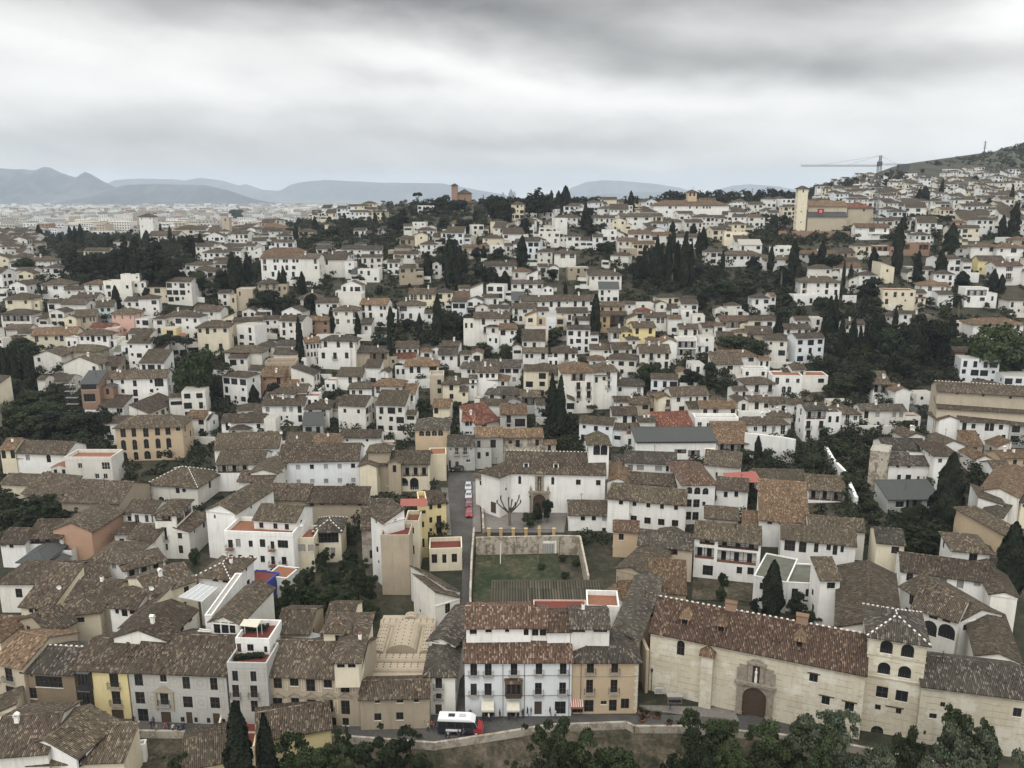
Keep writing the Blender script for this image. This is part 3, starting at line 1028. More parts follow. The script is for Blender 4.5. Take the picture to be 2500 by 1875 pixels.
 if not sub:
  sc = [proj(c[0], c[1], z) for c in cs for z in (ze, max(gf, ze - H))]
  bx = (min(q[0] for q in sc), min(q[1] for q in sc), max(q[0] for q in sc), max(q[1] for q in sc))
  root['category'] = cat
  if group:
   root['group'] = group
  if label:
   root['label'] = label
  BUILT.append(dict(root=root, box=bx, label=label, wc=wc, rc=rc, fl=fl, W=Wd, roof=roof, cs=cs, ze=ze))
 ret = dict(root=root, W=Wd, D=D, HL=HL, ang=ang, P1=P1, zb=zb, ze=ze, put=put, roof=ro, GL=GL, H=H, n=n, off=off, da=da)
 if key:
  BK[key] = ret
 return ret
def aerial():
 m = MB()
 m.bar((0, 0, -.5), (0, 0, 2.3), .05, 'iron', 4)
 for z, w in ((2.2, .5), (2.0, .6), (1.7, .4)):
  m.bar((-w, 0, z), (w, 0, z), .02, 'iron', 3)
 m.bar((0, -.6, 2.1), (0, .5, 2.1), .02, 'iron', 3)
 return m.mesh('aerial')
AER = aerial()
CHIM = [chimney_mesh(0), chimney_mesh(1)]# --- ground
def grid_mesh(name, pts, nx, ny, mat):
 me = bpy.data.meshes.new(name)
 fs = [(j * nx + i, j * nx + i + 1, (j + 1) * nx + i + 1, (j + 1) * nx + i) for j in range(ny - 1) for i in range(nx - 1)]
 me.from_pydata(pts, [], fs)
 me.materials.append(M(mat))
 me.polygons.foreach_set('use_smooth', [True] * len(fs))
 return me
def rowsY():
 ys, y = [-60, 0, 40, 70, 90], 96.0
 while y < 12000:
  ys.append(y)
  y += 0.9 if y < 122 else (3 if y < 260 else (5 if y < 700 else y * .02))
 return ys
YS = rowsY()
NS = 190
def ground():
 pts = []
 for Y in YS:
  yy = max(Y, 40)
  for i in range(NS):
   s = -1.15 + 2.3 * i / (NS - 1)
   X = s * yy
   z = T(X, Y)
   pts.append((X, Y, z))
 o = link('ground', grid_mesh('ground', pts, NS, len(YS), 'soil'))
 o.data.materials.append(M('farplain'))
 for p in o.data.polygons:
  if p.center.y > 1400:
   p.material_index = 1
 tag(o, 'dark planted hillside ground under the houses', kind='structure')
ground()
def drape(name, left, right, mat, lift=.12, nu=5, step=2.0, kind='structure', label=None, cat=None, tile='Z'):
 """a sheet laid on the ground between two edges traced in the photograph"""
 L = [hit(*px(tile, x, y))[:2] for x, y in left]
 Rr = [hit(*px(tile, x, y))[:2] for x, y in right]
 def dens(P, n):
  tot = [0]
  for a, b in zip(P, P[1:]):
   tot.append(tot[-1] + math.hypot(b[0] - a[0], b[1] - a[1]))
  out = []
  for i in range(n):
   q = tot[-1] * i / (n - 1)
   for j in range(1, len(P)):
    if q <= tot[j] + 1e-6:
     k = (q - tot[j - 1]) / max(1e-6, tot[j] - tot[j - 1])
     out.append((P[j - 1][0] + (P[j][0] - P[j - 1][0]) * k, P[j - 1][1] + (P[j][1] - P[j - 1][1]) * k))
     break
  return out
 ln = sum(math.hypot(b[0] - a[0], b[1] - a[1]) for a, b in zip(L, L[1:]))
 n = max(4, int(ln / step))
 A, B = dens(L, n), dens(Rr, n)
 pts = []
 for a, b in zip(A, B):
  for i in range(nu):
   k = i / (nu - 1)
   X, Y = a[0] + (b[0] - a[0]) * k, a[1] + (b[1] - a[1]) * k
   pts.append((X, Y, T(X, Y, False) + lift))
 o = link(name, grid_mesh(name, pts, nu, n, mat))
 if kind:
  tag(o, label, cat, kind=kind)
 else:
  tag(o, label, cat)
 return o
# riverside street with its parapet wall
def street():
 m = MB()
 E = [p for p in EDGE]
 top = [(p[0], 127.0 if p[0] < 30 else 127.0 - (p[0] - 30) * .42) for p in E]
 for a, b, c, d in zip(E, E[1:], top[1:], top):
  m.face([(a[0], a[1] + .2, .04), (b[0], b[1] + .2, .04), (c[0], c[1], .04), (d[0], d[1], .04)], 'cobble')
 tag(m.build('street'), 'cobbled street running along the river wall', kind='structure')
 w = MB()
 for a, b in zip(E, E[1:]):
  d = Vector((b[0] - a[0], b[1] - a[1], 0)).normalized()
  nrm = Vector((d.y, -d.x, 0)) * .22
  A, B = Vector((a[0], a[1], 0)), Vector((b[0], b[1], 0))
  z0, z1 = -6.5, .55
  q = [A + nrm, B + nrm, B - nrm, A - nrm]
  for i, j in ((0, 1), (2, 3)):
   w.face([q[i] + Vector((0, 0, z0)), q[j] + Vector((0, 0, z0)), q[j] + Vector((0, 0, z1)), q[i] + Vector((0, 0, z1))], 'stone')
  w.face([p + Vector((0, 0, z1)) for p in q], 'stone')
 tag(w.build('river_wall'), 'low stone parapet wall between street and river bank', 'wall')
 s = MB()
 L = [at_z(x, y, 0) for x, y in ((1560, 1722), (1660, 1735), (1760, 1745), (1800, 1752))]
 for a, b in zip(L, L[1:]):
  s.face([(a[0], a[1] - 1.2, .16), (b[0], b[1] - 1.2, .16), (b[0], b[1] + 2, .16), (a[0], a[1] + 2, .16)], 'pave')
  s.face([(a[0], a[1] - 1.2, .0), (b[0], b[1] - 1.2, .0), (b[0], b[1] - 1.2, .16), (a[0], a[1] - 1.2, .16)], 'pave')
 tag(s.build('pavement'), 'raised stone pavement along the foot of the convent', kind='structure')
street()
def bank():
 pts, nx, ny = [], 120, 14
 rg = random.Random(5)
 xs = [-110 + 230 * i / (nx - 1) for i in range(nx)]
 for j in range(ny):
  for X in xs:
   Y = _edge(X) + .6 - 26 * j / (ny - 1)
   z = -1.3 - 4.2 * j / (ny - 1) + .5 * math.sin(X * .31 + j) * math.sin(X * .11 - j * .7) + rg.uniform(-.12, .12)
   if j == 0:
    z = -.4
   if j == 1:
    z = -1.1
   pts.append((X, Y, z))
 tag(link('river_bank', grid_mesh('river_bank', pts, nx, ny, 'bank')), 'brown earthy river bank below the street wall', kind='structure')
bank()
drape('uphill_road', [(372, 620), (366, 900), (400, 1200)], [(670, 610), (650, 900), (612, 1200)], 'cobble', tile='I', label='dark cobbled road where the cars are parked')
drape('lane', [(400, 1180), (510, 1400), (505, 1700), (480, 2200), (455, 2950)], [(625, 1180), (600, 1400), (588, 1700), (605, 2200), (628, 2950)], 'cobble', lift=.16, tile='I', label='narrow lane descending to the river')
drape('pavement', [(300, 760), (360, 1220)], [(368, 760), (404, 1220)], 'pave', lift=.24, nu=2, tile='I', label='paved strip left of the parked cars')
drape('pavement', [(606, 700), (608, 1190)], [(672, 700), (690, 1190)], 'pave', lift=.24, nu=2, tile='I', label='paved strip right of the parked cars')
drape('church_yard', [(700, 990), (715, 1190)], [(1520, 1000), (1490, 1190)], 'pave', lift=.14, nu=12, tile='I', label='paved forecourt of the white church')
drape('walled_garden', [(640, 1390), (590, 2100)], [(1420, 1370), (1480, 1700)], 'grass', lift=.14, nu=12, tile='I', label='overgrown green plot behind the ruined wall')
drape('steep_street', [(1235, 1000), (1175, 1100), (1395, 1350)], [(1330, 1000), (1390, 1170), (1405, 1330)], 'cobble', lift=.2, tile='P', label='steep dark street climbing past the big church')
drape('convent_court', [(760, 1340), (750, 1640)], [(1340, 1480), (1330, 1659)], 'bank', lift=.14, nu=10, tile='J', label='earthy courtyard of the convent')
drape('bare_slope', [(140, 620), (330, 960)], [(460, 620), (470, 960)], 'bank', lift=.25, nu=10, tile='K', label='brown earthy plot beside the ruined house')
# distant ranges
def hills(name, label, ridge, dist, thick, base=18.0, seed=1, mat='mountain'):
 rg = random.Random(seed)
 n = 160
 xs0, xs1 = ridge[0][0], ridge[-1][0]
 pts = []
 prof = [(-1.0, 0.0), (-.75, .10), (-.5, .3), (-.3, .55), (-.12, .82), (0, 1.0), (.3, .6), (1.0, 0)]
 ph = [rg.uniform(0, 6.28) for _ in range(12)]
 for dy, hf in prof:
  for i in range(n):
   x = xs0 + (xs1 - xs0) * i / (n - 1)
   yp = interp(ridge, x)
   X, Y = 0, 0
   d = ray(x, yp)
   t = dist / d[1]
   top = CAMZ + d[2] * t
   X, Y = d[0] * t, dist
   j = sum(math.sin(x * (.012 * (q + 1) ** 1.3) + ph[q] + dy * 3) / (q + 1) for q in range(12))
   h = max(0, (top - base)) * hf * (1 + (.07 * j if 0 < hf < 1 else 0.012 * j))
   pts.append((X, Y + dy * thick * (1 + .1 * j), base - 3 + h))
 me = grid_mesh(name, pts, n, len(prof), mat)
 tag(link(name, me), label, kind='structure')
hills('hills', 'blue grey pointed mountains at the far left', [(-500, 440), (-200, 418), (0, 411), (60, 413), (85, 415), (108, 407), (125, 410), (150, 422), (185, 432), (198, 422), (208, 418), (222, 424), (250, 440), (275, 452), (300, 472), (340, 500)], 7600, 900, seed=3)
hills('hills', 'low dark rounded hill in front of the far range', [(150, 500), (200, 478), (280, 456), (310, 450), (360, 448), (430, 450), (500, 452), (560, 465), (620, 485), (680, 498)], 6900, 700, seed=8)
hills('hills', 'pale blue jagged range behind the rounded hill', [(200, 470), (280, 440), (340, 436), (420, 437), (450, 440), (490, 433), (540, 440), (585, 452), (600, 448), (640, 462), (690, 466), (730, 500)], 13000, 1500, seed=5)
hills('hills', 'long pale blue ridge left of the brick church', [(600, 490), (690, 462), (710, 450), (735, 443), (790, 438), (860, 442), (940, 446), (1000, 446), (1080, 448), (1160, 462), (1230, 474), (1300, 500)], 12500, 1500, seed=7)
hills('hills', 'faint blue hill behind the cypress skyline', [(1280, 500), (1360, 478), (1395, 458), (1430, 445), (1470, 440), (1540, 443), (1600, 448), (1660, 458), (1700, 470), (1740, 466), (1790, 452), (1830, 449), (1900, 455), (1980, 470), (2060, 500)], 14000, 1500, seed=9)
hills('hills', 'lower blue hill behind the long tiled building', [(1340, 500), (1420, 482), (1480, 472), (1560, 467), (1640, 468), (1700, 478), (1780, 500)], 11000, 900, seed=10)
# scrub hill at the right
def scrubhill():
 ridge = [(2080, 470), (2140, 452), (2180, 437), (2215, 424), (2240, 418), (2258, 402), (2300, 399), (2350, 389), (2400, 376), (2450, 366), (2500, 353), (2600, 336), (2800, 300)]
 n = 110
 prof = [(-300, -.02), (-240, .18), (-170, .42), (-100, .66), (-45, .87), (0, 1.0), (60, .85), (250, .3), (500, -.05)]
 pts = []
 for dy, hf in prof:
  for i in range(n):
   x = 2080 + 720 * i / (n - 1)
   d = ray(x, interp(ridge, x))
   t = 1150 / d[1]
   top = CAMZ + d[2] * t
   X, Y = d[0] * t * (1 + dy / 2600), 1150 + dy
   b = 95
   pts.append((X, Y, b + (top - b) * hf + (2.2 * math.sin(x * .13 + dy * .05) + 1.4 * math.sin(x * .31 - dy * .11) if 0 < hf < 1 else .8 * math.sin(x * .4))))
 tag(link('hills', grid_mesh('scrub_hill', pts, n, len(prof), 'hillscrub')), 'steep scrubby green hillside at the right with a bare bluff', kind='structure')
scrubhill()
# --- the buildings near the river
def nb(label, *row, **kw):
 return building(row, label, **kw)
# --- the street row
nb('beige house with small balconies at the far left of the street row', 'A', -60, 735, 190, 785, 1160, 11, 'g', 'beige', 'orange', dict(bx=225, w='@45,800,105,910,d;55,955,130,1050,D;85,1085,132,1120,q;-5,1078,40,1115,q;-60,800,-20,900,d', ch=0))
nb('dark timber-balconied mud-brown house between beige and yellow fronts', 'A', 190, 815, 622, 838, 1200, 9, 'g', 'brownw', 'dark', dict(bx=232, w='@300,868,525,960,W;250,965,310,1055,w;385,1100,535,1205,T;255,840,275,870,q', dash=1, ch=0), key='brownh')
nb('pale yellow three-storey house with dark glazed bay and iron balconies', 'A', 622, 797, 1068, 818, 1205, 11, 'g', 'yellow', 'brown', dict(bx=650, w='@925,845,1000,960,d;945,995,1018,1105,d;720,1130,805,1198,T;650,1145,705,1185,q;855,1160,900,1205,q;945,1150,1045,1240,t', ch=0), key='yel')
nb('grey painted palace front with brown roof and shops at street level', 'A', 1080, 815, 1905, 846, 1245, 13, 'g', 'greyw', 'brown', dict(bx=1105, k=.42,
 w='@1135,850,1205,948,D;1350,855,1405,915,w;1540,872,1602,975,D;1773,880,1835,985,D;1143,1000,1222,1100,D;1352,1012,1422,1108,d;1545,1038,1625,1132,D;1775,1045,1855,1138,D;1165,1142,1252,1250,T;1362,1168,1445,1285,t;1525,1212,1558,1255,q;1575,1170,1625,1292,t;1640,1215,1668,1258,q;1745,1220,1775,1262,q;1800,1180,1858,1305,t;1872,1228,1902,1270,q', ch=0), key='palace')
nb('narrow grey painted house with stepped red roof terraces', 'B', 190, 795, 522, 802, 1290, 6, 'f', 'greyw', 'terrace', dict(bx=200,
 w='@232,822,280,908,D;385,826,435,912,D;233,940,290,1045,d;385,945,445,1048,d;240,1065,298,1165,D;390,1068,448,1168,D'), key='redterr')
building(('B', 262, 588, 545, 596, 3, 6, 'f', 'white', 'terrace', dict(on='redterr', ze=12.2, w='@272,592,308,665,t;358,598,412,656,w;500,615,528,668,w', ns=1)))
nb('stone renaissance palace front with five bays of tall windows', 'B', 525, 848, 1295, 878, 1260, 12, 'g', 'mud', 'brown', dict(bx=545, k=.42, ns=1,
 w='@580,865,650,970,D;718,880,790,950,w;855,888,930,995,D;1003,898,1073,965,w;1146,898,1220,1005,D;575,1045,655,1150,D;730,1052,797,1152,d;863,1064,938,1182,D;1003,1066,1083,1168,d;1150,1072,1224,1190,D;1162,1220,1216,1282,w;640,1205,700,1290,w;800,1210,860,1300,t;1000,1215,1110,1290,T', ch=0), key='stonep')
building(('B', 1090, 738, 1298, 735, 3, 15, 'h', 'cream', 'brown', dict(on='stonep', ze=12.3, w='@1115,740,1180,795,W;1207,740,1272,795,W', k=.34, side='q..w..q/v...v', ch=1)))
nb('brown-tiled rear wing of the stone palace beside the green garden', 'B', 600, 490, 880, 495, 11, 9, 'g', 'mud', 'brown', dict(w='-', ch=0))
nb('small pyramid-roofed turret behind the stone palace', 'B', 1000, 480, 1200, 485, 13, 6, 'p', 'cream', 'brown', dict(w='-', ch=0, k=.5))
nb('brown double-sloped roof wing at the back right of the stone palace', 'B', 1020, 392, 1240, 400, 11, 7, 'g', 'cream', 'olive', dict(w='-', ch=0))
nb('low mud-walled house with four small dark windows beside the bath house', 'B', 1305, 1045, 1892, 1030, 1322, 5.5, 'g', 'mud', 'brown', dict(bx=1330, w='@1435,1045,1478,1092,w;1618,1040,1675,1090,w;1765,1036,1806,1086,w;1430,1180,1490,1240,w;1615,1172,1676,1235,w', ch=0), key='mudh')
nb('slim cream house with a hipped roof left of the dark lane', 'B', 1862, 850, 2110, 852, 1190, 9, 'h', 'white2', 'dark', dict(bx=1885, k=.52, w='@1945,865,2002,970,d;1950,1012,1998,1058,d;1945,1105,2000,1190,t', ch=0), key='slim')
nb('small gabled house with a white dormer behind the slim cream house', 'B', 1890, 562, 2112, 600, 8.0, 13, 'x', 'white2', 'dark', dict(k=.36, w='@1915,575,1978,630,w;2035,578,2064,632,w', ch=0))
nb('narrow tiled roof house edging the lane below the yellow buildings', 'B', 1945, 262, 2150, 200, 6.5, 9, 'l', 'white2', 'brown', dict(k=.5, w='-', ch=0))
nb('narrow brown-roofed lean-to edging the lane near its top bend', 'B', 2030, 195, 2150, 150, 6.0, 12, 'l', 'white2', 'brown', dict(k=.6, w='-', ch=0))
# --- white and tan pair
nb('bright white four-storey house with glazed timber bay and two awnings', 'C', 256, 735, 1163, 731, 1208, 3.8, 's', 'cool', 'red', dict(bx=265, k=.36, fm='frame', ns=1,
 w='@305,762,362,860,d;427,762,485,862,d;645,760,702,858,d;856,757,912,852,d;1060,755,1117,850,d;307,930,360,1028,d;424,928,485,1028,d;850,923,908,1022,d;1055,920,1112,1018,d;845,1080,908,1190,t;1017,1080,1110,1185,T;405,1150,500,1215,T;618,1148,718,1215,T', ch=0, side='v.v/..v/v..'), key='bigwhite')
building(('C', 270, 447, 815, 442, 3, 8, 'g', 'white', 'red', dict(on='bigwhite', ze=14.2, k=.38, w='@300,468,360,512,W;432,460,485,498,w;598,460,634,495,w;755,458,797,522,D', ch=0)))
building(('C', 815, 444, 952, 446, 3, 7, 'g', 'white', 'red', dict(on='bigwhite', ze=14.0, k=.38, w='@825,462,880,526,w;890,462,948,526,w', ch=0)))
building(('C', 955, 476, 1150, 474, 3, 7, 'g', 'white', 'red', dict(on='bigwhite', ze=13.6, k=.38, w='-', ch=0)))
nb('tan three-storey house with flowery balconies at the corner of the alley', 'C', 1165, 733, 1728, 730, 1185, 9, 'h', 'tan', 'dark', dict(bx=1150, k=.45, ns=0,
 w='@1288,742,1348,840,d;1495,740,1552,838,d;1282,897,1340,1008,d;1488,897,1546,1005,d;1265,1068,1345,1168,T;1475,1065,1540,1160,T;1575,1056,1645,1140,T;1405,1075,1455,1105,w;1160,1100,1255,1175,T', ch=0), key='tanh')
building(('C', 1155, 450, 1480, 452, 3, 7, 'g', 'white2', 'dark', dict(on='tanh', ze=14.2, k=.38, w='@1160,458,1275,495,W;1345,455,1460,495,W', ch=1)))
nb('long brown roof running back along the alley behind the tan house', 'C', 1490, 520, 1720, 560, 9.5, 24, 'x', 'beige', 'dark', dict(w='-', ch=0, rot=0, k=.3))
nb('low shed with a mossy corrugated roof at the foot of the garden', 'C', 488, 246, 1425, 245, 4.2, 7, 's', 'white2', 'corrug', dict(k=.16, w='oooooooo', ch=0, ns=1))
nb('small white house with a curved brown roof right of the mossy shed', 'C', 1418, 172, 1600, 232, 5.5, 10, 'x', 'white', 'orange', dict(w='-', k=.3, ch=0))
nb('flat red-floored annexe between the shed and the white house', 'C', 840, 320, 1290, 322, 7.5, 4, 'F', 'pink', 'terrace', dict(w='-', ch=0))
nb('white roof terrace house with plants behind the tan house', 'C', 1290, 310, 1560, 318, 9.0, 6, 'f', 'white', 'orange', dict(w='-', ch=0))
# --- the convent
CONV = nb('long pale rammed-earth convent church with carved portal and red roof', 'D', 100, 478, 1915, 842, 985, 12.5, 'g', 'tapial', 'red', dict(bx=70, k=.50, dash=1,
 w='@320,565,385,690,a;962,740,1010,830,a;1437,837,1510,915,w;1540,1032,1610,1106,w;1736,1085,1815,1162,w;900,1022,1025,1185,a', ch=0, side='v..v/....'), name='convent', cat='convent', key='convent', det=True)
nb('convent tower with four big arched openings and a tiled cap', 'E', 412, 718, 822, 782, 1390, 10, 'h', 'tapial', 'dark', dict(bx=388, k=.45, dash=1,
 w='@487,760,578,855,A;635,787,728,882,A;470,914,560,1000,A;615,940,707,1028,A;458,1085,543,1163,W;595,1114,683,1190,W;450,1212,492,1248,q;597,1237,637,1277,q;420,1362,510,1450,a', ch=0, side='a.a/a.a/.../q.'), name='tower', cat='tower', key='mirador', det=True)
nb('right wing of the convent with a dark tiled roof and tiny windows', 'E', 782, 1066, 1560, 1166, 1480, 10, 'g', 'tapial', 'dark', dict(bx=750, k=.42,
 w='@910,1195,946,1228,q;832,1275,886,1310,w;1422,1236,1484,1298,w;885,1442,930,1478,q;792,1395,810,1425,q', ch=0), name='convent', cat='convent', det=True)
nb('broad tan-tiled gable roof wing right of the tall cypress court', 'E', 183, 660, 640, None, 9.0, 26, 'x', 'white2', 'olive', dict(rot=-22, w='-', k=.38, ch=0))
nb('white school wing with dark ribbon windows beside the tall cypress', 'J', 1660, 1475, 2145, 1500, 6.0, 9, 'F', 'white', 'metalroof', dict(w='@1710,1528,1770,1592,w;1842,1535,1965,1610,W;1985,1562,2075,1635,W;2094,1580,2140,1645,W;1815,1640,1960,1659,W', ch=0))
nb('white block with dark windows left of the tall cypress', 'J', 1345, 1412, 1665, 1478, 6.5, 12, 'F', 'white', 'metalroof', dict(w='@1400,1475,1465,1540,w;1390,1620,1460,1659,w', ch=0))
nb('white turret room above the school wing', 'J', 1985, 1432, 2180, 1432, 10.0, 5, 's', 'white', 'olive', dict(w='@2050,1470,2128,1528,W', ch=0))
nb('white arcaded cloister wing with an open loggia and arches', 'E', 715, 520, 1035, 620, 9, 9, 'g', 'white2', 'brown', dict(w='@715,520,758,578,w;832,542,895,610,D;925,562,985,632,D;720,607,765,680,A;785,620,888,730,A;895,645,1018,750,A', ch=0, k=.42))
nb('long white wing with five arched windows and a brown roof', 'E', 635, 262, 1245, 345, 7.5, 9, 'g', 'white', 'brown', dict(w='@672,282,720,342,a;790,300,837,360,s;907,317,955,376,s;1027,335,1075,392,s;1148,350,1193,378,s', ch=0, k=.42))
nb('small white lantern room with a pyramid roof above the arched wing', 'E', 1000, 118, 1262, 142, 8.5, 9, 'h', 'white', 'brown', dict(w='@1112,140,1172,218,D', ch=0, k=.42))
nb('tan-roofed corner house with a white gable at the right of the cloister', 'E', 1040, 625, 1340, 575, 8.0, 14, 'x', 'white', 'olive', dict(w='@1072,648,1105,688,q', ch=0, k=.36))
nb('wide olive-tiled roof at the right end of the cloister', 'E', 1170, 860, 1480, None, 8, 17, 'x', 'white2', 'olive', dict(rot=-22, w='-', ch=0, k=.34))
nb('long tan roof running up the right edge of the convent', 'E', 1270, 430, 1460, None, 7.5, 24, 'x', 'white2', 'olive', dict(rot=-18, w='-', ch=0, k=.34))
nb('cream house at the top right of the convent garden', 'E', 465, 62, 660, 80, 8, 8, 'g', 'cream', 'dark', dict(w='@565,100,620,150,w', ch=0))
nb('long white gallery wing with wide balconies right of the cypress', 'J', 1610, 1035, 2330, 1110, 7.2, 8, 'g', 'white', 'olive', dict(w='@1640,1045,1745,1165,W;1780,1060,1852,1180,D;1925,1078,1968,1180,D;2045,1100,2088,1160,w;2105,1110,2150,1205,D;2180,1120,2212,1180,w', ch=0, k=.42))
nb('white long gabled wing behind the gallery wing', 'J', 1880, 930, 2420, 975, 7.5, 7, 'g', 'white2', 'olive', dict(w='-', ch=0))
nb('white convent wing with stacked dark galleries over the courtyard', 'J', 775, 1028, 1415, 1090, 1420, 9, 'g', 'white', 'olive', dict(bx=775, k=.42, w='@822,1032,968,1105,o;1000,1052,1392,1150,o;775,1132,962,1240,o;990,1170,1370,1290,o;850,1305,950,1400,T;1178,1320,1232,1385,w;1282,1325,1345,1395,w', ch=0))
nb('small tiled dome-like roof peeking over the gallery wing', 'J', 885, 835, 1190, 860, 10, 7, 'h', 'white2', 'olive', dict(w='-', ch=0))
nb('brown roof above the small arcade courtyard left of the galleries', 'J', 228, 1092, 752, 1148, 7.5, 8, 'g', 'beige', 'dark', dict(w='@300,1110,610,1190,o', ch=0, k=.42))
nb('walled roof block with a freshly tiled speckled roof', 'J', 335, 1545, 690, 1570, 5.5, 7, 's', 'beige', 'orange', dict(w='-', ch=0, k=.5))
nb('curving tan roof along the alley behind the convent church', 'J', 20, 1330, 300, 1400, 7.5, 24, 'x', 'mud', 'olive', dict(w='-', ch=0, k=.34))
nb('brown roof with a white hip line at the corner of the alley', 'J', 150, 1560, 350, 1590, 7.5, 9, 'h', 'mud', 'dark', dict(w='-', ch=0, k=.34))
nb('dark ribbed roof wedged behind the hip of the convent church', 'D', 0, 300, 230, 315, 8.2, 7, 'g', 'mud', 'dark', dict(w='-', ch=0, k=.45))
nb('salmon house with a small window behind the white four-window wing', 'J', -10, 962, 235, 975, 6.5, 6, 'g', 'tan', 'red', dict(w='@42,1000,90,1060,w', ch=0))
nb('white monastery wing with two rows of five dark square windows', 'J', -50, 650, 690, 712, 8.5, 9, 'g', 'white', 'olive', dict(k=.42,
 w='@45,672,82,718,w;175,684,213,732,w;308,698,346,746,w;440,710,478,760,w;575,722,613,770,w;32,805,82,878,w;155,825,216,885,w;288,843,350,904,w;420,857,483,918,w;553,868,616,928,w;-70,660,-40,705,w;-85,790,-45,860,w', ch=0))
nb('white wing with blinds under a long brown roof', 'J', 148, 500, 645, 532, 7.5, 7, 'g', 'white', 'brown', dict(k=.45, w='@88,498,122,548,s;245,515,300,565,s;373,527,430,575,s;480,537,536,582,s;587,545,642,590,s', ch=0))
nb('upper white wing with four shuttered windows and a dark roof', 'J', 100, 300, 600, 320, 8.5, 8, 'g', 'white', 'dark', dict(k=.42, w='@128,335,178,387,s;216,338,283,387,s;392,344,458,394,s;497,348,551,400,w', ch=0))
nb('white corner block with three arched windows under a russet hipped roof', 'J', 665, 515, 975, 512, 10.5, 16, 'h', 'white', 'red', dict(k=.42, w='@692,550,752,615,a;770,552,830,620,a;850,558,909,622,a;695,668,745,740,W;760,668,822,745,W;848,690,878,732,q;690,788,740,865,W;752,790,812,868,W;715,945,755,970,w', ch=0))
nb('plain white house with two small windows beside the glass courtyard', 'J', 985, 555, 1290, 580, 7.0, 8, 'g', 'white', 'brown', dict(w='@1055,592,1092,648,w;1157,590,1194,645,w', ch=0))
nb('white house with a sunken roof terrace and two skylights', 'J', 1400, 850, 1875, 892, 6.8, 13, 's', 'white', 'orange', dict(w='@1475,866,1522,906,w;1605,880,1650,905,w;1745,895,1790,920,w', ch=0, k=.38))
nb('long tiled roof on white posts above the pale glass pool', 'J', 1860, 560, 2230, 582, 4.0, 5, 's', 'white', 'olive', dict(w='ooo', ch=0, k=.4))
nb('low house with an orange tiled roof beside the cypress garden', 'J', 1370, 490, 1860, 500, 5.2, 9, 'g', 'white2', 'olive', dict(w='@1420,510,1485,530,W;1535,515,1585,555,w', ch=0))
nb('russet-roofed open pavilion above the garden wall', 'J', 985, 120, 1320, 120, 4.5, 9, 's', 'white', 'orange', dict(w='ooo', ch=0, k=.42))
nb('long building with a flat dark slate roof and white balcony band', 'J', 205, 105, 985, 100, 6.0, 8, 's', 'white', 'slate', dict(w='@215,108,980,128,W;580,185,695,225,o;710,195,825,255,o', ch=0, k=.22))
nb('brown-tiled house with two ridges behind the russet hipped roof', 'J', 868, 318, 1215, 350, 6.5, 11, 'g', 'white2', 'brown', dict(w='@975,408,995,455,w', ch=0))
# --- church of the plaza
nb('white church with a long tiled roof and a carved stone portal', 'I', 912, 600, 1888, 622, 990, 15, 'g', 'white', 'brown', dict(bx=905, k=.42,
 w='@1048,640,1076,718,a;1366,650,1395,724,a;1604,675,1650,726,w;1797,680,1842,730,w;1198,862,1298,1000,a', ch=0, ns=1, dash=1), name='church', cat='church', key='stpeter', det=True)
nb('white chapel end of the church with a half-cone tiled roof', 'I', 690, 592, 868, 640, 985, 9, 'h', 'white', 'brown', dict(bx=730, k=.4, w='@783,892,833,997,t', ch=0))
nb('square white bell tower with arched belfry and pyramid cap', 'I', 1728, 318, 1925, 322, 14.5, 6.5, 'p', 'white', 'olive', dict(Y=199, k=.75, w='@1772,338,1838,440,A;1842,338,1908,440,A;1925,520,1950,552,q', side='A/q', ch=0), name='bell_tower', cat='bell tower')
nb('white gabled sacristy right of the bell tower', 'I', 1905, 690, 2120, 700, 7.5, 16, 'x', 'white', 'orange', dict(w='@1925,688,1942,702,q;2062,697,2096,745,s', ch=0, k=.35))
nb('white wing with three square windows in front of the church', 'I', 1535, 1000, 1938, 1005, 1170, 8.5, 'g', 'white', 'brown', dict(bx=1535, k=.42, w='@1650,1028,1692,1070,w;1757,1028,1797,1070,w;1857,1030,1897,1075,s;1855,1140,1892,1235,D', ch=0))
nb('terracotta-ended annexe of the white monastery wing', 'I', 1912, 840, 2120, 860, 9, 10, 'h', 'white', 'brown', dict(w='@2018,867,2058,916,w;2150,880,2190,930,w', ch=0))
nb('white house with paired balconies at the head of the road', 'I', 366, 338, 628, 335, 590, 8, 'g', 'greyw', 'dark', dict(bx=366, w='@385,372,405,398,q;438,365,473,435,d;517,362,555,435,d;584,365,602,390,q;366,488,402,572,t;438,498,477,560,t;545,480,585,508,w', ch=0))
nb('house with white quoined corners and tall windows facing the road', 'I', 632, 258, 900, 252, 530, 8, 'g', 'greyw', 'orange', dict(bx=632, w='@652,300,684,365,D;779,290,832,368,D', ch=0))
nb('long peeling house with an orange tiled roof left of the awning', 'I', 900, 262, 1285, 255, 7.5, 7, 'g', 'dirty', 'orange', dict(w='@957,298,987,332,w;1022,292,1062,362,D;1212,288,1247,348,D', ch=0))
nb('white house with a red tiled roof and twin windows', 'I', 508, 102, 632, 102, 6.5, 8, 'g', 'cool', 'terra', dict(w='@535,115,573,158,w;580,113,608,156,w;535,212,575,235,w;582,212,610,235,w', ch=1))
nb('red-roofed extension with a white gabled dormer', 'I', 635, 138, 865, 95, 6.0, 9, 's', 'white', 'terra', dict(w='@695,145,745,172,W', ch=0, ns=1))
nb('grey stepped house with brown blinds beside the red roof', 'I', 875, 38, 1130, 36, 9.5, 9, 'g', 'greyw', 'orange', dict(w='@935,55,977,128,d;1015,88,1115,165,g;1020,0,1115,36,W;938,140,972,168,q', ch=0))
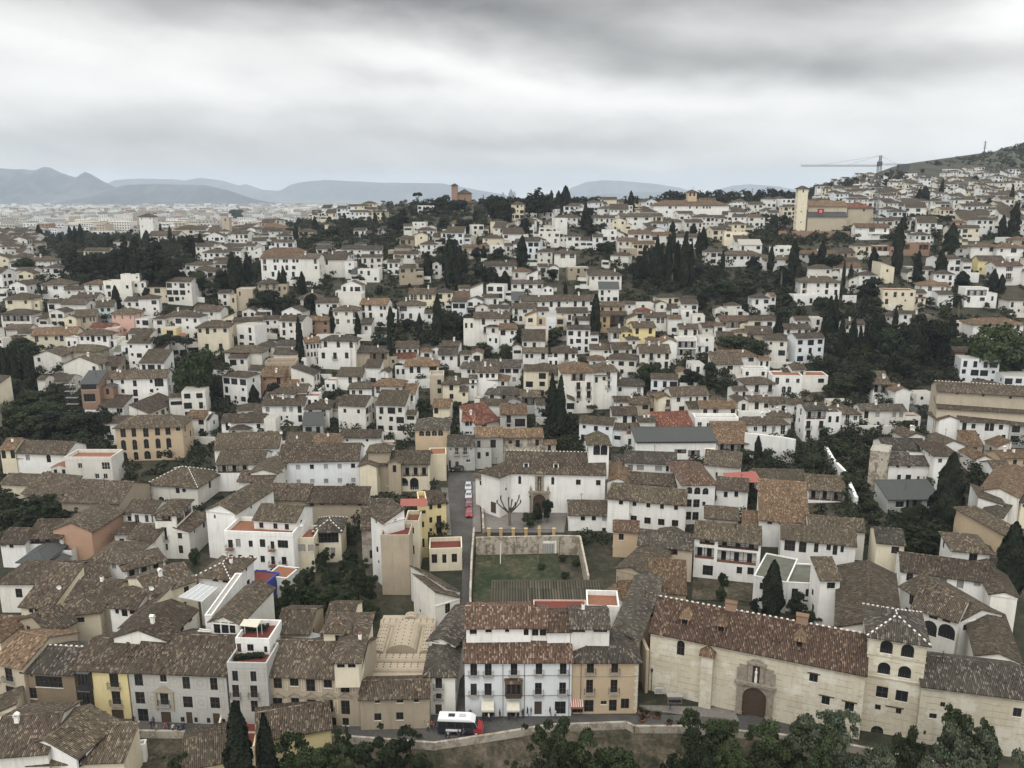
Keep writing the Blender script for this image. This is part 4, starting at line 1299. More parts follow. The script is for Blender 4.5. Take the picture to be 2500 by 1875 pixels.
nb('ochre tower house with four arches under its eave', 'I', 52, 182, 365, 182, 11.0, 10, 'h', 'tan', 'dark', dict(w='@92,205,140,256,a;153,205,202,256,a;214,203,263,254,a;274,201,323,254,a', ch=0, k=.4))
nb('long brown-tiled palace wing with a timber gallery over arches', 'G', 1655, 122, 2165, 118, 8.0, 9, 'g', 'cream', 'olive', dict(k=.45,
 w='@1662,140,2150,250,o;1745,265,1842,340,A;1860,262,1960,345,A;1978,262,2062,380,A', ch=0))
nb('cream gabled stair tower beside the timber gallery', 'G', 1490, 150, 1655, 152, 8.2, 12, 'x', 'cream', 'olive', dict(w='-', k=.36, ch=0))
nb('cream block stepping down beside the road', 'I', 190, 440, 352, 436, 7.5, 6, 'F', 'cream', 'cotto', dict(w='-', ch=0))
nb('small tan lookout room with two windows rising from the tiled roof', 'G', 1575, 0, 1775, 0, 11.5, 5, 'p', 'mud', 'olive', dict(w='@1618,2,1642,18,q;1680,2,1706,22,q', k=.5, ch=0))
nb('long white convent wing with two rows of six square windows', 'G', 708, 100, 1485, 85, 400, 12, 'g', 'cool', 'brown', dict(bx=730, k=.46,
 w='@755,140,790,182,s;880,138,920,182,s;1013,135,1052,178,w;1148,132,1186,176,s;1280,130,1320,174,s;1410,125,1450,168,w;760,282,795,322,w;887,280,924,320,s;1018,276,1056,314,s;1150,272,1190,314,s;1282,268,1322,310,s;1414,264,1453,306,s', ch=0))
nb('cream house with a gabled attic left of the long white wing', 'G', 320, 285, 655, 292, 7.5, 7, 'g', 'white2', 'brown', dict(w='@438,310,475,352,w;550,325,585,365,w', ch=0))
nb('brown gabled roof end behind the cream attic house', 'G', 440, 215, 690, 215, 8.8, 11, 'x', 'white2', 'olive', dict(w='-', ch=0, k=.3))
nb('dark-galleried palace court under a wide brown roof', 'G', 110, 125, 560, 120, 7.8, 10, 'g', 'white', 'olive', dict(w='@120,140,420,215,o', ch=0))
nb('long low brown roof on a bare earth-coloured wall', 'G', 985, 490, 1560, 495, 735, 5, 's', 'mud', 'brown', dict(bx=1010, w='@1012,500,1050,532,q;1110,500,1150,525,q;1330,500,1365,525,q;1475,500,1512,532,q;1405,635,1440,658,q', ch=0))
nb('continuation of the low brown roof towards the white gable', 'G', 470, 455, 985, 468, 7, 5, 's', 'mud', 'brown', dict(w='-', ch=0))
# --- left middle block
nb('tall white house with a plain gabled side wall and one small window', 'G', 10, 570, 290, 600, 1030, 16, 'x', 'white', 'olive', dict(bx=45, k=.45, w='@88,620,105,655,q', ch=0), det=True)
nb('white four-storey house with a terracotta roof terrace and red balconies', 'G', 190, 812, 850, 835, 1200, 8, 'f', 'white', 'cotto', dict(bx=215,
 w='@225,860,270,940,B;300,852,345,930,s;423,868,462,930,w;530,855,583,932,w;635,875,670,950,B;703,865,803,940,g;240,1002,273,1085,B;323,1005,358,1050,w;428,1010,470,1090,D;537,1015,580,1078,w;640,1020,676,1100,B;742,1025,788,1100,B;430,1170,485,1240,w;548,1150,600,1172,W;632,1142,666,1160,q;728,1160,790,1235,W', side='..../..../..q.'), key='terr4', det=True)
nb('brown roof with a deep valley behind the terracotta terrace', 'G', 470, 655, 880, 680, 11.5, 9, 'g', 'white', 'olive', dict(w='-', ch=0))
nb('cream turret house with a white-dashed pyramid roof and timber balcony', 'G', 1055, 775, 1310, 770, 1080, 7.5, 'h', 'cream', 'dark', dict(bx=1060, k=.5, dash=1, w='@1075,778,1290,890,g;1160,935,1205,990,s;1213,937,1258,990,s', ch=0), det=True)
nb('low annexe with small terraces left of the cream turret house', 'G', 895, 880, 1050, 880, 7, 7, 'f', 'cream', 'cotto', dict(w='@900,905,970,975,s;998,908,1050,975,s', ch=0))
nb('bright cobalt blue house wall below the white terrace house', 'G', 368, 1262, 590, 1290, 5.5, 5, 'F', 'blue', 'terrace', dict(w='@520,1300,545,1328,q', ns=1), det=True)
nb('white walled garden room beside the blue house', 'G', 590, 1215, 790, 1240, 5.0, 5, 'F', 'white', 'cotto', dict(w='-'))
nb('grey weathered house with a sloping tiled roof beside the bare gable wall', 'G', 1510, 750, 1700, 740, 8.5, 6, 's', 'stone', 'brown', dict(w='@1590,960,1645,1040,D;1585,1105,1620,1145,w', ch=0))
nb('tall narrow blank concrete-coloured house with a rooftop terrace', 'G', 1695, 855, 1970, 855, 1390, 6, 'f', 'mud', 'terrace', dict(bx=1700, w='-', ns=1), det=True)
nb('white gabled rooftop room above the blank wall house', 'G', 1730, 690, 1925, 640, 15, 6, 'r', 'white', 'brown', dict(w='@1822,665,1850,690,q', ch=0))
nb('yellow building with an ochre roof strip and shuttered windows', 'G', 1565, 590, 1790, 588, 9.5, 8, 'g', 'ochre', 'dark', dict(w='@1590,605,1620,652,w;1638,612,1682,652,w;1742,612,1760,650,v', ch=0))
nb('pale yellow tall house with a red corrugated rooftop', 'G', 1930, 715, 2065, 715, 1150, 6, 'f', 'cream', 'cotto', dict(bx=1965, w='@1970,742,2018,802,w;1975,915,2022,1000,D', ns=1), det=True)
nb('yellow five-storey house with an iron balcony beside the road', 'I', 170, 905, 352, 885, 1215, 8, 'h', 'yellow', 'brown', dict(bx=180, k=.45, w='@190,910,220,965,w;268,893,306,955,w;190,1038,219,1092,w;260,1022,306,1118,d;192,1145,218,1178,q;258,1130,310,1200,W;190,1212,220,1310,D', ch=0, side='..../...'), det=True)
nb('narrow yellow house with barred windows left of the five-storey one', 'I', 92, 935, 170, 930, 1430, 7, 'f', 'yellow', 'terra', dict(bx=95, w='@98,972,155,1005,W;98,1080,140,1137,w;97,1245,145,1328,D;104,1442,136,1550,D', ns=1), det=True)
nb('house with terraced balconies full of plants beside the lane', 'I', 190, 1380, 505, 1370, 1560, 6, 'f', 'cream', 'terrace', dict(bx=200, w='@212,1395,266,1480,D;315,1395,355,1480,D;405,1390,458,1472,D'), det=True)
# --- far left block of roofs
nb('tan-walled building with a broad dashed hip roof', 'F', 1425, 312, 1900, 345, 500, 12, 'h', 'white2', 'olive', dict(bx=1430, k=.46, dash=1, w='@1695,360,1732,412,w;1758,367,1792,402,w;1530,445,1582,492,a', ch=0))
nb('long orange-walled barn with a sagging brown roof', 'F', 1145, 460, 1410, 330, 570, 20, 'l', 'salmon', 'olive', dict(bx=1150, w='@1188,495,1205,550,v;1252,450,1270,485,q;1297,420,1315,452,q;1358,370,1378,430,v', k=.12, ch=0))
nb('wide mossy brown roof above the leafy courtyard', 'F', 590, 480, 1150, 500, 6.5, 14, 'g', 'mud', 'brown', dict(w='-', ch=0))
nb('lower mossy roof strip beside the leafy courtyard', 'F', 220, 400, 600, 440, 5.5, 7, 's', 'mud', 'brown', dict(w='-', ch=0))
nb('long brown roof with a white gable end at the far left', 'F', 10, 312, 620, 330, 5.2, 7, 'g', 'cream', 'brown', dict(w='-', ch=0))
nb('orange-walled wing with a sloping roof running down to the trees', 'F', 880, 775, 1180, 580, 8, 9, 'g', 'salmon', 'brown', dict(w='-', ch=0))
nb('white house with a timber-railed attic and hipped brown roof', 'F', 1485, 610, 1690, 612, 1040, 9, 'h', 'white2', 'olive', dict(bx=1490, k=.42, w='@1495,612,1655,682,o;1555,740,1610,862,d;1568,898,1620,960,w', side='oo/.../...', ch=0), det=True)
nb('stepped white house with three small windows right of the timber attic', 'F', 1680, 772, 1820, 778, 1040, 10, 'l', 'white2', 'brown', dict(bx=1690, w='@1715,787,1755,850,w;1725,915,1765,992,w', k=.25, ch=0), det=True)
nb('white terrace room under a brown roof left of the timber attic', 'F', 1265, 575, 1480, 590, 8.5, 7, 'g', 'white', 'brown', dict(w='@1300,620,1340,690,w;1398,622,1432,692,D;1462,620,1478,695,v', ch=0))
nb('low white house with a carved pediment over its window', 'F', 1100, 790, 1240, 790, 6.0, 6, 'h', 'white2', 'brown', dict(w='@1152,850,1198,900,w', ch=0))
nb('low white house with one dark window beside the pediment house', 'F', 1240, 832, 1495, 858, 6.0, 8, 'g', 'white2', 'brown', dict(w='@1335,865,1385,925,w', ch=0))
nb('white corner house with four small windows along its long side', 'F', 430, 972, 655, 978, 1110, 15, 'h', 'white', 'brown', dict(bx=440, k=.42, w='@535,992,578,1035,w;590,1100,635,1118,W', side='wwww/..D.', ch=0), det=True)
nb('white gable-ended shed peeping over the dark trees', 'F', 615, 760, 880, 770, 6, 9, 'x', 'white', 'brown', dict(w='-', ch=0, k=.4))
nb('patio house with a dark glazed gallery at the far left', 'F', 0, 880, 240, 885, 6, 8, 'g', 'white', 'brown', dict(w='@90,905,130,938,w;0,890,60,925,s', ch=0))
nb('brown roof ring around the glazed gallery', 'F', 265, 832, 600, 830, 6.5, 5, 's', 'white', 'brown', dict(w='@265,845,575,900,o', ch=0))
nb('grey metal canopy roof beside the white corner house', 'F', 190, 1060, 430, 1060, 5, 9, 'h', 'greyw', 'slate', dict(w='oo', ch=0, k=.4))
nb('long brown roof over a bare pale wall at the left edge', 'F', -20, 1270, 580, 1272, 6.5, 10, 'h', 'white2', 'brown', dict(w='@150,1332,215,1418,D', ch=0, k=.4))
nb('brown-roofed white house with one shuttered window', 'F', 840, 1060, 1200, 1075, 7.5, 10, 'h', 'white', 'brown', dict(w='@912,1078,950,1115,w;1080,1080,1118,1140,s', ch=0))
nb('open pavilion roof on white pillars with a railed terrace', 'F', 1200, 1145, 1590, 1050, 7.0, 7, 'h', 'white', 'brown', dict(w='ooo', ch=0, k=.4))
nb('brown roof with a white courtyard wall below the pavilion', 'F', 690, 1290, 1060, 1195, 6.5, 8, 'g', 'white', 'brown', dict(w='@940,1265,980,1315,w;1015,1220,1055,1305,D', ch=0))
nb('cream house with three small arched windows at the far left', 'F', 195, 1490, 500, 1512, 1750, 10, 's', 'cream', 'brown', dict(bx=290, k=.40, w='@278,1502,318,1565,a;335,1512,376,1620,a;390,1515,428,1578,a', ch=0, ns=1), det=True)
nb('broad brown roof above the cream arched-window house', 'F', 640, 1440, 1060, 1460, 8.0, 9, 'g', 'cream', 'brown', dict(w='-', ch=1))
nb('mud-coloured roof with a satellite dish at the far left', 'A', 0, 560, 260, 360, 8.5, 9, 'h', 'cream', 'orange', dict(w='@60,565,105,615,w', ch=0))
nb('small cream-walled house with a brown hip and dark door', 'F', 590, 1580, 960, 1545, 8, 8, 'h', 'cream', 'brown', dict(w='@735,1610,815,1659,W', ch=0, k=.4))
nb('lower brown-tiled house with plain mud-coloured walls', 'A', 415, 498, 640, 395, 9, 9, 'g', 'mud', 'brown', dict(w='@445,505,478,545,q', ch=0), det=True)
nb('white house with a dark wide window among the brown roofs', 'A', 925, 272, 1150, 290, 9.5, 8, 'g', 'white', 'brown', dict(w='@972,298,1002,340,w;1025,290,1075,362,D;1092,290,1145,345,w', ch=0), det=True)
nb('house with a long sloping tiled roof and cream gable', 'A', 1020, 448, 1175, 455, 9.5, 13, 'r', 'cream', 'brown', dict(w='@1065,478,1098,510,q', ch=0, k=.5), det=True)
nb('attic wing with a row of white-framed windows above the street roofs', 'A', 1400, 560, 1655, 300, 11.5, 9, 'g', 'white2', 'brown', dict(w='@1410,545,1430,590,w;1432,525,1458,570,w;1462,490,1485,540,w;1518,420,1552,490,w;1590,350,1622,410,w', ch=1, k=.35), det=True)
nb('broad brown roof of the block behind the painted palace', 'F', 1450, 1390, 1890, 1240, 10.5, 10, 'g', 'cream', 'brown', dict(w='-', ch=1, k=.35))
nb('white rooftop house with a white-dashed hip roof and glass patio', 'F', 1910, 1200, 2212, 1230, 10.5, 9, 'h', 'white', 'brown', dict(w='@2050,1222,2105,1262,W;2145,1235,2200,1275,W', dash=1, ch=1, k=.4), det=True)
nb('glass-fronted attic gable with dark timber framing', 'B', 48, 400, 285, 420, 13, 13, 'x', 'white2', 'olive', dict(w='@75,400,130,505,W;140,400,200,505,W;208,400,255,505,W', k=.45, ch=0, ns=1, fm='iron'), det=True)
nb('long white party wall rising between the brown roofs', 'B', 0, 362, 60, 362, 12.2, 16, 'F', 'white', 'concrete', dict(w='-', ns=1))
# --- foreground houses across the river
nb('foreground house with a broad brown roof and white side wall', 'A', 640, 1545, 1000, 1245, 9.5, 10, 'g', 'white', 'olive', dict(zb=-6, ze=5.0, w='W.W.W', k=.36, ch=0), det=True)
nb('wide foreground roof at the bottom left corner', 'A', -120, 1540, 400, 1500, 8, 12, 'g', 'white2', 'brown', dict(zb=-6, ze=5.5, w='-', k=.36, ch=1), det=True)
nb('low foreground roof with a plastered edge at the bottom left', 'A', 240, 1600, 1040, 1570, 8, 6, 's', 'cream', 'olive', dict(zb=-6, ze=3.5, w='-', k=.30, ch=0), det=True)
nb('cream wall stub of a foreground house at the left edge', 'A', -80, 1190, 140, 1150, 8, 5, 'r', 'cream', 'brown', dict(zb=-6, ze=4.5, w='-', k=.3, ch=0), det=True)
nb('small white wall with peeling plaster by the river', 'A', 1085, 1470, 1222, 1452, 8, 1.2, 'F', 'white', 'concrete', dict(zb=-6, ze=1.0, w='-', ns=1), det=True)
nb('foreground brown-roofed house with yellow chimneys beside the cypress', 'B', 440, 1400, 1065, 1290, 8, 9, 'g', 'yellow', 'brown', dict(zb=-6, ze=3.0, w='-', k=.34, ch=0), det=True, key='fore2')
nb('foreground brown-roofed house at the bottom left of the red terrace', 'B', -180, 1640, 230, 1560, 8, 9, 'g', 'yellow', 'brown', dict(zb=-6, ze=2.5, w='-', k=.34, ch=0), det=True)
nb('red-tiled terrace of a foreground house between two cypresses', 'B', 60, 1540, 420, 1500, 8, 9, 'f', 'cream', 'terrace', dict(zb=-6, ze=.5, w='-', ns=1), det=True)
# --- the hillside houses
# tile, left x, eave y, right x (zoomed pixels), wall height, depth, roof, wall, tiles, openings row by row, optional turn in degrees
MID = """
N 30 215 275 6 8 g white brown wwww
N 18 330 230 3.5 4 s white terra DDD
N 295 258 420 6 6 h white olive .W.
N 523 190 710 7 6 g white brown ww/ww
N 488 285 690 6 7 s white dark ww/..
N 720 285 850 5.5 6 h white olive W
N 850 280 965 6 7 x white2 olive q
N 128 408 485 6.5 9 h white olive DD.g/...
N 735 425 950 7 9 h white dark .ww./..
N 950 415 1375 7 8 g white dark ..WWW/....s
N 905 470 1130 9.5 7 h white brown www/...
N 905 552 1235 6.5 6 h white2 brown w.q.w/w...
N 715 600 900 6 6 g white brown g./o
N 535 605 715 8 8 h cream olive .c./.c./
N 395 545 545 9 8 f beige concrete .c/.c
N 1005 708 1380 5 7 h white dark D.o.D
N 1380 740 1590 6 6 g greyw brown oo
N 1400 262 1670 7 6 g white dark ww.D/....
N 1720 262 1980 6.5 9 h white brown d.dw
N 1490 450 1740 6 8 h white brown w.DD -8
N 1830 478 2168 14 12 h white orange .oo./..d.d/..d.d/..q.q
N 2170 465 2420 13 9 h white olive ..d./..d./..q.
N 1880 790 1950 7 8 l white olive w/D
N 1545 830 1640 5 6 g cool dark w
N 430 850 610 7 7 g cream orange c../..c
M 300 258 700 6 8 h white2 olive ......
M 345 325 545 5 5 s white2 brown g
M 850 190 1060 5 8 g white dark ..ww -10
M 640 205 830 5 8 h white2 dark ...
M 835 275 1080 6 7 g white2 brown ....
M 560 455 700 4.5 6 g white brown T
M 690 520 935 6.5 6 s brick orange q.D/....
M 740 400 1070 6 7 f mud cotto ss.. 6
M 1170 160 1340 9 7 g white orange vvvv/vvvv 25
M 1310 252 1660 6.5 8 f white terrace D.d.D
M 1345 130 1710 10 6 h white dark a.a.a
M 1660 260 2075 6 7 g mud dark ..oo
M 1520 515 1790 5 5 s white olive ..D.D
M 1815 430 1980 7 5 s white brown D
M 1650 650 1890 8.5 7 h white brown ww./d.d
M 1915 620 2212 9 8 h white brown D..w/w.g
M 800 700 1050 9 7 h white brown s.s
M 1050 685 1190 9 7 g white brown ..
M 705 830 1165 7 6 s white brown s.ssD/..wq.D
M 1175 870 1430 6.5 10 h white2 brown D.D
M 1470 865 1640 3.5 6 s white brown o
M 265 1015 725 6 7 g white brown D...w
M 350 1095 560 4.5 5 h white brown o
M 725 985 850 7.5 5 F white concrete -
M 0 990 135 6 6 g white brown q/DD
M 1145 1050 1360 4.5 6 s greyw slate o
M 1560 1175 1985 6 6 g white brown q..q.
M 1260 1225 1560 5.5 7 g white2 brown -
M 965 1235 1265 5 4 s white2 brown -
M 190 1305 890 6 6 s white brown -
L 360 300 660 6.5 9 x white2 brown w.../D..g
L 5 130 230 4.5 7 h white2 brown .w
L 190 60 325 6 6 g white brown w.D/..D
L 340 78 820 6.5 9 g cream olive D.w.wD.w 10
L 885 130 1255 6 7 F white concrete D.D.D
L 840 72 1165 8.5 6 h white brown wwDwD
L 1305 195 1470 6 6 F white metalroof q../..q
L 590 580 745 5 8 g white2 brown o
L 480 545 590 5 8 h white2 brown .
L 1525 800 1760 4.5 6 x white brown -
L 1070 840 1330 4.5 6 s white brown W.W
L 165 1340 715 6.5 9 g white brown .s..a../......
L 700 1432 1200 7 7 f white terra .w..g/...ww
L 0 1310 160 7.5 9 g cream orange D.D/..
L 2010 965 2212 7 7 g white brown D.W/D.D
L 400 560 480 7 5 g white2 brown q/q
L 680 390 1060 6 8 x white2 brown ...w
L 660 250 1080 5.5 8 h beige olive ....
L 1070 400 1300 4 5 s mud brown o
K 1000 395 1165 6.5 8 x white olive -
K 1165 405 1555 7 6 g white brown D.w..DD.ww/w.w...w -8
K 1555 430 1700 7 6 g greyw brown gg/gg -8
K 750 530 890 5 7 x white2 brown -
K 1010 600 1200 5 8 x white olive -
K 1290 700 1415 5 8 x white2 orange -
K 1480 690 1700 5 6 g tan orange w.w.w
K 1200 590 1340 4.5 6 s mud brown o
K 1455 610 1560 4.5 6 r white2 orange -
K 1420 780 1560 6 6 g white brown q.w
K 1560 880 1720 6 7 g white brown w.W/W.w
K 135 345 380 7 7 h white brown d.w.d.w/D.w.ww
K 1640 1030 1800 7 8 h cream brown q.q
K 1440 480 1580 3.5 4 F cream concrete -
P 245 1105 445 10 7 g white dark oo/d.d/d.d
P 745 1105 1150 6 6 g white dark D.s..ss/w.q..o
P 1060 935 1195 7 7 x white brown -
P 860 870 1010 7 6 s white brown o
P 0 800 450 6.5 7 F white cotto q.D..W
P 125 740 250 8 5 g white brown .w
P 90 1060 230 6 6 g white brown q.D/W.W
P 0 1050 90 6 6 g white brown w.
P 1760 335 2212 8 9 h white orange .D..W..D/.q..g.q
P 1590 320 1745 6 6 F white2 concrete aaa
P 0 370 290 5.5 6 g white brown ww.ww
P 150 300 290 6.5 6 g white brown ss.v
P 590 330 780 6 6 g white brown w.v
P 1090 240 1205 7 6 p white brown o/o
P 1210 285 1440 5.5 7 h white dark ..W
P 960 265 1095 4 6 h white2 brown .
P 1590 580 1750 5 6 g brick brown a/o
P 310 280 400 8 5 F white2 concrete o/o
P 460 1030 660 3 4 F canvas canvas -
O 0 222 210 6 6 g white brown ..w
O 240 220 455 7 7 g white brown W.w/w.D
O 420 130 545 9 6 h white brown .aa
O 540 262 870 8 9 g white brown w.d.w.D/w.w.w.D
O 0 350 170 5 7 h white orange .w
O 235 615 580 6 8 h white dark .w...s
O 940 130 1160 8 6 F white concrete ooo/oo
O 780 155 940 9 8 x white orange -
O 640 150 780 8 8 h white2 orange .
O 1190 100 1345 7 6 f white concrete w.d
O 935 490 1080 4 8 x cream orange .t
O 1365 305 1805 6 7 h white brown W.W..W
O 1320 385 1650 6 6 s white brown ..W.
O 1660 450 1920 5.5 5 F white concrete w.w
O 1695 605 2005 7 8 h white brown .d.d
O 1975 520 2300 8 7 F white cotto D.w.w/.aa.
O 1105 400 1245 7 8 F white concrete -
O 885 728 1285 9 8 g white brown .W..v.v.w/.W....
O 740 760 890 8 6 x cream orange .d/.W
O 430 815 650 5 7 g beige brown w.W
O 645 750 750 6 6 g mud brown w
O 265 800 430 5 6 g white brown o
O 245 935 510 6.5 8 g white brown ..D.D
O 485 1100 745 6 7 h white brown ...W
O 545 1005 710 8 5 h white2 dark -
O 710 1060 1110 5.5 6 s white terra q.D.D.q
O 1140 1000 1605 5.5 5 f white concrete D.w..ww.D
O 1195 860 1590 7 7 g white orange D.oo.D
O 1070 875 1225 6 5 s white brown D.D
O 1600 800 1720 6.5 8 x white brown -
O 1720 790 1940 7 6 g white brown .D.W
O 1605 930 1950 4 4 f white concrete W.W
O 1940 815 2140 6 6 g white brown q.DW
O 1690 1040 2140 6.5 7 h white brown .w.g.s.T/...W..
O 1950 950 2180 5 5 h white2 brown -
T 100 640 315 6 6 s white slate .ww.g
T 95 820 370 6 6 g tan brown w.w.w
T 100 930 220 7 7 g ochre brown .s
T 220 925 400 6 6 g timber brown o/o
T 375 805 490 5 5 g white brown w.D
T 490 890 690 4 7 h white terra -
T 455 800 690 5 6 F white2 concrete -
T 720 800 830 6 6 x white brown .W.
T 990 805 1170 6 7 g white brown W.w
T 830 870 960 4 5 s white2 brown W
T 590 940 830 6 6 g white brown W.DD
T 400 970 515 6.5 6 r cream olive .w
T 470 1055 710 8 8 g yellow olive D.D/w.W
T 850 965 990 6.5 6 g white brown WW/qDq
T 990 870 1110 8 7 F white concrete -
T 1110 930 1245 8 7 f white concrete W.
T 965 1065 1170 8 7 g white brown .D.D
T 1220 1060 1410 6 7 g white2 brown .D.
T 1350 1040 1470 7 6 h white orange .w
T 1410 985 1705 7 7 g white2 red ooo
T 1705 980 1860 7 7 g cream brown .w
T 1865 980 2010 7 7 g white dark oo
T 1560 1110 1700 6 5 p cream orange .D.
T 1700 1120 1980 5 5 s mud brown w.w
T 1380 1180 1560 5 5 s mud brown o
T 1435 870 1660 5 5 F white concrete w.W
T 1755 740 1950 7 7 h white dark w.d/aaq
T 1480 820 1640 5 5 h white brown .w
T 1950 720 2010 8 6 g white brown w
T 235 1100 480 6 7 h white olive o.q
T 0 490 345 7 9 h white2 brown w.w.w.W.w
T 1240 240 1440 6.5 8 h white brown q..vvv/.q
T 1455 275 1860 6 8 h white brown w.W.W.wW.w
T 1865 315 2160 6 7 g white brown q..w..w
T 1980 195 2180 6 7 F white concrete ..q
T 1570 130 1730 5 7 s white brown .w
T 1620 165 1860 5 6 s white concrete g
T 300 125 520 6 8 g white2 orange w.w.w.w
T 415 48 660 6.5 9 g white brown ..W
T 340 205 510 6 7 F mud metalroof q.q
T 460 155 700 6 7 g cream orange .w..W
T 35 78 140 7 6 g cool dark w/w
T 130 4 290 9 8 F white concrete w.W/w..
T 660 62 880 6 8 g white2 orange ..w
T 930 82 1190 6 8 g white brown ..w.W
T 1455 34 1700 7 7 F cream concrete W..s
S 170 692 460 6.5 8 g cream dark aaaaaaaa
S 455 682 645 7 8 h cream dark .aaa
S 40 818 345 7.5 8 h white brown g.q/DD.
S 340 905 440 5 6 g white dark D
S 630 782 790 7 7 g cool dark .q.w/..w
S 795 768 965 7 7 x white dark .D./.W.
S 645 732 820 5 5 s white dark o
S 705 637 825 6 6 g white brown .W
S 830 642 970 7 6 r white orange -
S 970 737 1140 6.5 6 g white brown .w.w
S 890 838 1030 6 7 x white orange .D.
S 1030 852 1250 6 6 g white brown W.w.o
S 875 955 1255 11 8 g white brown .D.q.w/.d.../.q.
S 1005 1052 1155 8 6 h white brown .W./...
S 1145 1072 1330 9 7 g white brown g.w/.v
S 1290 842 1550 7 6 g white brown d.W.q/aa...
S 1385 772 2200 7 8 g white brown w.w.w.D.D.q.D.D.w
S 1280 752 1400 6 6 s greyw slate w
S 1430 940 1550 8 7 r cream orange D/W
S 1550 950 1645 7 6 F tan concrete W/q
S 1645 946 1765 7 6 f cool concrete W/W
S 1765 952 1850 7 6 F tan concrete W/q
S 1560 880 1680 6 6 g white brown .w.
S 1770 890 2100 6 6 g white brown .w..W..w
S 1850 905 1950 7 5 h white2 brown .W
S 1935 978 2120 7 6 g white2 brown w.W
S 65 412 240 8 7 h mud dark aaa/...
S 65 462 320 5 6 g white dark D.D.D.w
S 240 352 355 7 6 g mud dark .w
S 415 372 520 6 8 x white dark -
S 290 160 475 6 7 h white brown .w.D
S 175 86 260 6 6 x white brown W
S 520 42 660 6 7 h white brown w.w
S 70 102 280 6 7 h mud dark ..o
S 15 190 180 6 7 h mud brown q
S 0 262 270 5 6 g white2 brown .W.w
S 740 192 905 6 6 g mud dark o
S 905 190 1075 6 8 h white2 orange ..W
S 965 92 1185 6 8 h cream brown w.o.w
S 1185 48 1410 7.5 8 g white brown W..w.w/..v
S 1050 172 1200 8 6 F white concrete -
S 1200 175 1290 6 6 g white brown W
S 985 388 1335 5.5 8 g white brown ..w.w.W.w
S 1300 455 1500 6 7 h white2 orange w..
S 1440 492 1560 6 7 r white dark W
S 1275 578 1615 5 6 g white dark W.D.W.W
S 1570 30 1800 8 7 F white concrete w.w.W/v.D
S 1560 242 1720 6 7 h white brown W.w
S 1740 254 1975 7 7 h white brown .g.g
S 1570 402 1670 5 6 g white brown W
S 1680 412 1790 6 7 x white brown .
S 2095 474 2260 6 8 g white dark w.w
S 1890 410 2110 6 6 F mud concrete oo
S 1440 112 1650 5 7 h white2 brown .w
S 2160 80 2260 7 7 g white dark w/w
R 690 303 1120 13 10 g white brown oo.ww.ww.ww/oo.D.qD.W./..D..W.D.
R 1120 305 1320 13 9 g white2 brown ..D/..w
R 1322 318 1620 9 10 g white2 brown q.D.......
R 720 240 1150 16 8 h white2 orange w..... Y418
R 1300 150 1490 5 5 h white dark W.W
R 1290 210 1450 4 5 s white dark q.q
R 1500 225 1600 4 5 F white concrete D
R 1565 215 1790 5 5 s white dark .wq
R 1705 155 1820 5 5 h white dark W
R 1790 222 2000 5 5 s white dark .w.W
R 380 115 660 4 7 g white brown w.w.w.w
R 300 187 610 5 7 g white brown .w.w.W.w
R 60 247 310 6 7 h white brown .q.w
R 0 177 150 7 7 g white brown W.w/q
R 590 228 700 8 6 r white dark .W
R 180 332 350 6 6 g cream brown q.w
R 0 372 160 4 6 g white2 brown .
R 110 452 260 7 7 g white brown .D.w/w..
R 0 442 110 6 6 g white brown D.w
R 655 578 860 7 7 h mud dark w.aaa
R 430 652 600 9 8 F beige concrete v../..v
R 230 688 370 5.5 6 g white dark .D.D
R 490 882 640 5.5 7 x white brown a.a
R 640 872 810 5 6 f white concrete W.D
R 390 992 590 6 6 g mud brown ooo
R 590 988 715 6 6 g white brown D.D
R 720 972 890 6 6 g white brown o.w
R 900 1012 1030 5 6 F white terra W.
R 1115 742 1340 6 8 h white brown w.w
R 1525 700 1780 7 8 F white2 concrete -
R 1560 602 1780 6 6 x white orange w.
R 1765 805 2060 9 8 g white brown D.D..ww/D.D..ww
R 1470 872 1750 9.5 8 h white brown w.w.o/D.wD
R 1210 977 1430 6.5 6 g brick brown w.w/w.w
R 1770 1028 1885 5 5 s white brown W.v
R 0 1052 340 11 8 h cream olive w.D.w..W/......./.D..d.
R 0 872 260 7 7 g white2 brown w.w.
R 280 962 400 6.5 6 r cream olive .
R 1600 350 1700 8 6 F white concrete o/o
R 1740 430 1970 6 6 F white iron o/.
R 1780 300 2000 7 6 g white dark o..
R 2060 355 2190 6 6 g white brown w.
R 2140 300 2212 6 6 h cream brown o
Q 100 357 300 7 8 h white brown W.a
Q 290 332 570 6 8 h white2 brown a.a.q.q.v
Q 470 412 640 5 7 h white brown w.w
Q 160 72 390 6 10 g cream brown wwww
Q 150 282 280 6 8 h white brown WW
Q 205 578 365 5 7 h white brown .a
Q 440 592 740 6.5 9 h white brown o.W.w
Q 905 588 1110 7.5 8 h white brown .a..a
Q 1115 582 1420 9 7 f white terra W..w/D...
Q 1300 492 1505 12 5 F white concrete ...q/..w
Q 695 652 900 5.5 7 g white brown .D...
Q 815 732 1040 6 7 g white brown w.W.w
Q 50 747 330 7 9 h cream olive W.w
Q 5 912 330 6 8 h white2 brown oo
Q 510 792 660 6 6 g white brown w.W
Q 660 800 930 6 7 g white2 brown ..
Q 525 895 690 6 7 x white brown .W
Q 690 955 820 7 8 x cream olive .W
Q 810 938 1035 7 9 g beige olive v.D.vv/D..D 20
Q 1035 832 1230 7 9 g paleblue olive .w.w./.W.w 18
Q 1200 902 1440 8 8 h pink olive v.v.v
Q 1130 1072 1270 6 6 F pink terra w
Q 970 1052 1200 5 6 g pink terra w.W
Q 1340 772 1530 6 7 g white brown .w.w
Q 1440 962 1600 6 7 F white concrete .W
Q 1650 965 1780 8 6 h white brown o./w.w
Q 1750 1072 1900 8 6 F yellow cotto aa
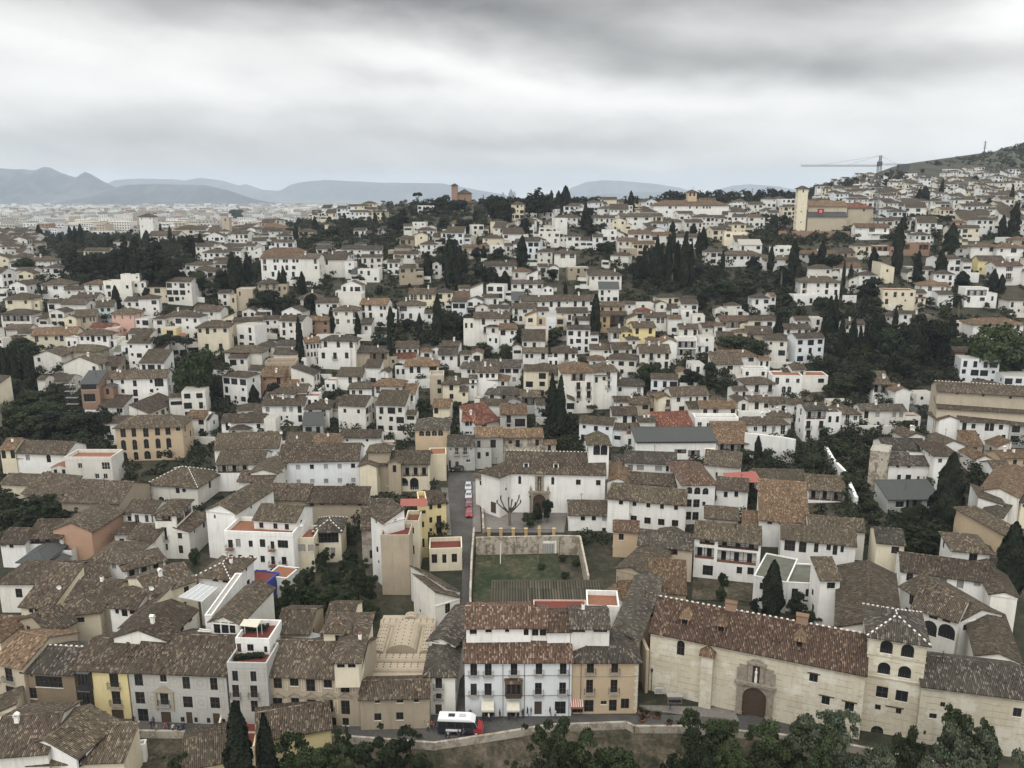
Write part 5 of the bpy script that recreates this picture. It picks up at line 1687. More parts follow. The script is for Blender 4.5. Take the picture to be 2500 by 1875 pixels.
Q 1770 932 2110 5 9 h cream brown ..g
Q 2090 862 2260 6 8 g white brown w..
Q 1380 1122 1610 5 7 g white dark ..
Q 1430 1180 1590 6 6 s white brown .w
Q 60 1072 320 6 6 g white2 brown .w.
Q 2110 182 2300 8 8 g white brown W/qw
Q 2100 432 2280 6 8 h white brown D.
Q 1215 132 1350 5 7 h white brown w.w
Q 900 232 1170 6 8 g cream brown .w
X 160 340 275 12 9 h cream red vvv/www/.D.
X 550 452 760 5.5 8 h white brown w.D.w
X 870 455 1040 7 7 g white brown w.D/w.w
X 1085 442 1350 8 8 g white brown W.W.W/w.w.w
X 1350 440 1440 6 8 g cream brown w
X 1455 492 1640 6 8 h white brown .s.
X 1635 492 1785 7 8 g white brown w.W.W/qqqq
X 1790 455 1970 5 8 g white brown q..w
X 1925 538 2030 6 8 h cream brown W
X 2030 507 2150 8 7 h cream brown c.c.c/.w
X 1240 390 1370 5 8 h cream brown .
X 1070 325 1200 5 8 g cream brown ww
X 1240 322 1330 5 8 g cream brown ww
X 2140 447 2260 6 8 g white brown .D
X 400 540 560 5 7 F white2 concrete ww
X 450 480 640 4 8 h mud brown .
W 1450 352 1590 7 7 F white concrete .w.w
W 1645 577 1760 7 7 h white brown .w.w
W 665 510 740 7 6 h cream brown c.c
W 440 567 570 6 8 h mud brown .w
W 1110 545 1220 4 6 h white brown .w
W 910 560 1010 5 7 g white brown w
W 1740 505 1830 5 7 g white2 brown w
W 1530 530 1600 5 7 x white brown .
Y 915 740 1175 7 8 g white brown q.g.D/q.qq.W
Y 1065 692 1205 6 8 g white brown w.w
Y 1205 685 1345 6 8 g white brown .w..
Y 1570 605 1670 6 8 g cream orange w
Y 1690 702 1765 6 6 p pink orange v
Y 50 662 215 7 8 g white brown D.D/D.D
Y 240 628 320 6 8 g white brown w
Y 1950 487 2170 8 9 g cream brown wwww/wwww
Y 2010 590 2110 6 8 g white brown W.w
Y 1840 620 1960 6 8 h cream brown .w
Y 1130 555 1250 6 8 g white2 brown ww
Y 905 460 1010 9 9 g cream brown www/www
Y 1740 460 1840 5 8 g cream brown ww
Y 1620 365 1700 6 9 g cream brown ww
Y 1260 795 1370 4 5 F cream concrete aaa
U 205 690 560 8 9 h white olive oo.w.D.w/oo.q.D.D
U 140 832 440 4 5 f white terrace w.D.q
U 945 772 1240 8 8 F cream terrace w.D.w.w/D...q.
U 1240 792 1335 7 6 g white2 brown D/D
U 1300 722 1515 8 8 h white orange .g..w
U 1440 805 1580 6 6 g white brown D.D
U 1690 752 1895 8 7 F white concrete o/D.W
U 1960 545 2200 9 8 g white red .g./.B.
U 1805 492 2035 7 7 g yellow brown .w.q/w.q.w
U 1740 372 1965 6 8 h white orange .w.g
U 1975 382 2212 7 8 h white orange w.g.
U 1600 387 1700 7 6 g greyw brown w/ooo
U 500 517 740 6 8 g white brown ....
U 505 565 750 5 5 s white brown .w..w
U 730 632 895 7 7 h white dark o.
U 640 672 760 5 7 r white2 brown q
U 690 367 840 6 7 h cream dark w.w
U 1090 347 1370 6 5 F brick concrete o.o
U 845 367 1000 4 5 F brick concrete -
U 175 437 520 5 7 g greyw orange www.w
U 1275 582 1410 6 6 g white brown w.w
U 2085 862 2260 6 7 h white brown q.w
U 2120 312 2260 6 8 h mud brown w
U 530 430 690 4 5 s mud brown o
U 1160 560 1270 5 6 F greyw concrete o
U 2080 470 2212 3.5 4 F white concrete o
U 0 370 125 6 7 F white concrete q.w
"""
# buildings with a label of their own
SPECIAL = {
 'N1830': 'big white four-storey block with a rooftop loggia behind the forked cypress',
 'N395': 'bare beige cube with twin stacked windows beside the cream hip-roofed house',
 'N535': 'narrow cream house with a hipped roof beside the bare beige cube',
 'S170': 'cream gallery wing with a row of eight small arches on the mid slope',
 'S455': 'cream end pavilion with three arches beside the eight-arch gallery',
 'R690': 'large white convent with stacked timber galleries above the palm garden',
 'T470': 'yellow two-storey house with brown shutters in the middle of the slope',
 'T95': 'ochre house with three square windows beside the lone dark cypress',
 'Q1035': 'pale blue house wall with four windows among the left hand roofs',
 'Q1200': 'pink-walled house with small windows above the rose courtyard',
 'Q1750': 'small yellow house with paired arches above the round trees',
 'M690': 'brick-red house with an orange shed roof left of the dark garden tree',
 'M1310': 'white house with a terracotta terrace and iron balcony right of the tall cypress',
 'Q1300': 'white round-cornered tower house with chimney pots on its flat top',
 'R0_1052': 'cream villa with a hipped roof and an iron balcony above the garden trees',
 'U205': 'white villa with stacked loggias and a white-dashed hipped roof',
 'U945': 'cream three-storey villa with a red-tiled terrace and chimneys',
 'U1960': 'white house with a russet roof and a big glazed opening over a balcony',
 'U1805': 'pale yellow house with small brown windows on the right hand slope',
 'P1760': 'long white villa with a russet hipped roof behind the leafy tree at the right',
 'X160': 'tall cream mansion with arched top windows left of the big cedar',
 'Y915': 'white restaurant house with a wide glazed opening above the terrace parasols',
 'Y1950': 'wide cream two-storey block high on the right hand slope',
 'L1305': 'plain white cube with a flat dark roof left of the round pines',
 'K135': 'white two-storey house with paired balconies left of the burnt-out house',
 'P745': 'ruined white house with brown boarded openings and a collapsed roof',
 'N1005': 'white cottage with a vine-hung porch and dark hipped roof',
 'R1210': 'red brick house with small square windows left of the narrow cypress',
 'S875': 'tall white house with a long eave above the garden of the central trees',
 'S1385': 'very long white terrace row with a small gabled dormer',
 'R1525': 'blank cream-white cube house left of the three-window white house',
}
def parse_mid():
 rows = []
 for ln in MID.strip().split('\n'):
  a = ln.split()
  t, xl, y, xr, H, D, rf, wc, rc, w = a[:10]
  opt = {'w': w}
  rg = random.Random(ln)
  opt['rot'] = rg.uniform(-7, 7)
  if len(a) > 10:
   if a[10][0] == 'Y':
    opt['Y'] = float(a[10][1:])
   else:
    opt['rot'] = float(a[10])
  if rc in ('brown', 'dark', 'olive') and rg.random() < .35:
   rc = rg.choice(['brown', 'olive', 'orange', 'brown'])
  if wc == 'white' and rg.random() < .28:
   wc = 'white2'
  opt['k'] = rg.uniform(.34, .46)
  rows.append([t, float(xl), float(y), float(xr), None, float(H), float(D), rf, wc, rc, opt])
 return rows
# --- landmarks with their own proportions
def lm(label, name, cat, *row, **kw):
 return building(row, label, name=name, cat=cat, det=False, **kw)
lm('brown arcaded villa with three floors of arches and a tiled hip roof', 'house', 'house', 'L', 1240, 1075, 1965, 1058, 1440, 10, 'h', 'tan', 'olive',
 dict(bx=1265, k=.42, w='@1300,1090,1358,1185,D;1420,1085,1470,1180,D;1546,1085,1604,1180,D;1674,1080,1728,1165,D;1786,1075,1842,1158,D;1898,1058,1946,1115,w;1308,1213,1362,1325,a;1430,1208,1482,1320,a;1553,1202,1608,1305,a;1680,1195,1734,1305,a;1796,1190,1850,1298,a;1320,1345,1376,1435,a;1446,1340,1495,1430,a;1558,1330,1628,1420,a;1688,1328,1742,1412,a;1804,1320,1860,1410,a', ch=0))
lm('white four-storey house with a long brown roof left of the green tree clump', 'house', 'house', 'L', 1078, 548, 1800, 530, 870, 8, 'g', 'white', 'brown',
 dict(bx=1420, k=.42, w='@1112,572,1152,642,D;1194,562,1222,600,w;1305,562,1338,606,w;1436,568,1476,635,D;1618,558,1648,598,w;1668,538,1765,635,W;1206,668,1238,712,w;1310,664,1346,706,w;1438,668,1488,742,D;1618,662,1656,702,w;1688,656,1712,676,q;1382,772,1424,842,D;1448,762,1496,842,D', ch=2))
lm('unfinished brick house wrapped in scaffolding at the left', 'house', 'house', 'L', 865, 602, 1062, 598, 970, 8, 's', 'brick', 'slate', dict(bx=880, w='@875,610,1040,670,W;905,715,1030,800,W;932,882,1015,930,W', ch=0, k=.3), key='scaf')
lm('huge pale church nave with two tiers of brown roof at the right edge', 'church', 'church', 'K', 985, 300, 1740, 345, 9.5, 5, 's', 'beige', 'brown', dict(w='-', ch=0, k=.42, ns=1), key='nave')
building(('K', 985, 168, 1740, 212, 14, 9, 'g', 'beige', 'brown', dict(on='nave', ze=26.5, zb=13.0, w='@1130,178,1150,200,q;1330,195,1352,216,q;1542,213,1565,235,q', ch=0, dash=1, ns=1)), det=False)
lm('white crumbling-cornered house with a small oriel beside the giant cypress', 'house', 'house', 'K', 608, 738, 958, 745, 965, 8, 'g', 'white', 'dark',
 dict(bx=615, k=.42, w='@664,738,688,770,w;750,740,776,773,w;670,826,700,876,D;735,826,778,888,d;826,838,846,862,q;898,833,944,896,D;650,935,680,960,w;705,928,747,963,w', ch=0), key='oriel')
lm('rear roof of the white oriel house with a plain side wall', 'house', 'house', 'K', 570, 618, 905, 625, 9.5, 8, 'g', 'white2', 'dark', dict(w='-', ch=0))
lm('white hip-roofed tower block joined to the white oriel house', 'house', 'house', 'K', 965, 668, 1155, 672, 11.5, 10, 'h', 'white', 'brown', dict(w='@990,700,1022,733,w', ch=0))
lm('ruined earthen tower with peeling plaster and empty windows', 'ruin', 'ruin', 'K', 462, 640, 608, 660, 950, 7, 'F', 'dirty', 'concrete', dict(bx=462, w='@512,665,526,700,v;495,750,512,820,v;545,700,562,720,q', ns=0))
lm('low dark-roofed annexe under the white oriel house', 'house', 'house', 'K', 600, 1010, 1010, 1005, 4.0, 7, 's', 'greyw', 'slate', dict(w='WoW', ch=0, k=.3))
lm('long tan-roofed house with a white gable beside the right hand street', 'house', 'house', 'K', 1325, 945, 1610, 1000, 9, 22, 'x', 'white2', 'orange', dict(w='-', ch=0, side='v..v..v/v..v..D', k=.36))
lm('white balconied house stepping down the right hand street', 'house', 'house', 'K', 1300, 1040, 1500, 1060, 8.5, 9, 'l', 'white', 'olive', dict(w='-', ch=0, k=.25, side='D.D/D.D'))
lm('white house with a peeling tan end wall on the right hand street', 'house', 'house', 'K', 1505, 1282, 1660, 1272, 9.5, 15, 'h', 'tan', 'olive', dict(w='-', ch=0, k=.36, side='D.w.D/D.w.D'))
lm('brown-roofed house closing the bottom of the right hand street', 'house', 'house', 'K', 1340, 1120, 1480, 1150, 8.0, 9, 'h', 'white2', 'olive', dict(w='-', ch=0, k=.36))
lm('tall pale brick bell tower of the hilltop church beside the crane', 'bell_tower', 'bell tower', 'Y', 473, 440, 549, 440, 26, 4.2, 'p', 'cream', 'dark', dict(Y=480, w='.v./.../.../.../.q./.../.q.', k=.55, ch=0), key='sn')
lm('hilltop church nave with a tan roof behind the bell tower', 'church', 'church', 'Y', 552, 578, 850, 572, 9.5, 13, 'g', 'beige', 'orange', dict(Y=484, w='-', ch=0, k=.42))
lm('hilltop church choir with a bright russet hipped roof', 'church', 'church', 'Y', 856, 590, 1052, 590, 9.5, 13, 'h', 'beige', 'terra', dict(Y=486, w='..w.', ch=0, k=.45))
lm('low grey-roofed side aisle of the hilltop church under restoration', 'church', 'church', 'Y', 545, 655, 850, 655, 5.5, 6, 's', 'beige', 'slate', dict(Y=480, w='..', ch=0, k=.55))
lm('long white college building with a tan hipped roof on the skyline', 'college', 'college', 'X', 1372, 348, 2005, 352, 9.5, 16, 'h', 'white', 'orange', dict(Y=560, w='...W.w...w.w.www..../..w..w...w.........', ch=0, k=.38), key='college')
lm('small domed lantern tower rising above the college roof', 'tower', 'tower', 'X', 1660, 236, 1735, 236, 18, 6, 'p', 'tan', 'brown', dict(Y=566, w='aa', k=.5, ch=0))
lm('brick bell tower of the church on the left skyline', 'bell_tower', 'bell tower', 'W', 1735, 180, 1785, 180, 19, 7, 'p', 'oldbrick', 'dark', dict(Y=720, w='.q.', k=.6, ch=0))
lm('brick church body with a peaked dark roof on the left skyline', 'church', 'church', 'W', 1785, 247, 1900, 245, 13, 12, 'h', 'oldbrick', 'dark', dict(Y=722, w='-', k=.6, ch=0))
lm('low brick annexe of the skyline church', 'church', 'church', 'W', 1830, 330, 1940, 330, 7, 9, 'g', 'oldbrick', 'brown', dict(Y=716, w='w.w', k=.3, ch=0))
lm('white square church tower in front of the grey high-rise', 'bell_tower', 'bell tower', 'V', 1170, 512, 1285, 512, 26, 9, 'p', 'white', 'brown', dict(Y=640, w='v.v/.../v../...', k=.45, ch=0))
lm('grey high-rise slab behind the white church tower', 'high_rise', 'high-rise', 'V', 1118, 486, 1225, 470, 32, 14, 'F', 'stone', 'slate', dict(Y=1150, w='-', ns=1))
lm('stone church with a small belfry left of the broad domed roof', 'church', 'church', 'V', 1745, 645, 2165, 652, 9.5, 14, 'g', 'beige', 'brown', dict(Y=640, w='......W..a.', k=.42, ch=0), key='stchurch')
lm('small stone belfry on the stone church', 'bell_tower', 'bell tower', 'V', 1865, 522, 1930, 522, 18, 6, 'F', 'beige', 'concrete', dict(Y=637, w='.a.', ns=1))
lm('stone church crossing with a broad pyramid roof', 'church', 'church', 'W', 75, 542, 325, 545, 11, 16, 'h', 'beige', 'orange', dict(Y=636, w='..v....', k=.42, ch=0))
lm('broad brown-roofed white monastery left of the stone church', 'monastery', 'monastery', 'V', 1250, 672, 1500, 672, 7, 14, 'g', 'white2', 'brown', dict(Y=600, w='w.w.w.w', k=.4, ch=0))
lm('cream pyramid-roofed hall left of the stone church', 'hall', 'hall', 'V', 1470, 618, 1672, 618, 8, 14, 'p', 'cream', 'brown', dict(Y=690, w='-', k=.4, ch=0))
lm('pale yellow stepped apartment block in the lower town', 'apartment_block', 'apartments', 'V', 618, 560, 830, 560, 20, 14, 'F', 'cream', 'concrete', dict(Y=1300, w='wwwwwwww/wwwwwwww/wwwwwwww/wwwwwwww', ns=1))
lm('cream apartment block with rows of windows in the lower town', 'apartment_block', 'apartments', 'V', 830, 540, 958, 545, 24, 14, 'F', 'cream', 'concrete', dict(Y=1380, w='wwww/wwww/wwww/wwww/wwww', ns=1))
lm('long dark banded apartment block in the lower town', 'apartment_block', 'apartments', 'V', 410, 608, 850, 610, 18, 16, 'F', 'mud', 'slate', dict(Y=1000, w='WWWWWWWWWW/WWWWWWWWWW/WWWWWWWWWW', ns=1))
lm('yellow-brown apartment block behind the cypress row', 'apartment_block', 'apartments', 'W', 690, 455, 815, 455, 22, 16, 'F', 'cream', 'concrete', dict(Y=1500, w='wwwww/wwwww/wwwww/wwwww', ns=1))
# --- build the hillside: the 300 largest on their own, the rest as one mass
def screen_size(row):
 P1, P2, ze, H, opt = solve(row)
 a, b = proj(P1[0], P1[1], ze), proj(P2[0], P2[1], ze)
 c = proj(P1[0], P1[1], ze - H)
 return abs(b[0] - a[0]) * (abs(c[1] - a[1]) + row[6] * 2020 / P1[1] * .12), (P1, P2, ze, H)
MASS = MB()
def mass_house(P, ang, Wd, D, H, zb, zw, roof, wc, rc, k, rng, wins=True):
 """walls, roof and dark openings of a far house, added to the one mass of far houses"""
 m = MASS
 c, s = math.cos(ang), math.sin(ang)
 def X(p):
  return (P[0] + p[0] * c - p[1] * s, P[1] + p[0] * s + p[1] * c, zb + p[2])
 HL = zw - zb
 for a, b in (((0, 0), (Wd, 0)), ((Wd, 0), (Wd, D)), ((Wd, D), (0, D)), ((0, D), (0, 0))):
  m.face([X((a[0], a[1], 0)), X((b[0], b[1], 0)), X((b[0], b[1], HL)), X((a[0], a[1], HL))], wc)
 if roof in 'fF':
  m.face([X((0, 0, HL)), X((Wd, 0, HL)), X((Wd, D, HL)), X((0, D, HL))], 'concrete')
 else:
  fs, gb, rd = roof_faces(roof, Wd, D, HL, k)
  for pts, uv in fs:
   m.face([X(p) for p in pts], rc, uv)
  for g in gb:
   m.face([X(p) for p in g], wc)
 if wins and rng.random() < .55 and Wd > 5:
  aw, ad = rng.uniform(2.5, 5), rng.uniform(3, 6)
  ax, ay = rng.choice([-aw, Wd]), rng.uniform(-2, 2)
  P2 = X((ax, ay, 0))
  mass_house(P2[:2], ang, aw, ad, H - 2, zb, zw - rng.uniform(1.2, 3.2), rng.choice('gsFx'), wc, rc, k, rng, False)
  m.face([X((ax + .4, ay - .04, HL - 4.6)), X((ax + aw - .4, ay - .04, HL - 4.6)), X((ax + aw - .4, ay - .04, HL - 3.4)), X((ax + .4, ay - .04, HL - 3.4))], 'glass')
 if wins and rng.random() < .35:
  x0, L = rng.uniform(-6, 2), rng.uniform(6, 14)
  for a, b, q in ((0, 0, 1), (0, 0, 0)):
   y0 = -rng.uniform(2.5, 5)
   hh = zw - H + rng.uniform(.8, 1.8) - zb
   m.face([X((x0, y0, 0)), X((x0 + L, y0, 0)), X((x0 + L, y0, hh)), X((x0, y0, hh))], 'white2')
   m.face([X((x0, y0, hh)), X((x0 + L, y0, hh)), X((x0 + L, y0 + .3, hh)), X((x0, y0 + .3, hh))], 'white2')
   break
 if wins:
  fl = max(1, int((H + .3) // 2.9))
  nw = max(1, int(Wd / 2.8))
  for f in range(fl):
   for i in range(nw):
    if rng.random() < .14:
     continue
    x = Wd * (i + .5) / nw + rng.uniform(-.3, .3)
    w, h = rng.choice([(.6, 1.5), (.6, 2.1), (.95, 1.6), (1.2, 2.0), (.45, 1.0)])
    z1 = HL - .7 - 2.95 * f
    m.face([X((x - w, -.04, z1 - h)), X((x + w, -.04, z1 - h)), X((x + w, -.04, z1)), X((x - w, -.04, z1))], 'glass')
  for side in (0, 1):
   for i in range(max(1, int(D / 4))):
    if rng.random() < .4:
     continue
    y = D * (i + .5) / max(1, int(D / 4))
    xx = Wd + .04 if side else -.04
    z1 = HL - 1.0
    q = [(xx, y - .45, z1 - 1.2), (xx, y + .45, z1 - 1.2), (xx, y + .45, z1), (xx, y - .45, z1)]
    m.face([X(p) for p in (q if side else q[::-1])], 'glass')
FOOT = []   # discs already built on, in plan
def note(cs):
 cx = sum(c[0] for c in cs) / 4; cy = sum(c[1] for c in cs) / 4
 r = max(math.hypot(c[0] - cx, c[1] - cy) for c in cs)
 FOOT.append((cx, cy, r))
for b in BUILT:
 note(b['cs'])
rows = parse_mid()
scored = []
for r in rows:
 try:
  scored.append((screen_size(r), r))
 except TypeError:
  r[10]['Y'] = 700
  scored.append((screen_size(r), r))
  print('above horizon', r[:4])
scored.sort(key=lambda q: -q[0][0])
NEAR_HOUSES = sum(1 for b in BUILT if b['root'].name.split('.')[0] == 'house')
LIMIT = 300 - NEAR_HOUSES
for i, ((sz, pl), r) in enumerate(scored):
 key = r[0] + str(int(r[1])) + ('_1052' if r[2] == 1052 else '')
 if i < LIMIT:
  o = dict(r[10])
  if o['w'] == '-':
   o['ns'] = 1
  building(tuple(r[:10]) + (o,), SPECIAL.get(key), det=False, rng=random.Random(key))
  note(BUILT[-1]['cs'])
 else:
  P1, P2, ze, H = pl
  ang = math.atan2(P2[1] - P1[1], P2[0] - P1[0]); Wd = math.hypot(P2[0] - P1[0], P2[1] - P1[1])
  cs = [P1, P2, (P2[0] - math.sin(ang) * r[6], P2[1] + math.cos(ang) * r[6]), (P1[0] - math.sin(ang) * r[6], P1[1] + math.cos(ang) * r[6])]
  note(cs)
  zb = min(T(c[0], c[1], False) for c in cs) - .6
  mass_house(P1, ang, Wd, r[6], H, zb, ze, r[7], r[8], r[9], .4, random.Random(key))
# grid of what is built, for fitting more houses and trees between
CELL = 8.0
GRID = {}
for f in FOOT:
 for i in range(int((f[0] - f[2] - 9) // CELL), int((f[0] + f[2] + 9) // CELL) + 1):
  for j in range(int((f[1] - f[2] - 9) // CELL), int((f[1] + f[2] + 9) // CELL) + 1):
   GRID.setdefault((i, j), []).append(f)
def free(x, y, r):
 for f in GRID.get((int(x // CELL), int(y // CELL)), ()):
  if math.hypot(f[0] - x, f[1] - y) < f[2] * .88 + r:
   return False
 return True
def occupy(x, y, r):
 f = (x, y, r)
 FOOT.append(f)
 for i in range(int((x - r - 9) // CELL), int((x + r + 9) // CELL) + 1):
  for j in range(int((y - r - 9) // CELL), int((y + r + 9) // CELL) + 1):
   GRID.setdefault((i, j), []).append(f)
# areas of the photograph (native pixels) that are gardens, woods or open ground: no filler houses there
GREEN = [(90, 560, 480, 720), (0, 830, 170, 1080), (100, 960, 280, 1120), (400, 880, 560, 990), (0, 1190, 240, 1310), (640, 1300, 930, 1530), (1130, 1360, 1430, 1470),
   (1540, 620, 1720, 720), (1700, 640, 1960, 800), (2000, 720, 2360, 960), (2020, 960, 2110, 1060), (2020, 1040, 2130, 1260), (2180, 1180, 2330, 1360), (1060, 1230, 1200, 1320),
   (960, 700, 1180, 860), (560, 640, 800, 790), (700, 540, 980, 640), (1170, 640, 1260, 700), (1060, 620, 1160, 700), (1820, 560, 2100, 600), (2020, 400, 2300, 440), (2300, 330, 2500, 420),
   (1790, 1150, 1960, 1240), (1880, 1090, 2060, 1200), (1780, 1380, 1900, 1520), (1690, 1390, 1840, 1500), (1340, 880, 1450, 1050), (1550, 880, 1650, 960), (1680, 880, 1800, 960),
   (1440, 560, 1500, 680), (1000, 480, 1100, 520), (1180, 430, 1460, 520), (1160, 860, 1240, 900), (1320, 990, 1430, 1110), (2050, 1040, 2220, 1130), (1010, 1000, 1180, 1060)]
NOFILL = [(1100, 1090, 1300, 1320), (1160, 1200, 1440, 1480), (1080, 1130, 1200, 1800), (930, 470, 1200, 570), (2050, 1040, 2220, 1130), (2000, 560, 2120, 575), (1050, 570, 1110, 640)]
NOVEG = [(1080, 1130, 1210, 1800), (1180, 1200, 1400, 1340), (1200, 1415, 1395, 1478), (1000, 1480, 1120, 1700)]
def in_(L, u, v):
 return any(a <= u <= c and b <= v <= d for a, b, c, d in L)
def in_green(u, v):
 return any(a <= u <= c and b <= v <= d for a, b, c, d in GREEN)
def filler():
 rg = random.Random(77)
 n = 0
 Y = 215.0
 while Y < 1500:
  step = 9.5 if Y < 500 else (11 if Y < 800 else 14)
  X = -.80 * Y
  while X < .80 * Y:
   x, y = X + rg.uniform(-2, 2), Y + rg.uniform(-2, 2)
   X += step
   z = T(x, y, False)
   u, v = proj(x, y, z)
   if v > 1090 or (v < 424 and u > 1900) or u < -150 or u > 2650:
    continue
   if v < 520 and 600 < u < 2000 and y > 640:
    continue
   if in_green(u, v) or in_(NOFILL, u, v):
    continue
   # the long backbone of gardens in the middle of the slope stays mostly green
   g = .72 if (520 < v < 740 and 700 < u < 2450) else (.50 if v < 1000 and u > 560 else .25)
   if y > 640:
    g = .38 if u > 1900 else .3
   if rg.random() < g:
    continue
   Wd, D = rg.uniform(7, 12), rg.uniform(6, 9)
   r = math.hypot(Wd, D) / 2 * .80
   if not free(x, y, r):
    continue
   if y > 1150 and u > 2000:
    continue
   occupy(x, y, r * 1.0)
   H = rg.choice([3.2, 5.8, 5.8, 6.2, 8.6]) if u > 500 else rg.choice([5.6, 6.2, 8.8])
   ang = R(rg.uniform(-22, 22)) + (R(rg.choice([0, 90])) if rg.random() < .25 else 0)
   c, s = math.cos(ang), math.sin(ang)
   P = (x - (Wd * c - D * s) / 2, y - (Wd * s + D * c) / 2)
   cs = [P, (P[0] + Wd * c, P[1] + Wd * s), (P[0] - D * s, P[1] + D * c), (P[0] + Wd * c - D * s, P[1] + Wd * s + D * c)]
   zz = [T(q[0], q[1], False) for q in cs]
   zw = sum(zz) / 4 + H
   mass_house(P, ang, Wd, D, H, min(zz) - .5, zw, rg.choice('gghhhgxsF'), rg.choice(['white', 'white', 'white', 'white2', 'white2', 'cream', 'cool'] if u > 400 else ['white', 'white2', 'white', 'white2', 'cream', 'beige']),
    rg.choice(['brown', 'brown', 'olive', 'dark', 'brown', 'olive']), rg.uniform(.33, .45), rg)
   n += 1
  Y += step * .93
 print('filler houses', n)
filler()
tag(MASS.build('hillside_houses'), 'dense mass of small far white tiled houses filling the hillside', kind='stuff')
# --- the lower town on the plain, thousands of blocks reading as one mass
def city():
 rg = random.Random(9)
 m = MB()
 cols = ['white2', 'cool', 'cool', 'greyw', 'greyw', 'stone', 'white2', 'beige', 'oldbrick']
 n = 0
 for i in range(5200):
  Y = 950 * (6.5 ** rg.random() ** .9)
  X = rg.uniform(-.80, -.04) * Y
  if rg.random() < (Y - 950) / 9000:
   continue
  z = T(X, Y, False)
  u, v = proj(X, Y, z)
  big = rg.random()
  w, d = rg.uniform(10, 34), rg.uniform(10, 22)
  h = rg.uniform(6, 12) if big < .8 else rg.uniform(12, 19)
  if Y > 3500:
   w *= 1.7; h *= .8
  a = rg.uniform(-.6, .6)
  c, s = math.cos(a), math.sin(a)
  P = [(X + x * c - y * s, Y + x * s + y * c) for x, y in ((0, 0), (w, 0), (w, d), (0, d))]
  wc = rg.choice(cols)
  z0, z1 = z - 3, z + h
  for q in range(4):
   e = (q + 1) % 4
   m.face([(P[q][0], P[q][1], z0), (P[e][0], P[e][1], z0), (P[e][0], P[e][1], z1), (P[q][0], P[q][1], z1)], wc)
  m.face([(p[0], p[1], z1) for p in P], rg.choice(['brown', 'orange', 'concrete', 'concrete', 'brown', 'white2']), [(p[0] - X, p[1] - Y) for p in P])
  if Y < 3000:
   nrm = (s, -c)
   for f in range(int(h / 3)):
    zz = z1 - 1.2 - 3 * f
    A, B = P[0], P[1]
    off = (nrm[0] * .1, nrm[1] * .1)
    k = int(w / 4)
    for t in range(k):
     f0, f1 = (t + .25) / k, (t + .7) / k
     m.face([(A[0] + (B[0] - A[0]) * f0 + off[0], A[1] + (B[1] - A[1]) * f0 + off[1], zz - 1.3), (A[0] + (B[0] - A[0]) * f1 + off[0], A[1] + (B[1] - A[1]) * f1 + off[1], zz - 1.3),
       (A[0] + (B[0] - A[0]) * f1 + off[0], A[1] + (B[1] - A[1]) * f1 + off[1], zz), (A[0] + (B[0] - A[0]) * f0 + off[0], A[1] + (B[1] - A[1]) * f0 + off[1], zz)], 'glass')
  n += 1
 tag(m.build('distant_city'), 'hazy lower town of pale blocks spread over the plain', kind='stuff')
 # terraced white houses under the scrub hill at the upper right
city()
# --- vegetation
import numpy as np
NR = np.random.RandomState(4)
def leaf_mesh(name, P, Nn, size, mat, tone, asp=1.0):
 """one small quad per leaf clump at P facing Nn; tone per leaf drives its shade of green"""
 n = len(P)
 Nn = Nn / np.maximum(1e-6, np.linalg.norm(Nn, axis=1, keepdims=True))
 r = NR.normal(size=(n, 3))
 t = np.cross(Nn, r); t /= np.maximum(1e-6, np.linalg.norm(t, axis=1, keepdims=True))
 b = np.cross(Nn, t)
 s = (size * NR.uniform(.6, 1.35, n))[:, None]
 t, b = t * s, b * s * asp
 V = np.stack([P - t * .9 - b * .4, P - b, P + t - b * .2, P + t * .5 + b, P - t * .5 + b * .9], axis=1).reshape(-1, 3)
 me = bpy.data.meshes.new(name)
 me.vertices.add(n * 5)
 me.vertices.foreach_set('co', V.astype(np.float32).ravel())
 me.loops.add(n * 5)
 me.loops.foreach_set('vertex_index', np.arange(n * 5, dtype=np.int32))
 me.polygons.add(n)
 me.polygons.foreach_set('loop_start', np.arange(n, dtype=np.int32) * 5)
 me.polygons.foreach_set('loop_total', np.full(n, 5, dtype=np.int32))
 at = me.attributes.new('leafv', 'FLOAT', 'FACE')
 at.data.foreach_set('value', tone.astype(np.float32))
 me.materials.append(M(mat))
 me.update(calc_edges=True)
 return me
def crown_pts(n, blobs, jit=.25):
 """leaves on the skins of many overlapping lumps"""
 rad = np.array([b[3] for b in blobs]); w = rad ** 2 / (rad ** 2).sum()
 idx = NR.choice(len(blobs), n, p=w)
 c = np.array([b[:3] for b in blobs])[idx]
 d = NR.normal(size=(n, 3)); d /= np.linalg.norm(d, axis=1, keepdims=True)
 d[:, 2] = np.where(d[:, 2] < -.3, -d[:, 2] * .6, d[:, 2])
 rr = rad[idx][:, None] * (1 - np.abs(NR.normal(0, jit, (n, 1))) * .7)
 P = c + d * rr * np.array([1, 1, .85])
 tone = np.clip(.5 + NR.normal(0, .2, n) + (np.array([b[4] for b in blobs])[idx]), 0, 1)
 return P, d + NR.normal(0, .45, (n, 3)), tone
def broad(seed, Rr, Hh, n, leaf, mat, nb=18, flat=1.0, lift=.35):
 rg = random.Random(seed)
 bl = []
 for i in range(nb):
  a, q = rg.uniform(0, 6.28), rg.random() ** .55
  z = rg.uniform(-1, 1)
  rr = Rr * q * math.sqrt(max(.05, 1 - z * z * .8)) * .72
  bl.append((rr * math.cos(a), rr * math.sin(a), Hh * (lift + (1 - lift) * .5) + z * Hh * (1 - lift) * .36 * flat, Rr * rg.uniform(.26, .46), rg.uniform(-.28, .28)))
 bl.append((0, 0, Hh * (lift + (1 - lift) * .45), Rr * .55, -.2))
 P, N_, t = crown_pts(n, bl)
 return leaf_mesh('crown', P, N_, leaf, mat, t)
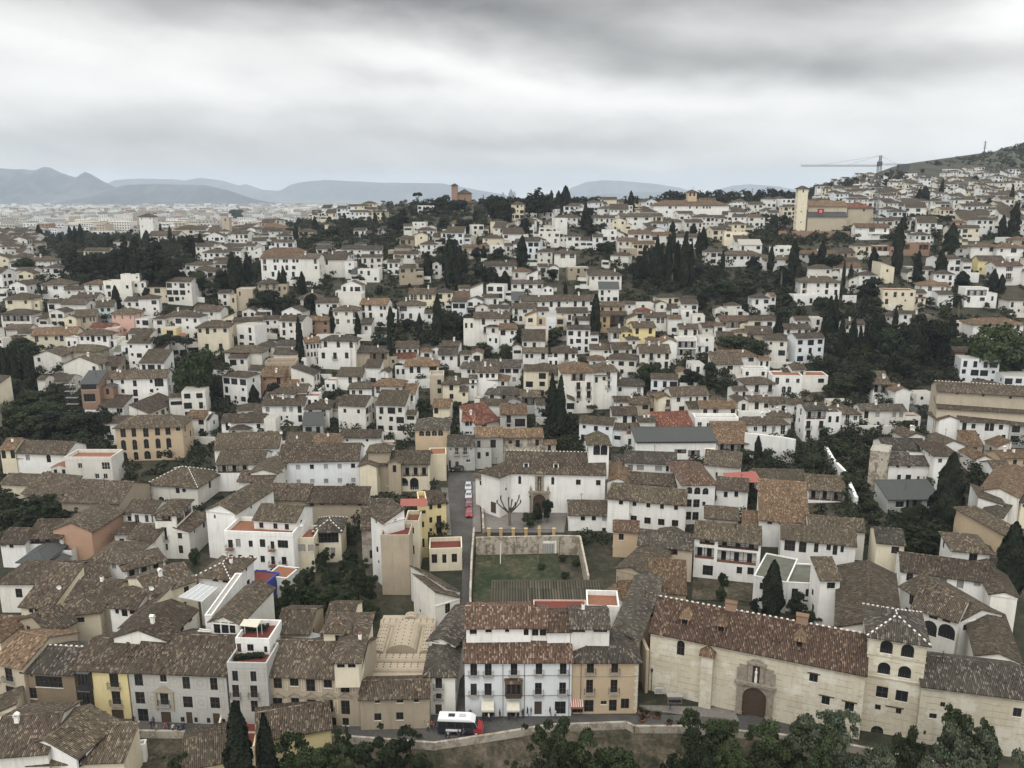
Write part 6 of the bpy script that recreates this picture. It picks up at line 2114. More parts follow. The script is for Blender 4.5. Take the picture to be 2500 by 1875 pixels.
def crag(seed, Rr, Hh, n, leaf, mat):
 rg = random.Random(seed)
 bl = []
 mains = [(rg.uniform(0, 6.28), rg.uniform(.25, .75), rg.uniform(.30, .88), rg.uniform(.22, .42)) for _ in range(9)]
 for a, q, z, r in mains:
  cx, cy, cz = Rr * q * math.cos(a), Rr * q * math.sin(a), Hh * z
  tone = rg.uniform(-.25, .25)
  for j in range(11):
   d = Vector((rg.gauss(0, 1), rg.gauss(0, 1), rg.gauss(0, .8))).normalized() * Rr * r * rg.uniform(.5, 1.1)
   bl.append((cx + d.x, cy + d.y, max(.8, cz + d.z), Rr * rg.uniform(.09, .19), tone + rg.uniform(-.15, .2)))
 for j in range(8):
  bl.append((rg.uniform(-.3, .3) * Rr, rg.uniform(-.3, .3) * Rr, Hh * rg.uniform(.2, .6), Rr * .3, -.3))
 P, N_, t = crown_pts(n, bl, .5)
 return leaf_mesh('crown', P, N_, leaf, mat, t)
def trunk(Rr, Hh, lift, mat='bark', seed=1):
 m = MB(); rg = random.Random(seed)
 r = max(.12, Hh * .022)
 prof = [(r * 1.5, -1.0), (r * 1.15, .3), (r, Hh * lift * .6), (r * .8, Hh * lift * 1.1), (r * .4, Hh * .7)]
 m.lathe(prof, 0, 0, mat, 7)
 for i in range(6):
  a = i * 1.05 + rg.uniform(-.3, .3)
  z0 = Hh * lift * rg.uniform(.7, 1.2)
  m.bar((0, 0, z0), (Rr * .55 * math.cos(a), Rr * .55 * math.sin(a), z0 + Hh * rg.uniform(.2, .38)), r * .45, mat, 5)
 return m.mesh('trunk')
def cypress(seed, Hh, Rr, n, leaf, mat='leafdark'):
 rg = random.Random(seed)
 z = NR.beta(1.15, 1.25, n)
 lob = 1 + .16 * np.sin(z * 19 + seed) * .6
 a = NR.uniform(0, 2 * np.pi, n)
 prof = np.interp(z, [0, .06, .25, .5, .75, .92, 1], [.45, .82, 1.0, .93, .66, .30, .03])
 bump = 1 + .14 * np.sin(a * 3 + z * 9 + seed) + .10 * np.sin(a * 5 - z * 23)
 rr = Rr * prof * lob * bump * (1 - np.abs(NR.normal(0, .09, n)))
 lean = rg.uniform(-.02, .02) * Hh
 P = np.stack([rr * np.cos(a) + lean * z ** 2, rr * np.sin(a), .04 * Hh + z * Hh * .96], axis=1)
 N_ = np.stack([np.cos(a), np.sin(a), NR.uniform(-.1, .9, n)], axis=1) + NR.normal(0, .35, (n, 3))
 t = np.clip(.4 + NR.normal(0, .2, n) + .12 * np.sin(a * 3 + z * 9 + seed), 0, 1)
 return leaf_mesh('crown', P, N_, leaf, mat, t, 1.5)
def core(Hh, Rr, prof, mat='leafdark'):
 m = MB()
 m.lathe([(max(.02, Rr * b), Hh * a) for a, b in prof], 0, 0, mat, 9)
 return m
TREES = {}
TR = {}
def proto(kind, H, Rr, crowns, trunks):
 TR[kind] = (H, Rr, crowns, trunks)
CYP = [cypress(i, 12.0, 1.25, 3600, .17) for i in range(5)]
CYPB = [cypress(20 + i, 14.0, 2.3, 9000, .19) for i in range(2)]
def ctrunk(H, r, cr):
 m = MB()
 m.lathe([(r * 1.5, -1.2), (r, .5), (r * .6, H * .5), (r * .15, H * .93)], 0, 0, 'bark', 7)
 return m.mesh('trunk')
proto('cyp', 12.0, 1.25, CYP, [ctrunk(12, .17, 1.25)])
proto('cypb', 14.0, 2.3, CYPB, [ctrunk(14, .28, 2.3)])
BR = [broad(i, 4.0, 7.5, 4200, .21, 'leafmid', lift=.18) for i in range(4)]
BD = [broad(10 + i, 4.0, 7.5, 4200, .21, 'leafdark', lift=.15) for i in range(4)]
BL = [broad(30 + i, 4.0, 7.0, 4200, .20, 'leaflight', lift=.12) for i in range(3)]
proto('mid', 7.5, 4.0, BR, [trunk(4, 7.5, .25)])
proto('dark', 7.5, 4.0, BD, [trunk(4, 7.5, .25)])
proto('light', 7.0, 4.0, BL, [trunk(4, 7.0, .25)])
NB_ = [crag(50 + i, 4.6, 8.5, 26000, .10, 'leafgrey') for i in range(3)]
ND = [crag(60 + i, 4.6, 8.5, 26000, .10, 'leaflight') for i in range(3)]
NK = [crag(66 + i, 4.2, 7.5, 24000, .10, 'leafmid') for i in range(2)]
proto('neargrey', 8.5, 4.6, NB_, [trunk(4.6, 8.5, .2)])
proto('neargreen', 8.5, 4.6, ND, [trunk(4.6, 8.5, .2)])
proto('neardark', 7.5, 4.2, NK, [trunk(4.2, 7.5, .2)])
def umbrella_pine(seed):
 rg = random.Random(seed); bl = []
 for i in range(16):
  a, q = rg.uniform(0, 6.28), rg.random() ** .5
  bl.append((3.6 * q * math.cos(a), 3.6 * q * math.sin(a), 7.6 + .9 * (1 - q) + rg.uniform(-.2, .3), rg.uniform(.9, 1.4), rg.uniform(-.2, .2)))
 P, N_, t = crown_pts(3600, bl)
 P[:, 2] = 7.6 + (P[:, 2] - 7.6) * .8
 return leaf_mesh('crown', P, N_, .2, 'leafdark', t)
def pine_trunk():
 m = MB(); m.lathe([(.35, -1), (.26, 1), (.2, 5), (.14, 7.6)], 0, 0, 'bark', 7)
 for i in range(7):
  a = i * .9
  m.bar((0, 0, 5.2 + .2 * i), (2.4 * math.cos(a), 2.4 * math.sin(a), 7.5), .07, 'bark', 5)
 return m.mesh('trunk')
proto('upine', 8.8, 4.3, [umbrella_pine(i) for i in range(2)], [pine_trunk()])
def conifer(seed, H=15.0, Rr=4.2, tiers=11, gap=.3, n=5200):
 rg = random.Random(seed); bl = []
 for k in range(tiers):
  z = H * (gap + (1 - gap) * (k + .5) / tiers)
  r = Rr * (1 - .75 * k / tiers) * rg.uniform(.7, 1.1)
  for j in range(5):
   a = rg.uniform(0, 6.28)
   bl.append((r * .6 * math.cos(a), r * .6 * math.sin(a), z + rg.uniform(-.4, .4), r * rg.uniform(.3, .5), rg.uniform(-.2, .2)))
 P, N_, t = crown_pts(n, bl)
 return leaf_mesh('crown', P, N_, .24, 'leafdark', t)
proto('conifer', 15.0, 4.2, [conifer(i) for i in range(3)], [ctrunk(15, .35, 4)])
def palm_mesh():
 P, N_, t = [], [], []
 for i in range(26):
  a = i * 2.4; el = random.Random(i).uniform(-.2, 1.1)
  for j in range(26):
   q = j / 26
   r = 2.3 * q
   z = 6.5 + r * math.sin(el) * .9 - 1.5 * q * q
   for sgn in (-1, 1):
    P.append((r * math.cos(a) * math.cos(el * .5) - sgn * .12 * math.sin(a), r * math.sin(a) * math.cos(el * .5) + sgn * .12 * math.cos(a), z - .06))
    N_.append((.2 * math.sin(a) * sgn, .2 * math.cos(a), 1)); t.append(.5 + .3 * (i % 3 - 1))
 return leaf_mesh('crown', np.array(P), np.array(N_), .17, 'leafmid', np.array(t), 2.0)
def palm_trunk():
 m = MB(); m.lathe([(.4, -1), (.32, .5), (.27, 5.6), (.38, 6.3), (.15, 6.8)], 0, 0, 'barkpale', 8)
 return m.mesh('trunk')
proto('palm', 8.0, 2.4, [palm_mesh()], [palm_trunk()])
_tn = {}
NAMES = {'cyp': ('cypress', 'cypress'), 'cypb': ('cypress', 'cypress'), 'upine': ('umbrella_pine', 'pine tree'), 'conifer': ('conifer', 'conifer'), 'palm': ('palm_tree', 'palm tree')}
PLANTED = []
def plant(kind, X, Y, H, Rr=None, z=None, label=None, rg=random.Random(1)):
 H0, R0, cr, tk = TR[kind]
 nm, cat = NAMES.get(kind, ('tree', 'tree'))
 zz = T(X, Y, False) if z is None else z
 root = link(nm, None, None, (X, Y, zz), rg.uniform(0, 6.28))
 sz = H / H0
 sr = (Rr / R0) if Rr else sz
 root.scale = (sr, sr, sz)
 _tn[kind] = _tn.get(kind, 0) + 1
 c = link('crown', cr[_tn[kind] % len(cr)], root)
 link('trunk', tk[0], root)
 root['category'] = cat
 if label:
  root['label'] = label
 a = proj(X, Y, zz); b = proj(X, Y, zz + H)
 w = (Rr or R0 * sz) * F / Y
 PLANTED.append(dict(root=root, kind=kind, box=(a[0] - w, b[1], a[0] + w, a[1]), label=label, H=H, X=X, Y=Y, Rr=Rr or R0 * sz))
 return root
CYPS = """R410,740,240,60 R565,600,240,40 R470,640,290,50 R900,690,440,28 R950,690,390,32 R1150,700,450,38 R1310,600,420,26 R1465,1120,830,42 R1700,1100,840,18 R1745,1180,900,36
M1130,450,-125,42 M2095,430,-140,26 R2100,1130,830,42 R2160,1050,810,30 S375,550,235,52 S480,1240,690,58 S285,1180,900,36 S30,1000,800,36 S1390,400,60,60 S1085,430,250,18
S1210,680,440,60 S980,320,170,34 S1975,1180,950,32 S2170,1180,700,46 S1860,700,560,22 N1720,1170,490,60 N1800,1170,510,62 T60,1180,700,52 T715,620,60,42 T835,620,50,44
T895,260,-10,34 T1010,640,20,56 T1080,640,130,34 T1170,300,10,30 T1220,300,-30,44 T1430,480,220,26 T1945,480,170,34 T2180,480,150,40 T2020,1300,900,50 T590,300,160,24 T235,180,50,28
J1375,370,50,42 U135,600,310,44 U380,600,310,38 U300,580,420,30 U580,770,500,16 U640,750,530,20 U850,600,380,38 U1240,700,410,34 U1450,700,400,46 U1540,500,160,60
U1655,720,590,52 U1920,800,570,36 U2000,800,620,30 U2110,200,0,34 U2015,260,80,34 P440,490,80,46 P500,400,60,30 P545,690,260,36 P660,580,280,38 P725,620,350,22 P770,300,60,32
P1045,400,180,22 P1280,520,240,60 P1540,500,280,44 X95,320,240,18 X165,320,215,22 X190,310,230,16 X505,330,220,20 X565,340,222,24 X620,410,182,48 X655,350,255,20
X697,380,270,16 X790,560,300,22 X765,560,430,14 X1175,415,225,30 X1130,415,285,22 X1225,380,265,12 X1525,600,480,26 W1095,515,405,20 W1165,480,400,14 W885,575,470,22 W840,570,495,14
W585,600,440,26 W450,525,450,24 W425,660,520,24 W985,550,480,8 W1850,430,280,8 W1937,490,375,22 W1470,540,480,8 W1450,540,485,8 W2170,320,240,16 V340,735,580,26
V515,750,655,20 V600,755,590,20 V645,750,590,20 V690,765,575,24 V930,800,665,26 V860,830,780,12 V1240,745,625,26 V1360,700,565,14 V1440,750,590,16 V1475,760,665,14
V1160,760,670,24 Q1105,320,190,28 Q1270,880,600,40 Q1165,950,790,24 Q1235,860,690,26 Q1590,820,620,42 Q370,1000,945,12 L20,650,190,50 L90,700,215,34 L140,650,180,30
L190,700,210,40 L290,650,240,40 L350,700,150,46 L480,650,520,22 Y165,590,475,20 Y1280,770,640,22 Y1440,590,420,34 Y1380,590,480,26 Y1565,560,360,16 Y1830,415,340,28
Y2105,600,410,16 Y2035,830,640,26 Y2120,830,550,34 Y1230,900,710,26 Y1935,620,510,20 Y2165,640,540,14 Y2195,650,560,14 Y360,560,480,18 Y440,570,475,14 Y1395,600,440,24
V1700,840,650,30 V1900,840,750,20 R330,700,430,44 M630,900,610,60 S700,700,240,46 S610,640,90,60 S660,620,110,50 T760,620,160,44 T680,600,180,40 T940,600,120,44
P380,620,290,26 P240,650,420,26 P820,560,360,30 P1180,640,330,40 P1400,640,300,44 P1340,660,340,40 P1100,560,330,36 X820,580,420,34 X1700,600,500,30 U1060,640,120,40"""
def cyps():
 rg = random.Random(3)
 for it in CYPS.split():
  t = it[0]
  x, yb, yt, hw = (float(q) for q in it[1:].split(','))
  s = TILE[t][2]
  bx, by = px(t, x, yb)
  tx, ty = px(t, x, yt)
  g = hit(bx, by)
  if g is None:
   continue
  d = ray(tx, ty)
  k = g[1] / d[1]
  H = max(4.0, CAMZ + d[2] * k - g[2])
  Rr = hw / s / F * math.hypot(g[0], g[1]) * .95
  kind = 'cypb' if Rr / H > .15 else 'cyp'
  plant(kind, g[0], g[1], H, Rr, g[2] - .2, rg=rg)
cyps()
# big single ones near the river
def at_px(t, x, y, Y):
 d = ray(*px(t, x, y)); k = Y / d[1]
 return d[0] * k, Y, CAMZ + d[2] * k
def tall(kind, t, x, ytop, Y, Rr, label, zb=None):
 X, Y, zt = at_px(t, x, ytop, Y)
 z0 = T(X, Y, False) if zb is None else zb
 return plant(kind, X, Y, zt - z0, Rr, z0, label)
g0 = hit(*px('D', 1150, 352))
tall('cypb', 'D', 1150, -112, g0[1] - 1.5, 1.9, 'tall broad cypress standing in the convent garden before the white school wing')
g0 = hit(*px('K', 1090, 1290))
tall('cypb', 'K', 1110, 655, g0[1], 3.1, 'giant dark cypress beside the white oriel house')
tall('cypb', 'K', 1610, 1200, 150, 2.6, 'dark cypress cut off by the right edge of the view')
tall('cyp', 'B', 250, 1085, 101, 1.9, 'tall slim cypress before the red-tiled foreground terrace', -5)
tall('cyp', 'B', 500, 1185, 103, 1.35, 'shorter slim cypress right of the red-tiled foreground terrace', -5)
BANK = [('neargreen', 'B', 820, 1350, 101, 7.0, 'bushy green tree at the bottom left of the river bank'), ('neargreen', 'B', 1150, 1440, 103, 4.2, None), ('neardark', 'B', 1480, 1380, 105, 5.0, None),
  ('neardark', 'B', 1750, 1420, 104, 4.4, None), ('neardark', 'C', 900, 1300, 103, 5.0, 'near-black bushy tree on the bank below the awnings'), ('neargreen', 'C', 1300, 1430, 100, 6.2, 'spreading green tree with pale specks on the river bank'),
  ('neargreen', 'D', 590, 1115, 107, 5.4, 'tall green tree before the convent buttress'), ('neargreen', 'D', 1120, 1200, 104, 6.4, 'broad green tree hiding the foot of the convent wall'),
  ('neargrey', 'D', 1700, 1300, 100, 6.2, 'grey-green tree before the convent wall near the tower'), ('neargrey', 'E', 300, 1345, 101, 4.8, None), ('neargrey', 'E', 560, 1400, 99, 4.6, None),
  ('neargreen', 'E', 1250, 1285, 99, 5.4, 'green tree before the right convent wing'), ('neargrey', 'E', 1250, 1490, 93, 5.6, 'pale grey-green tree at the bottom right corner'), ('neargrey', 'E', 1480, 1540, 93, 4.6, None),
  ('neargrey', 'E', 940, 1540, 92, 3.6, None), ('neargreen', 'D', 900, 1380, 99, 5.2, None), ('neardark', 'D', 480, 1420, 100, 4.5, None), ('neargreen', 'D', 1450, 1420, 97, 4.8, None), ('neardark', 'E', 760, 1500, 97, 3.6, None),
  ('neardark', 'C', 1600, 1560, 99, 2.6, None), ('neargreen', 'B', 1180, 1270, 110, 1.6, 'small green tree against the stone palace corner'), ('neardark', 'A', 1450, 1560, 104, 2.4, None)]
for kind, t, x, yt, Y, Rr, lb in BANK:
 X, Y, zt = at_px(t, x, yt, Y)
 z0 = -5.2
 plant(kind, X, Y, max(3.0, zt - z0), Rr, z0, lb)
SINGLE = [('neardark', 'G', 1120, 1150, 905, 130, 'ragged dark tree in front of the cream turret house'), ('neardark', 'G', 900, 1560, 1260, 170, None), ('neargreen', 'G', 1100, 1600, 1330, 190, None), ('neardark', 'G', 1300, 1480, 1180, 170, None), ('neargreen', 'G', 1330, 1630, 1330, 190, None),
   ('neardark', 'G', 1530, 1560, 1230, 170, None), ('neardark', 'G', 1500, 1400, 1060, 150, None), ('neargreen', 'G', 1600, 1640, 1400, 130, None), ('neardark', 'G', 960, 1360, 1130, 130, None), ('neardark', 'G', 1250, 1340, 1080, 150, None), ('neardark', 'G', 740, 1640, 1420, 120, None),
   ('neardark', 'F', 120, 640, 400, 180, None), ('neardark', 'F', 360, 660, 430, 190, None), ('neardark', 'F', 600, 720, 460, 190, None), ('neardark', 'F', 260, 740, 520, 190, None), ('neardark', 'F', 760, 690, 500, 120, None), ('neardark', 'F', 500, 750, 560, 150, None),
   ('dark', 'L', 100, 850, 680, 150, None), ('mid', 'L', 330, 900, 740, 160, None), ('mid', 'L', 600, 860, 680, 130, None), ('mid', 'L', 250, 1120, 900, 200, None), ('dark', 'L', 560, 1150, 960, 190, None), ('mid', 'L', 800, 1160, 970, 170, None), ('dark', 'L', 1050, 1180, 950, 150, None), ('light', 'L', 540, 1000, 860, 170, None), ('mid', 'L', 420, 1180, 1010, 170, None), ('dark', 'L', 1180, 1250, 960, 90, None),
   ('neardark', 'K', 760, 1320, 1100, 130, None), ('neardark', 'K', 900, 1440, 1240, 150, None), ('neardark', 'K', 780, 1450, 1300, 110, None), ('neardark', 'K', 1010, 1460, 1290, 90, None), ('dark', 'P', 850, 650, 290, 110, None), ('mid', 'P', 1000, 700, 400, 130, None), ('dark', 'P', 1230, 740, 330, 150, None), ('dark', 'P', 1430, 730, 330, 140, None), ('dark', 'P', 1150, 850, 560, 150, None), ('mid', 'P', 620, 960, 830, 150, None), ('dark', 'P', 780, 1020, 780, 110, None),
   ('dark', 'S', 700, 1180, 950, 160, None), ('mid', 'S', 830, 1120, 960, 100, None), ('mid', 'S', 1320, 1300, 1110, 110, None), ('mid', 'S', 1750, 1220, 1080, 120, None), ('dark', 'S', 590, 560, 300, 110, None), ('dark', 'S', 640, 480, 130, 110, None), ('mid', 'T', 1420, 760, 600, 170, None), ('mid', 'T', 1650, 720, 600, 160, None), ('dark', 'T', 1200, 860, 720, 120, None), ('dark', 'T', 500, 540, 380, 110, None), ('mid', 'T', 200, 320, 160, 90, None), ('mid', 'T', 1560, 1300, 1200, 220, None), ('mid', 'O', 1750, 380, 180, 180, None),
   ('dark', 'R', 800, 960, 690, 150, None), ('dark', 'R', 960, 990, 760, 130, None), ('dark', 'R', 1220, 960, 740, 110, None), ('mid', 'R', 60, 740, 500, 130, None), ('dark', 'R', 250, 700, 480, 110, None), ('dark', 'Q', 1100, 500, 300, 150, None), ('dark', 'Q', 1300, 520, 260, 160, None), ('dark', 'Q', 950, 540, 330, 120, None), ('dark', 'Q', 1600, 700, 300, 170, None), ('dark', 'Q', 2050, 320, 90, 110, None), ('dark', 'Q', 2120, 740, 480, 110, None), ('mid', 'Q', 300, 520, 350, 110, None),
   ('dark', 'W', 1280, 590, 470, 100, None), ('dark', 'W', 1660, 430, 300, 90, None), ('dark', 'W', 1790, 430, 330, 90, None), ('dark', 'W', 1850, 600, 500, 110, None), ('dark', 'W', 1720, 720, 620, 90, None), ('dark', 'W', 1660, 560, 480, 70, None), ('mid', 'W', 740, 640, 530, 80, None), ('dark', 'W', 2110, 540, 310, 110, None), ('dark', 'W', 2180, 560, 330, 100, None), ('dark', 'X', 130, 540, 330, 60, None), ('dark', 'X', 450, 480, 290, 70, None), ('dark', 'X', 800, 560, 380, 60, None),
   ('neargreen', 'J', 1050, 1500, 1390, 70, None), ('neargreen', 'G', 800, 1500, 1330, 130, None), ('neargreen', 'G', 1020, 1480, 1250, 150, None), ('neargreen', 'G', 1220, 1620, 1400, 150, None), ('neargreen', 'G', 1430, 1520, 1290, 150, None), ('neargreen', 'G', 1450, 1650, 1450, 140, None), ('dark', 'X', 280, 620, 470, 60, None), ('dark', 'X', 840, 700, 560, 80, None), ('dark', 'X', 930, 760, 690, 70, None), ('dark', 'S', 940, 560, 420, 110, None), ('dark', 'S', 1060, 600, 430, 100, None), ('dark', 'S', 750, 520, 300, 90, None), ('dark', 'S', 900, 330, 220, 70, None), ('dark', 'S', 1720, 560, 450, 80, None),
   ('dark', 'T', 560, 600, 300, 90, None), ('dark', 'T', 1350, 640, 450, 90, None), ('dark', 'T', 1750, 480, 330, 100, None), ('dark', 'U', 480, 640, 470, 90, None), ('dark', 'U', 60, 740, 590, 100, None), ('dark', 'U', 820, 870, 710, 120, None), ('dark', 'U', 1260, 760, 650, 60, None), ('dark', 'O', 620, 700, 520, 110, None), ('dark', 'M', 850, 900, 620, 110, None), ('dark', 'N', 60, 540, 410, 80, None), ('mid', 'I', 1160, 1135, 1010, 80, 'round dark orange tree left of the church portal'), ('dark', 'I', 1240, 1100, 930, 75, None), ('dark', 'I', 1330, 1090, 880, 70, None),
   ('light', 'L', 2060, 850, 420, 150, None), ('light', 'L', 2200, 860, 340, 120, None), ('light', 'M', 60, 860, 330, 230, None), ('upine', 'L', 1700, 400, 100, 130, None), ('upine', 'L', 1850, 380, 70, 120, None), ('upine', 'L', 2020, 380, 110, 110, None),
   ('conifer', 'Q', 820, 560, 205, 110, 'tall dark spruce among the white roofs at the left'), ('conifer', 'Q', 1380, 560, 50, 90, None), ('conifer', 'Q', 1720, 760, 90, 190, 'giant dark pine with a bare trunk above the left hand houses'),
   ('conifer', 'Q', 1960, 740, 330, 100, None), ('conifer', 'Q', 1490, 500, 60, 80, None), ('conifer', 'X', 390, 500, 200, 110, 'big ragged cedar right of the cream mansion'), ('conifer', 'X', 320, 480, 245, 80, None), ('conifer', 'W', 1330, 600, 365, 75, 'tall dark conifer on the left flank of the hill'),
   ('dark', 'X', 40, 540, 300, 120, None), ('upine', 'W', 1455, 410, 240, 42, 'lone wind-bent pine on the skyline left of the white flat house'), ('upine', 'Y', 1390, 750, 640, 60, None), ('upine', 'Y', 1500, 745, 640, 55, None), ('upine', 'Y', 1615, 740, 650, 52, None),
   ('mid', 'Y', 200, 750, 655, 50, None), ('mid', 'Y', 280, 750, 660, 45, None), ('mid', 'Y', 360, 750, 655, 52, None), ('light', 'Y', 500, 750, 680, 34, None), ('mid', 'Y', 645, 760, 680, 36, None), ('mid', 'Y', 790, 760, 665, 46, None), ('mid', 'Y', 705, 765, 700, 28, None),
   ('palm', 'R', 600, 820, 610, 90, 'palm tree before the beige walled house'), ('palm', 'W', 1200, 720, 590, 30, None), ('palm', 'P', 1610, 300, 30, 75, 'tall palm with a thick pale trunk on the right hand slope'), ('palm', 'T', 2060, 680, 340, 60, None), ('palm', 'X', 830, 640, 490, 45, None),
   ('palm', 'R', 1230, 600, 510, 40, None), ('palm', 'R', 1090, 620, 490, 40, None), ('light', 'P', 1920, 850, 440, 230, 'big leafy tree above the pale church nave at the right'), ('mid', 'P', 2100, 850, 560, 120, None), ('mid', 'J', 1470, 380, 200, 62, None), ('mid', 'J', 1900, 400, 260, 110, None), ('light', 'J', 1240, 330, 200, 70, None),
   ('mid', 'D', 700, 90, 0, 40, None), ('dark', 'D', 1330, 400, 190, 90, None), ('mid', 'D', 1480, 420, 330, 80, None), ('mid', 'D', 680, 230, 130, 60, None), ('dark', 'D', 970, 340, 215, 45, None),
   ('mid', 'E', 1000, 460, 390, 45, None), ('light', 'P', 1480, 290, 165, 40, None), ('light', 'F', 1880, 1110, 960, 60, None), ('mid', 'N', 1480, 680, 460, 150, None), ('mid', 'N', 680, 920, 800, 75, None), ('mid', 'N', 330, 960, 790, 90, None), ('mid', 'L', 520, 960, 850, 160, None),
   ('mid', 'O', 1290, 620, 400, 90, None), ('mid', 'O', 1450, 560, 420, 60, None), ('light', 'O', 590, 620, 420, 80, None), ('mid', 'X', 1500, 450, 350, 55, None), ('mid', 'X', 1645, 440, 350, 52, None), ('dark', 'V', 2000, 570, 475, 70, None)]
for kind, t, x, yb, yt, hw, lb in SINGLE:
 s = TILE[t][2]
 g = hit(*px(t, x, yb))
 if g is None:
  continue
 X, Y, zt = at_px(t, x, yt, g[1])
 Rr = hw / s / F * math.hypot(g[0], g[1])
 plant(kind, g[0], g[1], max(2.5, zt - g[2] + (Rr * .35 if kind in ('mid', 'dark', 'light') else 0)), Rr, g[2] - .3, lb)
# gardens
def gardens():
 rg = random.Random(12)
 room = 296 - sum(1 for p in PLANTED if NAMES.get(p['kind'], ('tree',))[0] == 'tree')
 cand = []
 for (a, b, c, d) in GREEN[:-3]:
  area = (c - a) * (d - b)
  for i in range(int(area / 600) + 2):
   cand.append((rg.uniform(a, c), rg.uniform(b, d)))
 rg.shuffle(cand)
 n = 0
 for u, v in cand:
  if in_(NOVEG, u, v):
   continue
  g = hit(u, v)
  if g is None or g[1] < 128 or g[1] > 1100:
   continue
  Rr = rg.uniform(2.0, 4.2) if g[1] > 260 else rg.uniform(2.0, 3.4)
  if 1130 < u < 1440 and 1350 < v < 1480:
   Rr = rg.uniform(.9, 1.6)
  if 1040 < u < 1440 and 1090 < v < 1480 and rg.random() < .8:
   continue
  if 1880 < u < 2060 and 1090 < v < 1200 and rg.random() < .5:
   continue
  if not free(g[0], g[1], Rr * .35):
   continue
  occupy(g[0], g[1], Rr * .45)
  kind = rg.choice(['mid', 'dark', 'dark', 'mid', 'light'] if v > 800 else ['dark', 'dark', 'mid', 'dark', 'cyp' if rg.random() < .3 else 'mid'])
  if kind == 'cyp':
   plant('cyp', g[0], g[1], rg.uniform(7, 13), rg.uniform(.8, 1.3), None, rg=rg)
   continue
  plant(kind, g[0], g[1], Rr * rg.uniform(1.5, 2.1), Rr, g[2] - Rr * .25, rg=rg)
  n += 1
  if n >= room:
   break
 print('garden trees', n, 'room', room)
gardens()
# shrubs and small trees between the houses: nobody could count them
def shrubs():
 rg = random.Random(31)
 P, N_, S, Tn = [], [], [], []
 def clump(x, y, z, r, n, tone, leaf):
  d = NR.normal(size=(n, 3)); d /= np.linalg.norm(d, axis=1, keepdims=True)
  d[:, 2] = np.abs(d[:, 2])
  P.append(np.array([x, y, z]) + d * r * NR.uniform(.55, 1.0, (n, 1)) * np.array([1, 1, .9]))
  N_.append(d + NR.normal(0, .5, (n, 3))); S.append(np.full(n, leaf)); Tn.append(np.clip(tone + NR.normal(0, .18, n), 0, 1))
 k = 0
 for i in range(26000):
  Y = 150 * (6.0 ** rg.random())
  X = rg.uniform(-.72, .72) * Y
  z = T(X, Y, False)
  u, v = proj(X, Y, z)
  if not (-60 < u < 2560 and v < 1330):
   continue
  if in_(NOVEG, u, v):
   continue
  r = rg.uniform(.8, 2.2) * (1 if Y < 450 else 1.4)
  if not free(X, Y, r * .2):
   continue
  green = in_green(u, v)
  if not green and rg.random() < .35:
   continue
  n = int((46 if Y < 300 else 30) * (r / 1.4) ** 1.5)
  clump(X, Y, z - .2, r, n, .30 + .3 * rg.random(), .24 if Y < 300 else .34)
  if rg.random() < (.5 if green else .22):
   q = rg.uniform(1.5, 2.8)
   tone = rg.uniform(.1, .5)
   for j in range(4):
    clump(X + rg.uniform(-q, q) * .6, Y + rg.uniform(-q, q) * .6, z + q * rg.uniform(.5, 1.5), q * rg.uniform(.5, .8), int(34 if Y < 300 else 22), tone, .26 if Y < 300 else .36)
  k += 1
 # scrub on the hill at the right and along the ridge
 P, N_, S, Tn = np.concatenate(P), np.concatenate(N_), np.concatenate(S), np.concatenate(Tn)
 me = leaf_mesh('garden_shrubs', P, N_, S, 'leafscrub', Tn)
 o = link('garden_shrubs', me)
 tag(o, 'dark shrubs and undergrowth filling the gardens between the houses', kind='stuff')
 print('shrub clumps', k, len(P))
shrubs()
def scrub(name, label, n, fx, leaf, r0, r1, per, mat, seed):
 rg = random.Random(seed)
 P, N_, Tn = [], [], []
 for i in range(n):
  q = fx(rg)
  if q is None:
   continue
  x, y, z = q
  r = rg.uniform(r0, r1)
  d = NR.normal(size=(per, 3)); d /= np.linalg.norm(d, axis=1, keepdims=True); d[:, 2] = np.abs(d[:, 2])
  P.append(np.array([x, y, z]) + d * r * NR.uniform(.5, 1.0, (per, 1)) * np.array([1, 1, 1.2]))
  N_.append(d + NR.normal(0, .5, (per, 3))); Tn.append(np.clip(rg.uniform(.2, .7) + NR.normal(0, .15, per), 0, 1))
 me = leaf_mesh(name, np.concatenate(P), np.concatenate(N_), leaf, mat, np.concatenate(Tn))
 tag(link(name, me), label, kind='stuff')
hillo = bpy.data.objects.get('hills.006')
dgrid = [v.co.copy() for v in bpy.data.meshes['scrub_hill'].vertices]
def on_hill(rg):
 i, j = rg.randrange(109), rg.randrange(0, 6)
 a, b, c = dgrid[j * 110 + i], dgrid[j * 110 + i + 1], dgrid[(j + 1) * 110 + i]
 p = a + (b - a) * rg.random() + (c - a) * rg.random()
 return p.x, p.y, p.z - .3
scrub('hill_scrub', 'low scrub bushes dotted over the steep right hillside', 2600, on_hill, .9, 1.5, 4.2, 16, 'leafscrub', 5)
def crest_wood(rg):
 u = rg.choice([rg.uniform(1170, 1460), rg.uniform(1000, 1100), rg.uniform(1800, 1960), rg.uniform(1170, 1300)])
 Y = rg.uniform(610, 720)
 d = ray(u, 480)
 X = d[0] * Y / d[1]
 return X, Y, T(X, Y, False) + rg.uniform(0, 4)
scrub('crest_wood', 'dark wood along the crest between the brick church and the college', 300, crest_wood, .6, 1.8, 3.4, 45, 'leafdark', 16)
def far_wood(rg):
 u, v = rg.choice([(rg.uniform(1980, 2210), 0), (rg.uniform(1620, 1960), 1), (rg.uniform(2060, 2140), 2)])
 Y = rg.uniform(660, 800) if v == 1 else rg.uniform(800, 960)
 d = ray(u, 470)
 X = d[0] * Y / d[1]
 return X, Y, T(X, Y, False) + rg.uniform(0, 5 if v else 7)
